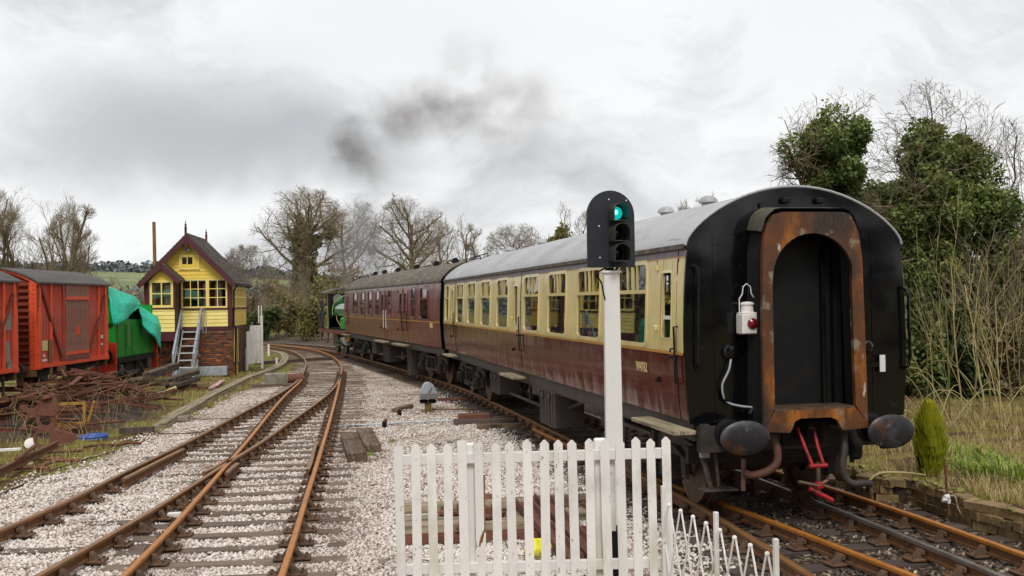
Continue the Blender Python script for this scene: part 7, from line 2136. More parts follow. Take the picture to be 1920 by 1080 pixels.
# ================================================================== KERB OF STONES ON THE RIGHT
kerb = thing('stone_kerb', (0, 0, 0), 'low mossy kerb wall of rough brown stones beside the running line', 'wall')
wp = resample(catmull(WALL, 6), 0.05)
cum = 0.0
srng = random.Random(12)
def along(s):
    i = max(0, min(len(wp) - 2, int(s / 0.05)))
    d = (wp[i + 1] - wp[i]).normalized()
    return wp[i], math.atan2(d.y, d.x)
total = (len(wp) - 1) * 0.05
stone_src = []
for k in range(8):
    mb = MB(); mb.cbox((0, 0, 0), (1, 0.20, 0.115), 0.012, jit=0.010, rng=srng)
    me = bpy.data.meshes.new('stone'); me.from_pydata(mb.v, [], mb.f); me.materials.append(M['stone']); stone_src.append(me)
for cidx in range(3):
    s = srng.uniform(0, 0.2)
    while s < total - 0.3:
        L = srng.choice((0.16, 0.22, 0.30, 0.42, 0.55)) if cidx == 2 else srng.choice((0.16, 0.22, 0.22, 0.30))
        p, a = along(s + L / 2)
        z = 0.14 - 0.058 - (2 - cidx) * 0.112
        nrm = Vector((math.sin(a), -math.cos(a), 0))
        if not (cidx == 2 and srng.random() < 0.05):
            inst(srng.choice(stone_src), kerb, (p.x + srng.uniform(-0.018, 0.018) + 0.08, p.y + srng.uniform(-0.015, 0.015), z + srng.uniform(-0.008, 0.008)), a + srng.uniform(-0.05, 0.05) + (math.pi if srng.random() < 0.5 else 0), srng.uniform(-0.05, 0.05), (L - 0.012, srng.uniform(0.9, 1.1), 1.0), 'stone')
        s += L
MB().sweep([wp[i] + Vector((0.10, 0, -0.19)) for i in range(0, len(wp), 8)], [(-0.06, -0.2), (-0.06, 0.14), (0.06, 0.14), (0.06, -0.2)]).build('backing_earth', M['heap_earth'], kerb)
# rusty stake with a rag, a cord and a broken stick
p = on_ground(1779, 935, 0.1)
sk = thing('iron_stake', (p.x, p.y, 0.0), 'thin rusty stake with white cord tied round it on the kerb', 'stake')
t_ = at_depth(1771, 862, p.y)
MB().tube([(0, 0, -0.1), (t_.x - p.x, 0, t_.z)], 0.017, 8).build('stake_rod', M['rust'], sk)
rg2 = MB()
for k in range(7): rg2.cbox((srng.uniform(-0.06, 0.02), srng.uniform(-0.04, 0.02), 0.10 + srng.uniform(-0.03, 0.05)), (0.07, 0.05, 0.04), 0.012, rz=k, ry=k * 0.5)
rg2.build('cord_knot', M['white_plain'], sk)
MB().tube(catmull([(0.0, -0.02, 0.14), (0.06, -0.05, 0.13), (0.07, -0.1, 0.0), (0.12, -0.2, -0.12), (0.22, -0.32, -0.2)], 6), 0.010, 6).build('cord', M['timber_pale'], sk)
a = on_ground(1619, 915, 0.0); b3 = on_ground(1645, 889, 0.18); c3 = on_ground(1690, 886, 0.2); d3 = on_ground(1735, 891, 0.19)
tag(MB().tube(catmull([a, b3, c3, d3], 5), [0.016] * 15 + [0.010], 6).build('dead_branch', M['bark_pale']), 'bare curved branch hanging over the stone kerb', 'branch')
# ================================================================== TREES AND PLANTS
class Twigs:
    """tapered branches gathered as arrays"""
    def __init__(self): self.v, self.f, self.n = [], [], 0
    def add(self, pts, rad, k=3):
        P_ = np.array(pts); m = len(P_)
        d = np.gradient(P_, axis=0); d /= np.linalg.norm(d, axis=1)[:, None] + 1e-9
        ref = np.array([0.31, 0.93, 0.2]) if abs(d[0, 1]) < 0.8 else np.array([1.0, 0.1, 0.2])
        a = np.cross(d, ref); a /= np.linalg.norm(a, axis=1)[:, None] + 1e-9
        b3 = np.cross(d, a)
        t = np.arange(k) * 2 * np.pi / k
        ring = P_[:, None, :] + np.array(rad)[:, None, None] * (a[:, None, :] * np.cos(t)[None, :, None] + b3[:, None, :] * np.sin(t)[None, :, None])
        i = np.arange(m - 1)[:, None] * k + np.arange(k)[None]
        i2 = np.arange(m - 1)[:, None] * k + (np.arange(k)[None] + 1) % k
        self.f.append((np.stack([i, i2, i2 + k, i + k], -1).reshape(-1, 4)) + self.n)
        self.v.append(ring.reshape(-1, 3)); self.n += m * k
    def build(self, name, mat, parent):
        return np_mesh(name, np.concatenate(self.v), np.concatenate(self.f), M[mat], parent, smooth=True)
def grow(trunk, crown, rg, p, d, L, r, lev, maxlev, spread, up, env, kids, wig, start=0.3, r_min=0.006):
    n_ = 7 if lev == 0 else 6 if lev < 3 else 4
    pts, rad = [p], [r]
    q, dd = np.array(p), np.array(d)
    end = r * (0.45 if lev < maxlev else 0.35)
    for i in range(1, n_):
        dd = dd + rg.normal(0, wig * (0.5 if lev == 0 else 1.0), 3) + np.array([0, 0, up * (0.4 if lev == 0 else 1.0)])
        dd /= np.linalg.norm(dd)
        q = q + dd * L / (n_ - 1)
        if env is not None and lev > 0:
            c, R_ = env
            e = (q - c) / R_
            if np.dot(e, e) > 1.10 - 0.26 * rg.random() and i > 1:
                break
        pts.append(q.copy()); rad.append(max(r_min * 0.7, r + (end - r) * i / (n_ - 1)))
    if len(pts) < 2: return
    (trunk if lev <= 1 else crown).add(pts, rad, 8 if lev == 0 else 6 if lev == 1 else 4 if lev == 2 else 3)
    if lev >= maxlev: return
    nk = kids[lev]
    m = len(pts)
    for k in range(nk):
        t = start + (1 - start) * (k + rg.random()) / nk if lev == 0 else 0.22 + 0.78 * (k + rg.random()) / nk
        f = t * (m - 1); i = min(int(f), m - 2)
        bp_ = pts[i] + (pts[i + 1] - pts[i]) * (f - i)
        br_ = rad[i] + (rad[i + 1] - rad[i]) * (f - i)
        dirn = pts[i + 1] - pts[i]; dirn = dirn / (np.linalg.norm(dirn) + 1e-9)
        az = k * 2.4 + rg.random() * 1.2
        a = np.cross(dirn, [0.3, 0.2, 1.0] if abs(dirn[2]) < 0.9 else [1, 0, 0]); a /= np.linalg.norm(a) + 1e-9
        b3 = np.cross(dirn, a)
        sp_a = spread * (0.75 + 0.5 * rg.random())
        nd = dirn * math.cos(sp_a) + (a * math.cos(az) + b3 * math.sin(az)) * math.sin(sp_a)
        fac = (0.62 if lev == 0 else 0.58) * (0.75 + 0.5 * rg.random()) * (1.15 - 0.45 * t)
        grow(trunk, crown, rg, bp_, nd, L * fac, max(r_min, br_ * (0.58 if lev == 0 else 0.48)), lev + 1, maxlev, spread, up, env, kids, wig, 0.3, r_min)
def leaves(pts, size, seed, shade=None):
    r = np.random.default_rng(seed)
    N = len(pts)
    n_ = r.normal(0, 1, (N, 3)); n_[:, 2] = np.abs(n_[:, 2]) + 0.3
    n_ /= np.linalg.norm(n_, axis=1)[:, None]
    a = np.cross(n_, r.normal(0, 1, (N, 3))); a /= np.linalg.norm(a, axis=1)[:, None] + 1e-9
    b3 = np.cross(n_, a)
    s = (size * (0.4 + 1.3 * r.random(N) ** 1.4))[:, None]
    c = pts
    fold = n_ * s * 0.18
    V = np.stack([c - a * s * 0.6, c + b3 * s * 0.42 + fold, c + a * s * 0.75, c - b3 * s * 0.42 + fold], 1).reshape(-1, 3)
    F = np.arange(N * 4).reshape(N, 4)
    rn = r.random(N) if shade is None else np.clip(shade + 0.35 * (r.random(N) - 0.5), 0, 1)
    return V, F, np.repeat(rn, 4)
def blob_pts(n_, c, rad, seed, hollow=0.45, lumps=14, lump_r=0.42):
    """points in clumps spread through an ellipsoid"""
    r = np.random.default_rng(seed)
    d = r.normal(0, 1, (lumps, 3)); d /= np.linalg.norm(d, axis=1)[:, None]
    cc = d * (hollow + (0.92 - hollow) * r.random((lumps, 1)))
    lr = lump_r * (0.6 + 0.8 * r.random(lumps))
    k = r.integers(0, lumps, n_)
    e = r.normal(0, 1, (n_, 3)); e /= np.linalg.norm(e, axis=1)[:, None]
    rr = (0.55 + 0.45 * r.random((n_, 1))) * (1 + 0.25 * r.normal(0, 1, (n_, 1)) * 0.5)
    P_ = cc[k] + e * rr * lr[k][:, None]
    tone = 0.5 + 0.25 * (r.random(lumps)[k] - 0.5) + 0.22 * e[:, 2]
    return np.array(c) + P_ * np.array(rad), tone
def bare_tree(x, y, h, r0, crown_r, label, seed, group='bare trees behind the railway', kids=(10, 7, 6, 5), maxlev=4, spread=0.75, up=0.05, wig=0.16, cz=0.62, ch=0.44, start=0.3, trunk_frac=0.62, mats=('bark', 'bark_twig'), name='bare_tree', r_min=0.012, lean=(0, 0), z0=None):
    rg = np.random.default_rng(seed)
    z = gz(x, y) - 0.1 if z0 is None else z0
    t = thing(name, (x, y, z), label, 'tree', group=group)
    tr_, cr_ = Twigs(), Twigs()
    env = (np.array([lean[0] * h * 0.6, lean[1] * h * 0.6, h * cz]), np.array([crown_r, crown_r, h * ch]))
    grow(tr_, cr_, rg, np.array([0., 0, 0]), np.array([lean[0], lean[1], 1.0]), h * trunk_frac, r0, 0, maxlev, spread, up, env, kids, wig, start, r_min)
    tr_.build('trunk', mats[0], t)
    if cr_.v: cr_.build('crown', mats[1], t)
    return t
def px_tree(u, v_top, y, rad_px, label, seed, **kw):
    p = at_depth(u, v_top, y)
    zb = gz(p.x, y)
    return bare_tree(p.x, y, p.z - zb, kw.pop('r0', 0.015 * (p.z - zb)), rad_px / F_PX * y, label, seed, **kw)
# middle distance, behind the engine
OAK = dict(kids=(15, 8, 7, 6), spread=0.85, up=0.035, wig=0.15, cz=0.62, ch=0.39, trunk_frac=0.78, start=0.34, r_min=0.008)
t1 = px_tree(566, 352, 104, 104, 'tall bare oak thickly clad in ivy behind the green engine', 3, r0=0.42, group=None, **OAK)
P1, s1 = [], []
zt = (at_depth(566, 352, 104).z - gz(at_depth(566, 352, 104).x, 104))
for k, (cz_, rr, hh, n_) in enumerate(((0.20, 1.4, 0.26, 8500), (0.45, 1.15, 0.2, 6000), (0.60, 1.9, 0.09, 4600), (0.70, 0.9, 0.1, 2000))):
    a, b3 = blob_pts(n_, (0.3 - 0.1 * k, 0, zt * cz_), (rr, rr, zt * hh), 40 + k, 0.2, 18, 0.4); P1.append(a); s1.append(b3)
a, b3 = blob_pts(700, (2.6, 0.3, zt * 0.66), (0.7, 0.6, 0.9), 49, 0.2, 8, 0.5); P1.append(a); s1.append(b3)
V, F, A = leaves(np.concatenate(P1), 0.21, 5, np.concatenate(s1))
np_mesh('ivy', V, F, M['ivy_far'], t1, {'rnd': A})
px_tree(664, 368, 114, 62, 'bare oak half hidden by the engine smoke', 8, **OAK)
px_tree(765, 365, 108, 80, 'broad bare oak above the roof of the maroon coach', 12, r0=0.36, **OAK)
THIN = dict(kids=(8, 6, 5, 4), spread=0.55, up=0.09, wig=0.14, cz=0.6, ch=0.45, trunk_frac=0.85, start=0.2, r_min=0.010)
px_tree(838, 412, 100, 26, 'slender bare tree over the join of the coaches', 15, **THIN)
px_tree(868, 402, 96, 30, 'thin forked bare tree above the cream coach end', 16, **THIN)
px_tree(897, 425, 98, 22, 'sparse young bare tree behind the cream coach roof', 17, **THIN)
px_tree(963, 412, 100, 62, 'wide low bare tree behind the grey coach roof', 19, **OAK)
px_tree(1100, 398, 80, 34, 'bare branched tree hidden behind the black signal head', 20, **THIN)
px_tree(462, 455, 88, 52, 'bare grey tree beyond the signal box roof', 22, **dict(OAK, spread=0.7), mats=('bark_grey', 'bark_grey'))
px_tree(505, 500, 92, 30, 'small bare tree leaning beside the ivy oak', 23, **THIN)
# left, behind the vans
LEFT = dict(kids=(11, 7, 6, 5), spread=0.5, up=0.07, wig=0.15, cz=0.56, ch=0.5, trunk_frac=0.9, start=0.12, r_min=0.0065, group='bare trees behind the vans')
for k, (u, v, rp) in enumerate(((-25, 352, 62), (22, 390, 40), (58, 343, 52), (96, 350, 60), (128, 388, 48), (168, 440, 42))):
    px_tree(u, v, 68 + 4 * (k % 3), rp, ['bare tree cut by the edge behind the nearer van', 'low bare tree among taller ones behind the vans', 'tall slim bare tree rising behind the vans', 'tallest many-stemmed bare tree behind the red van', 'bare tree leaning outward behind the red van', 'small spreading bare tree near the green hillside'][k], 60 + k, **LEFT)
# ivy bush tree behind the grey roof
p = at_depth(1056, 412, 66)
t = thing('ivy_tree', (p.x, 66, gz(p.x, 66)), 'round green ivy-clad tree top showing over the grey coach roof', 'tree')
tw, cw_ = Twigs(), Twigs(); rg = np.random.default_rng(4)
grow(tw, cw_, rg, np.array([0., 0, 0]), np.array([0, 0, 1.]), p.z * 0.7, 0.18, 0, 3, 0.7, 0.06, (np.array([0, 0, p.z * 0.7]), np.array([1.9, 1.6, p.z * 0.45])), (9, 7, 6), 0.2, 0.35, 0.012)
tw.build('trunk', 'bark', t); cw_.build('crown', 'bark_twig', t)
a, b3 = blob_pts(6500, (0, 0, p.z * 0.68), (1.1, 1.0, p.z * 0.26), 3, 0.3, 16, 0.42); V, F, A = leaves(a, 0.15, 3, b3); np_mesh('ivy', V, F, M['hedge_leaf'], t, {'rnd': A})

def bush(u, v_base, v_top, half_px, y, mat, label, seed, n_=2600, size=0.16, group=None, twig=True, name='bush'):
    pb, pt = at_depth(u, v_base, y), at_depth(u, v_top, y)
    z0 = gz(pb.x, y) - 0.1
    H_ = pt.z - z0
    rx_ = half_px / F_PX * y
    t = thing(name, (pb.x, y, z0), label, 'bush', group=group)
    a, b3 = blob_pts(n_, (0, 0, H_ * 0.48), (rx_, rx_ * 0.8, H_ * 0.52), seed, 0.3, 26, 0.34)
    a = a[a[:, 2] > 0]; b3 = b3[:len(a)]
    V, F, A = leaves(a, size, seed, b3)
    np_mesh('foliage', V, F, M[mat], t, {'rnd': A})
    if not twig: return t
    tw, cw_ = Twigs(), Twigs(); rg = np.random.default_rng(seed)
    for k in range(5):
        grow(tw, cw_, rg, np.array([rg.normal(0, rx_ * 0.4), rg.normal(0, 0.3), 0]), np.array([rg.normal(0, 0.3), 0, 1.]), H_ * 0.9, 0.05, 0, 2, 0.6, 0.05, None, (8, 6), 0.15, 0.2, 0.01)
    tw.build('stems', 'bark', t)
    if cw_.v: cw_.build('twigs', 'bark_twig' if y > 40 else 'twig_dark', t)
    return t
BG = 'hedge bushes behind the bend'
for k, a_ in enumerate(((492, 648, 575, 42, 74, 'hedge_dark', 'dark green bush at the bend beside the white gate'), (540, 645, 545, 50, 78, 'hedge_leaf', 'olive bush between the gate and the ivy oak'), (590, 645, 548, 36, 72, 'hedge_leaf', 'olive bush close behind the engine cab'),
        (520, 640, 530, 45, 92, 'hedge_brown', 'brown leafless thicket behind the dark bush at the bend'), (610, 640, 505, 44, 86, 'hedge_leaf', 'tall olive thicket behind the engine cab'), (470, 640, 555, 30, 84, 'hedge_brown', 'brown thicket seen between signal box and gate'),
        (672, 640, 500, 50, 92, 'hedge_brown', 'brown thicket in the smoke behind the maroon coach'), (760, 620, 480, 60, 96, 'hedge_leaf', 'olive thicket below the broad oak'), (835, 600, 482, 50, 92, 'hedge_brown', 'brown thicket above the join of the coaches'),
        (240, 660, 558, 50, 66, 'hedge_brown', 'brown thicket between the shunter and the hillside'), (280, 660, 535, 36, 70, 'hedge_brown', 'brown thicket against the side of the signal box'), (200, 650, 545, 60, 74, 'hedge_brown', 'brown thicket behind the green shunter'), (90, 640, 545, 90, 76, 'hedge_brown', 'long brown thicket under the bare trees behind the vans'))):
    bush(*a_, 100 + k, 3000 if a_[3] > 40 else 2200, 0.17)
# far wood on the hill: reads as one mass
wr = np.random.default_rng(2)
N = 24000
wx_, wy_ = wr.uniform(-620, -120, N), wr.uniform(600, 860, N)
ok = (np.sin(wx_ * 0.03 + 1.0) * 0.15 + (wy_ - 600) / 260 + 0.2 * np.sin(wx_ * 0.011)) > 0.35
wx_, wy_ = wx_[ok], wy_[ok]
wz = hill_z(wx_, wy_) + wr.random(len(wx_)) * (4 + 5 * np.abs(np.sin(wx_ * 0.045) * np.cos(wx_ * 0.11 + wy_ * 0.03)))
V, F, A = leaves(np.stack([wx_, wy_, wz], 1), 2.4, 8)
tag(np_mesh('distant_wood', V, F, M['far_wood'], attr={'rnd': A}), kind='stuff')
N = 12000
wx_ = wr.uniform(-260, 420, N); wy_ = wr.uniform(250, 420, N)
wz = np.maximum(0, hill_z(wx_, wy_)) + wr.random(N) * 7
V, F, A = leaves(np.stack([wx_, wy_, wz], 1), 1.8, 9)
tag(np_mesh('distant_hedges', V, F, M['far_wood'], attr={'rnd': A}), kind='stuff')

# ---- right-hand side: ivy-clad trees, thicket, saplings
def ivy_tree(u, y, v_top, blobs, label, seed, n_total, twig_env, size=0.075, trunk_r=0.16, kids=(10, 7, 6, 4)):
    p = at_depth(u, v_top, y)
    z0 = gz(p.x, y) - 0.1
    t = thing('ivy_tree', (p.x, y, z0), label, 'tree')
    tw, cw_ = Twigs(), Twigs(); rg = np.random.default_rng(seed)
    H_ = p.z - z0
    grow(tw, cw_, rg, np.array([0., 0, 0]), np.array([0, 0, 1.]), H_ * 0.8, trunk_r, 0, 4, 0.75, 0.05, (np.array([0, 0, H_ * 0.7]), np.array([twig_env, twig_env * 0.7, H_ * 0.42])), kids, 0.22, 0.3, 0.0055)
    tw.build('trunk', 'bark', t); cw_.build('crown', 'bark_twig', t)
    Ps, Ss = [], []
    tot = sum(b_[5] for b_ in blobs)
    for k, (bu, bv, ru, rv, dy, wgt) in enumerate(blobs):
        q = at_depth(bu, bv, y + dy)
        rx_, rz_ = ru / F_PX * y, rv / F_PX * y
        a, b3 = blob_pts(int(n_total * wgt / tot), (q.x - p.x, dy, q.z - z0), (rx_, min(rx_, rz_) * 0.9, rz_), seed * 10 + k, 0.3, 46, 0.30)
        Ps.append(a); Ss.append(b3)
    V, F, A = leaves(np.concatenate(Ps), size, seed, np.concatenate(Ss))
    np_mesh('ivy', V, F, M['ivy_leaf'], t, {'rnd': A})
    return t
ivy_tree(1562, 27, 182, [(1560, 300, 84, 92, 0, 4.5), (1600, 390, 70, 70, 0.3, 2.4), (1545, 430, 50, 60, 0, 1)], 'rounded ivy-clad tree rising behind the black coach end', 7, 46000, 1.6)
ivy_tree(1770, 25, 200, [(1735, 290, 62, 62, 0, 1.6), (1800, 325, 80, 66, 0.4, 2.2), (1750, 400, 100, 90, 0, 3.6), (1850, 415, 72, 90, 0.2, 2.4), (1740, 520, 75, 90, 0, 3), (1690, 540, 50, 130, 0.0, 2.2), (1670, 420, 45, 70, 0.4, 1.3), (1880, 500, 55, 80, 0.0, 1.6), (1800, 560, 70, 90, 0.7, 2.4), (1720, 690, 70, 100, -2.2, 2.2), (1800, 690, 70, 100, -1.6, 2.2), (1870, 600, 60, 110, -0.5, 2), (1890, 720, 60, 80, -1.2, 1.6)], 'big spreading ivy-clad tree beside the coach end', 9, 145000, 2.2, 0.075, 0.11)
RT = 'bare trees beyond the right-hand verge'
THICK = dict(kids=(10, 7, 6, 5), spread=0.6, up=0.06, wig=0.2, cz=0.6, ch=0.48, trunk_frac=0.85, start=0.25, r_min=0.006, group=RT)
px_tree(1885, 215, 29, 105, 'bare twiggy tree spreading over the verge behind the ivy tree', 31, r0=0.10, **THICK)
px_tree(1950, 300, 26, 110, 'bare twiggy tree reaching in beside the saplings', 32, r0=0.09, **THICK)
px_tree(1320, 345, 40, 34, 'thin bare treetop showing over the roof vents', 33, r0=0.05, **dict(THIN, r_min=0.007))
px_tree(1282, 370, 42, 20, 'spindly bare treetop beside the roof vents', 34, r0=0.04, **dict(THIN, r_min=0.007))
for k, a_ in enumerate(((1700, 800, 520, 62, 23.5, 'hedge_dark', 'dark thicket hard behind the right buffer'), (1780, 810, 560, 70, 22.6, 'hedge_dark', 'dark thicket behind the sapling stems'), (1868, 815, 560, 66, 22.8, 'hedge_brown', 'brown thicket at the outer end of the verge'), (1945, 800, 470, 60, 23.5, 'hedge_brown', 'tall brown thicket beyond the saplings'), (1650, 780, 500, 70, 32, 'hedge_dark', 'dark thicket hidden behind the coach end'))):
    bush(*a_, 200 + k, 11000, 0.11, None, a_[5] == 'hedge_brown')
srg = random.Random(6)
for k in range(12):
    u = 1730 + 17.0 * k + srg.uniform(-7, 7)
    y = srg.uniform(18.3, 20.6)
    v_top = srg.choice((490, 530, 560, 590, 620))
    p = at_depth(u, v_top, y)
    z0 = gz(p.x, y) - 0.05
    rg = np.random.default_rng(300 + k)
    t = thing('sapling', (p.x, y, z0), 'thin greenish sapling stem on the verge before the dark thicket', 'sapling', group='saplings on the verge')
    tw, cw_ = Twigs(), Twigs()
    H_ = p.z - z0
    grow(tw, cw_, rg, np.array([0., 0, 0]), np.array([srg.uniform(-0.16, 0.1), 0, 1.]), H_, 0.015 * srg.uniform(0.7, 1.5), 0, 3, 0.5, 0.10, None, (5, 3, 1), 0.12, 0.2, 0.0035)
    mt = srg.choice(('bark_green', 'bark_pale', 'bark_green'))
    tw.build('trunk', mt, t)
    if cw_.v: cw_.build('crown', mt, t)
for k, (x, y, h_) in enumerate(((7.0, 23, 3.3), (5.6, 27, 3.3), (4.4, 31, 3.3), (2.8, 36, 3.4), (1.0, 41, 3.4), (-1.0, 46, 3.4), (-3.4, 51, 3.4))):
    d_ = Vector((x, y, 0)); u = 960 + x / y * F_PX
    bush(u, 566 + 2.6 / y * F_PX, 566 - (h_ - 2.6) / y * F_PX, 2.6 / y * F_PX, y, 'hedge_leaf' if k % 2 else 'hedge_dark', 'dark bush close behind the train seen through the coach windows', 240 + k, 3000, 0.16, 'bushes behind the train', False)
# unseen hedge row added behind the camera to darken reflections in the black paint
for k in range(11):
    x = -30 + 7.0 * k
    t = thing('added_hedge_tree', (x, -26 + 3 * (k % 2), -0.2), 'unseen dark hedge tree added behind the camera for reflections', 'tree', group='hedge trees added for dark reflections')
    a, b3 = blob_pts(1500, (0, 0, 4.2), (4.6, 2.5, 4.6), 900 + k, 0.2, 26, 0.36); V, F, A = leaves(a, 0.75, k, b3); np_mesh('foliage', V, F, M['hedge_dark'], t, {'rnd': A})
    MB().tube([(0, 0, 0), (0, 0, 5)], [0.25, 0.1], 6).build('trunk', M['bark'], t)
# arching bramble stems
for k in range(15):
    u = srg.uniform(1690, 1930); y = srg.uniform(17.6, 20.4); q = on_ground(u, 830, 0.3)
    x = (u - 960) / F_PX * y
    L = srg.uniform(0.6, 1.7); a = srg.uniform(0, 6.28)
    z0 = gz(x, y)
    pts = [(x + math.cos(a) * L * t, y + math.sin(a) * L * 0.5 * t, z0 + L * 0.9 * math.sin(t * 2.4) * 0.7) for t in np.linspace(0, 1, 8)]
    tag(MB().tube(pts, [0.011 - 0.001 * j for j in range(8)], 4).build('bramble_stem', M['bark_pale']), 'dry arching bramble stem on the verge', 'bramble', 'bramble stems on the verge')
# golden conifer shrub
p = on_ground(1744, 868, 0.3)
sy = p.y; pt = at_depth(1744, 752, sy)
t = thing('conifer_shrub', (p.x, sy, gz(p.x, sy)), 'small golden green conifer shrub beside the right buffer', 'shrub')
H_ = (pt.z - gz(p.x, sy)) * 0.9
r = np.random.default_rng(5)
N = 7000
zz = r.random(N) ** 0.85
wd = 0.15 * np.sin(np.clip(zz * 0.9 + 0.12, 0, 1) * np.pi) ** 0.7 * (1 + 0.3 * np.sin(zz * 31) * np.sin(zz * 13 + 1)) + 0.02
an = r.random(N) * 2 * np.pi
rr = wd * (0.45 + 0.55 * np.sqrt(r.random(N))) * (1 + 0.15 * np.sin(an * 5 + zz * 9))
pts = np.stack([rr * np.cos(an), rr * np.sin(an), zz * H_], 1)
# upright sprays
V0 = pts; up_ = np.stack([0.35 * np.cos(an), 0.35 * np.sin(an), np.ones(N)], 1); up_ /= np.linalg.norm(up_, axis=1)[:, None]
sd_ = np.stack([-np.sin(an + r.normal(0, 0.8, N)), np.cos(an), np.zeros(N)], 1)
ln = (0.05 + 0.13 * r.random(N) ** 2)[:, None]
V = np.stack([V0 - sd_ * 0.012, V0 + sd_ * 0.012, V0 + up_ * ln + sd_ * 0.002, V0 + up_ * ln - sd_ * 0.002], 1).reshape(-1, 3)
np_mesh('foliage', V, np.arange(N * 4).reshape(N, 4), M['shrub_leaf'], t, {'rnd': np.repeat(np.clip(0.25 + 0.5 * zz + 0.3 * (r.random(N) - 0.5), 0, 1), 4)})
MB().tube([(0, 0, -0.05), (0, 0, H_ * 0.7)], [0.03, 0.01], 6).build('stem', M['bark'], t)
# blades of grass and leaves as bent strips
def blades(name, P_, h, w, mat, seed, bend=0.5, lean=0.25, parent=None, kind='stuff', tone=None):
    r = np.random.default_rng(seed)
    N = len(P_)
    a = r.random(N) * 2 * np.pi
    out = np.stack([np.cos(a), np.sin(a), np.zeros(N)], 1); sd_ = np.stack([-np.sin(a), np.cos(a), np.zeros(N)], 1)
    hh = (h * (0.5 + 0.8 * r.random(N)))[:, None]; ww = (w * (0.7 + 0.6 * r.random(N)))[:, None]
    ln = lean * r.random((N, 1)); bd = bend * (0.3 + r.random((N, 1)))
    z = np.array([0, 0, 1.0])
    p1 = P_ + z * hh * 0.55 + out * hh * (0.2 * bd + ln * 0.5)
    p2 = P_ + z * hh * (1.0 - 0.35 * bd) + out * hh * (0.8 * bd + ln)
    V = np.stack([P_ - sd_ * ww, P_ + sd_ * ww, p1 + sd_ * ww * 0.8, p1 - sd_ * ww * 0.8, p2 + sd_ * ww * 0.1, p2 - sd_ * ww * 0.1], 1).reshape(-1, 3)
    k = np.arange(N)[:, None] * 6
    F = np.concatenate([k + np.array([[0, 1, 2, 3]]), k + np.array([[3, 2, 4, 5]])])
    rn = np.repeat(r.random(N) if tone is None else np.clip(tone + 0.3 * (r.random(N) - 0.5), 0, 1), 6)
    o = np_mesh(name, V, F, M[mat], parent, {'rnd': rn})
    if kind: o['kind'] = kind
    return o
def verge_pts(n_, y0, y1, w0, w1, seed, thresh=-0.4):
    r = np.random.default_rng(seed)
    y = r.uniform(y0, y1, n_); wx_ = np.interp(y, wall_y, wall_x)
    x = wx_ + w0 + (w1 - w0) * r.random(n_) ** 1.1
    ok = hnoise(x, y, 1.4) + 0.3 * r.normal(0, 1, n_) > thresh
    x, y = x[ok], y[ok]
    return np.stack([x, y, ground_z(x, y) - 0.01], 1)
blades('dry_grass', verge_pts(26000, 11.0, 24, 0.30, 6.5, 1, -0.5), 0.20, 0.0035, 'dry_grass', 2, 0.9, 0.5)
blades('verge_grass', verge_pts(9000, 11.0, 24, 0.25, 5.5, 3, 0.1), 0.12, 0.004, 'green_grass', 4, 0.6, 0.3)
for k, (u, v, n_) in enumerate(((1802, 856, 130), (1836, 868, 260), (1866, 858, 150), (1893, 874, 210), (1818, 846, 90))):
    p = on_ground(u, v, 0.3)
    t = thing('daffodil_clump', (p.x, p.y, gz(p.x, p.y)), 'clump of bright green strap leaves on the verge', 'plant', group='daffodil clumps on the verge')
    r = np.random.default_rng(70 + k)
    pts = np.stack([r.normal(0, 0.15, n_), r.normal(0, 0.15, n_), np.full(n_, -0.02)], 1)
    blades('leaves', pts, 0.20 + 0.03 * k, 0.010, 'daff_leaf', 80 + k, 0.7, 0.35, t, None)
# left verge: moss, grass, dead stems round the scrap
def yard_pts(n_, x0, x1, y0, y1, seed, thresh):
    r = np.random.default_rng(seed)
    x, y = r.uniform(x0, x1, n_), r.uniform(y0, y1, n_)
    ex_ = np.interp(y, edge_y, edge_x)
    ok = (x < ex_ + 0.05 + 0.25 * hnoise(x, y, 2.0)) & (hnoise(x, y, 1.1) + 0.3 * r.normal(0, 1, n_) > thresh) & (-x / y < 0.56)
    x, y = x[ok], y[ok]
    return np.stack([x, y, ground_z(x, y) - 0.01], 1)
blades('yard_grass', yard_pts(42000, -14, -6.2, 15, 36, 11, -0.15), 0.085, 0.0045, 'green_grass', 12, 0.6, 0.4)
blades('yard_dead_grass', yard_pts(22000, -14, -6.2, 15, 42, 13, 0.0), 0.20, 0.004, 'dry_grass', 14, 0.8, 0.6)
P_ = np.array([on_ground(u + a, v + b3) for (u, v) in ((693, 852), (737, 827), (985, 1005)) for a, b3 in np.random.default_rng(1).normal(0, 4, (70, 2)) * np.array([[1.2, 0.5]])])
blades('ballast_tufts', P_, 0.05, 0.006, 'daff_leaf', 15, 0.6, 0.4)
# twiggy dead weeds on the scrap
wd_ = Twigs(); rg = np.random.default_rng(9)
for k in range(130):
    x, y = rg.uniform(-11.6, -9.0), rg.uniform(21, 30)
    z0 = gz(x, y) + heap_z(x, y) * 0.5
    h_ = rg.uniform(0.3, 0.8); a = rg.uniform(0, 6.28)
    wd_.add([np.array([x, y, z0]), np.array([x + 0.1 * math.cos(a), y + 0.1 * math.sin(a), z0 + h_ * 0.6]), np.array([x + 0.35 * math.cos(a), y + 0.3 * math.sin(a), z0 + h_])], [0.006, 0.005, 0.003], 3)
tag(wd_.build('dead_weeds', 'bark_pale', None), kind='stuff')
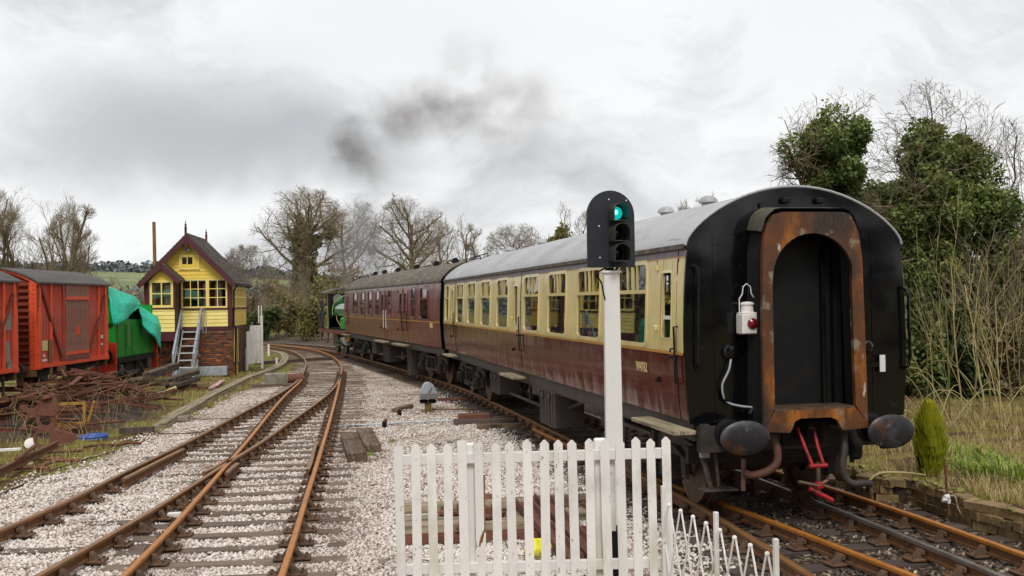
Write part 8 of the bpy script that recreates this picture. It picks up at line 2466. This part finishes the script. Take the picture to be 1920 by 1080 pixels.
# dead leaves on the verge and along the dark track
N = 2600
y = nrng.uniform(9.5, 19, N); wx_ = np.interp(y, wall_y, wall_x); x = wx_ + nrng.uniform(-2.2, 1.6, N)
V, F, A = leaves(np.stack([x, y, ground_z(x, y) + 0.012], 1), 0.028, 44)
LEAF('fallen', '#6a4a30', '#a3805a', '#d2b894', 0.1)
tag(np_mesh('fallen_leaves', V, F, M['fallen'], attr={'rnd': A}), kind='stuff')
# moss cushions on the kerb
N = 900
r = np.random.default_rng(3)
s_ = r.integers(0, len(wp) - 1, N)
mp_ = np.array([wp[i] for i in s_]) + np.stack([0.10 + r.normal(0, 0.07, N), r.normal(0, 0.07, N), np.full(N, 0.012)], 1)
ok = hnoise(mp_[:, 0], mp_[:, 1], 2.2) > 0.1
stones('kerb_moss', mp_[ok], 0.045, 'hedge_leaf', 9, lambda p, u: 0.4 + 0.5 * u)
# ================================================================== SMOKE FROM THE ENGINE
def smoke(name, lo_, hi_, blobs, color, density, nscale, seed, emis=0.0):
    """one closed box of air; the density inside drifts as soft puffs"""
    lo_, hi_ = Vector(lo_), Vector(hi_)
    mb = MB(); mb.box((0, 0, 0), hi_ - lo_)
    m = bpy.data.materials.new(name)
    m.use_nodes = True
    n, l = m.node_tree.nodes, m.node_tree.links
    n.remove(n['Principled BSDF'])
    pv = n.new('ShaderNodeVolumePrincipled')
    pv.inputs['Color'].default_value = (*color, 1)
    pv.inputs['Anisotropy'].default_value = 0.2
    l.new(pv.outputs[0], n['Material Output'].inputs['Volume'])
    tc = n.new('ShaderNodeTexCoord')
    t = n.new('ShaderNodeTexNoise'); t.inputs['Scale'].default_value = nscale; t.inputs['Detail'].default_value = 7.0; t.inputs['Roughness'].default_value = 0.64
    mp = n.new('ShaderNodeMapping'); mp.inputs['Location'].default_value = (seed, seed * 0.3, 0)
    l.new(tc.outputs['Object'], mp.inputs[0]); l.new(mp.outputs[0], t.inputs['Vector'])
    # wander the look-up
    c = n.new('ShaderNodeVectorMath'); c.operation = 'SUBTRACT'; c.inputs[1].default_value = (0.5, 0.5, 0.5); l.new(t.outputs['Color'], c.inputs[0])
    s = n.new('ShaderNodeVectorMath'); s.operation = 'SCALE'; s.inputs['Scale'].default_value = 1.6 / max(0.2, nscale) * 0.5; l.new(c.outputs[0], s.inputs[0])
    w = n.new('ShaderNodeVectorMath'); w.operation = 'ADD'; l.new(tc.outputs['Object'], w.inputs[0]); l.new(s.outputs[0], w.inputs[1])
    ctr = (lo_ + hi_) / 2
    acc = None
    for (p, rad, amt) in blobs:
        q = Vector(p) - ctr
        sub = n.new('ShaderNodeVectorMath'); sub.operation = 'SUBTRACT'; sub.inputs[1].default_value = q; l.new(w.outputs[0], sub.inputs[0])
        dv_ = n.new('ShaderNodeVectorMath'); dv_.operation = 'DIVIDE'; dv_.inputs[1].default_value = rad; l.new(sub.outputs[0], dv_.inputs[0])
        le = n.new('ShaderNodeVectorMath'); le.operation = 'LENGTH'; l.new(dv_.outputs[0], le.inputs[0])
        mr = n.new('ShaderNodeMapRange'); mr.interpolation_type = 'SMOOTHSTEP'; mr.inputs[1].default_value = 0.0; mr.inputs[2].default_value = 1.0; mr.inputs[3].default_value = amt; mr.inputs[4].default_value = 0.0
        l.new(le.outputs['Value'], mr.inputs[0])
        if acc is None: acc = mr.outputs[0]
        else:
            ad = n.new('ShaderNodeMath'); ad.operation = 'ADD'; l.new(acc, ad.inputs[0]); l.new(mr.outputs[0], ad.inputs[1]); acc = ad.outputs[0]
    t2 = n.new('ShaderNodeMapRange'); t2.inputs[1].default_value = 0.40; t2.inputs[2].default_value = 0.64; t2.inputs[3].default_value = 0.08; t2.inputs[4].default_value = 1.7; l.new(t.outputs[0], t2.inputs[0])
    mu = n.new('ShaderNodeMath'); mu.operation = 'MULTIPLY'; l.new(acc, mu.inputs[0]); l.new(t2.outputs[0], mu.inputs[1])
    mu2 = n.new('ShaderNodeMath'); mu2.operation = 'MULTIPLY'; l.new(mu.outputs[0], mu2.inputs[0]); mu2.inputs[1].default_value = density
    l.new(mu2.outputs[0], pv.inputs['Density'])
    o = mb.build(name, m)
    o.location = ctr
    return tag(o, kind='stuff')
SYD = 56.0
def sp3(u, v, dy=0.0):
    q = at_depth(u, v, SYD + dy); return (q.x, q.y, q.z)
k_ = SYD / F_PX
def bl(u, v, ru, rv, amt, dy=0.0, rd=None): return (sp3(u, v, dy), (ru * k_, (rd or ru * 0.8) * k_, rv * k_), amt)
DARK = [bl(664, 272, 66, 75, 1.5), bl(690, 350, 62, 60, 0.55), bl(740, 240, 95, 60, 0.5), bl(790, 200, 130, 75, 0.7), bl(860, 220, 95, 70, 0.6), bl(880, 110, 100, 70, 0.34), bl(970, 190, 130, 100, 0.36), bl(940, 280, 140, 95, 0.24), bl(700, 300, 70, 60, 0.4), bl(1060, 260, 130, 120, 0.10)]
a, b3 = at_depth(540, 400, SYD), at_depth(1210, 20, SYD)
smoke('engine_smoke', (a.x, SYD - 3.2, a.z), (b3.x, SYD + 3.2, b3.z), DARK, (0.46, 0.40, 0.355), 0.46, 0.56, 2.0)
LOWB = [bl(648, 520, 20, 55, 1.4), bl(655, 470, 42, 50, 0.9), bl(690, 440, 52, 60, 1.0), bl(700, 490, 50, 45, 0.7), bl(680, 395, 50, 60, 0.6), bl(720, 470, 45, 40, 0.5)]
a, b3 = at_depth(590, 548, 54), at_depth(790, 352, 54)
smoke('engine_steam', (a.x, SYD - 1.9, a.z), (b3.x, SYD + 1.9, b3.z), LOWB, (0.6, 0.58, 0.58), 1.0, 0.8, 5.0)
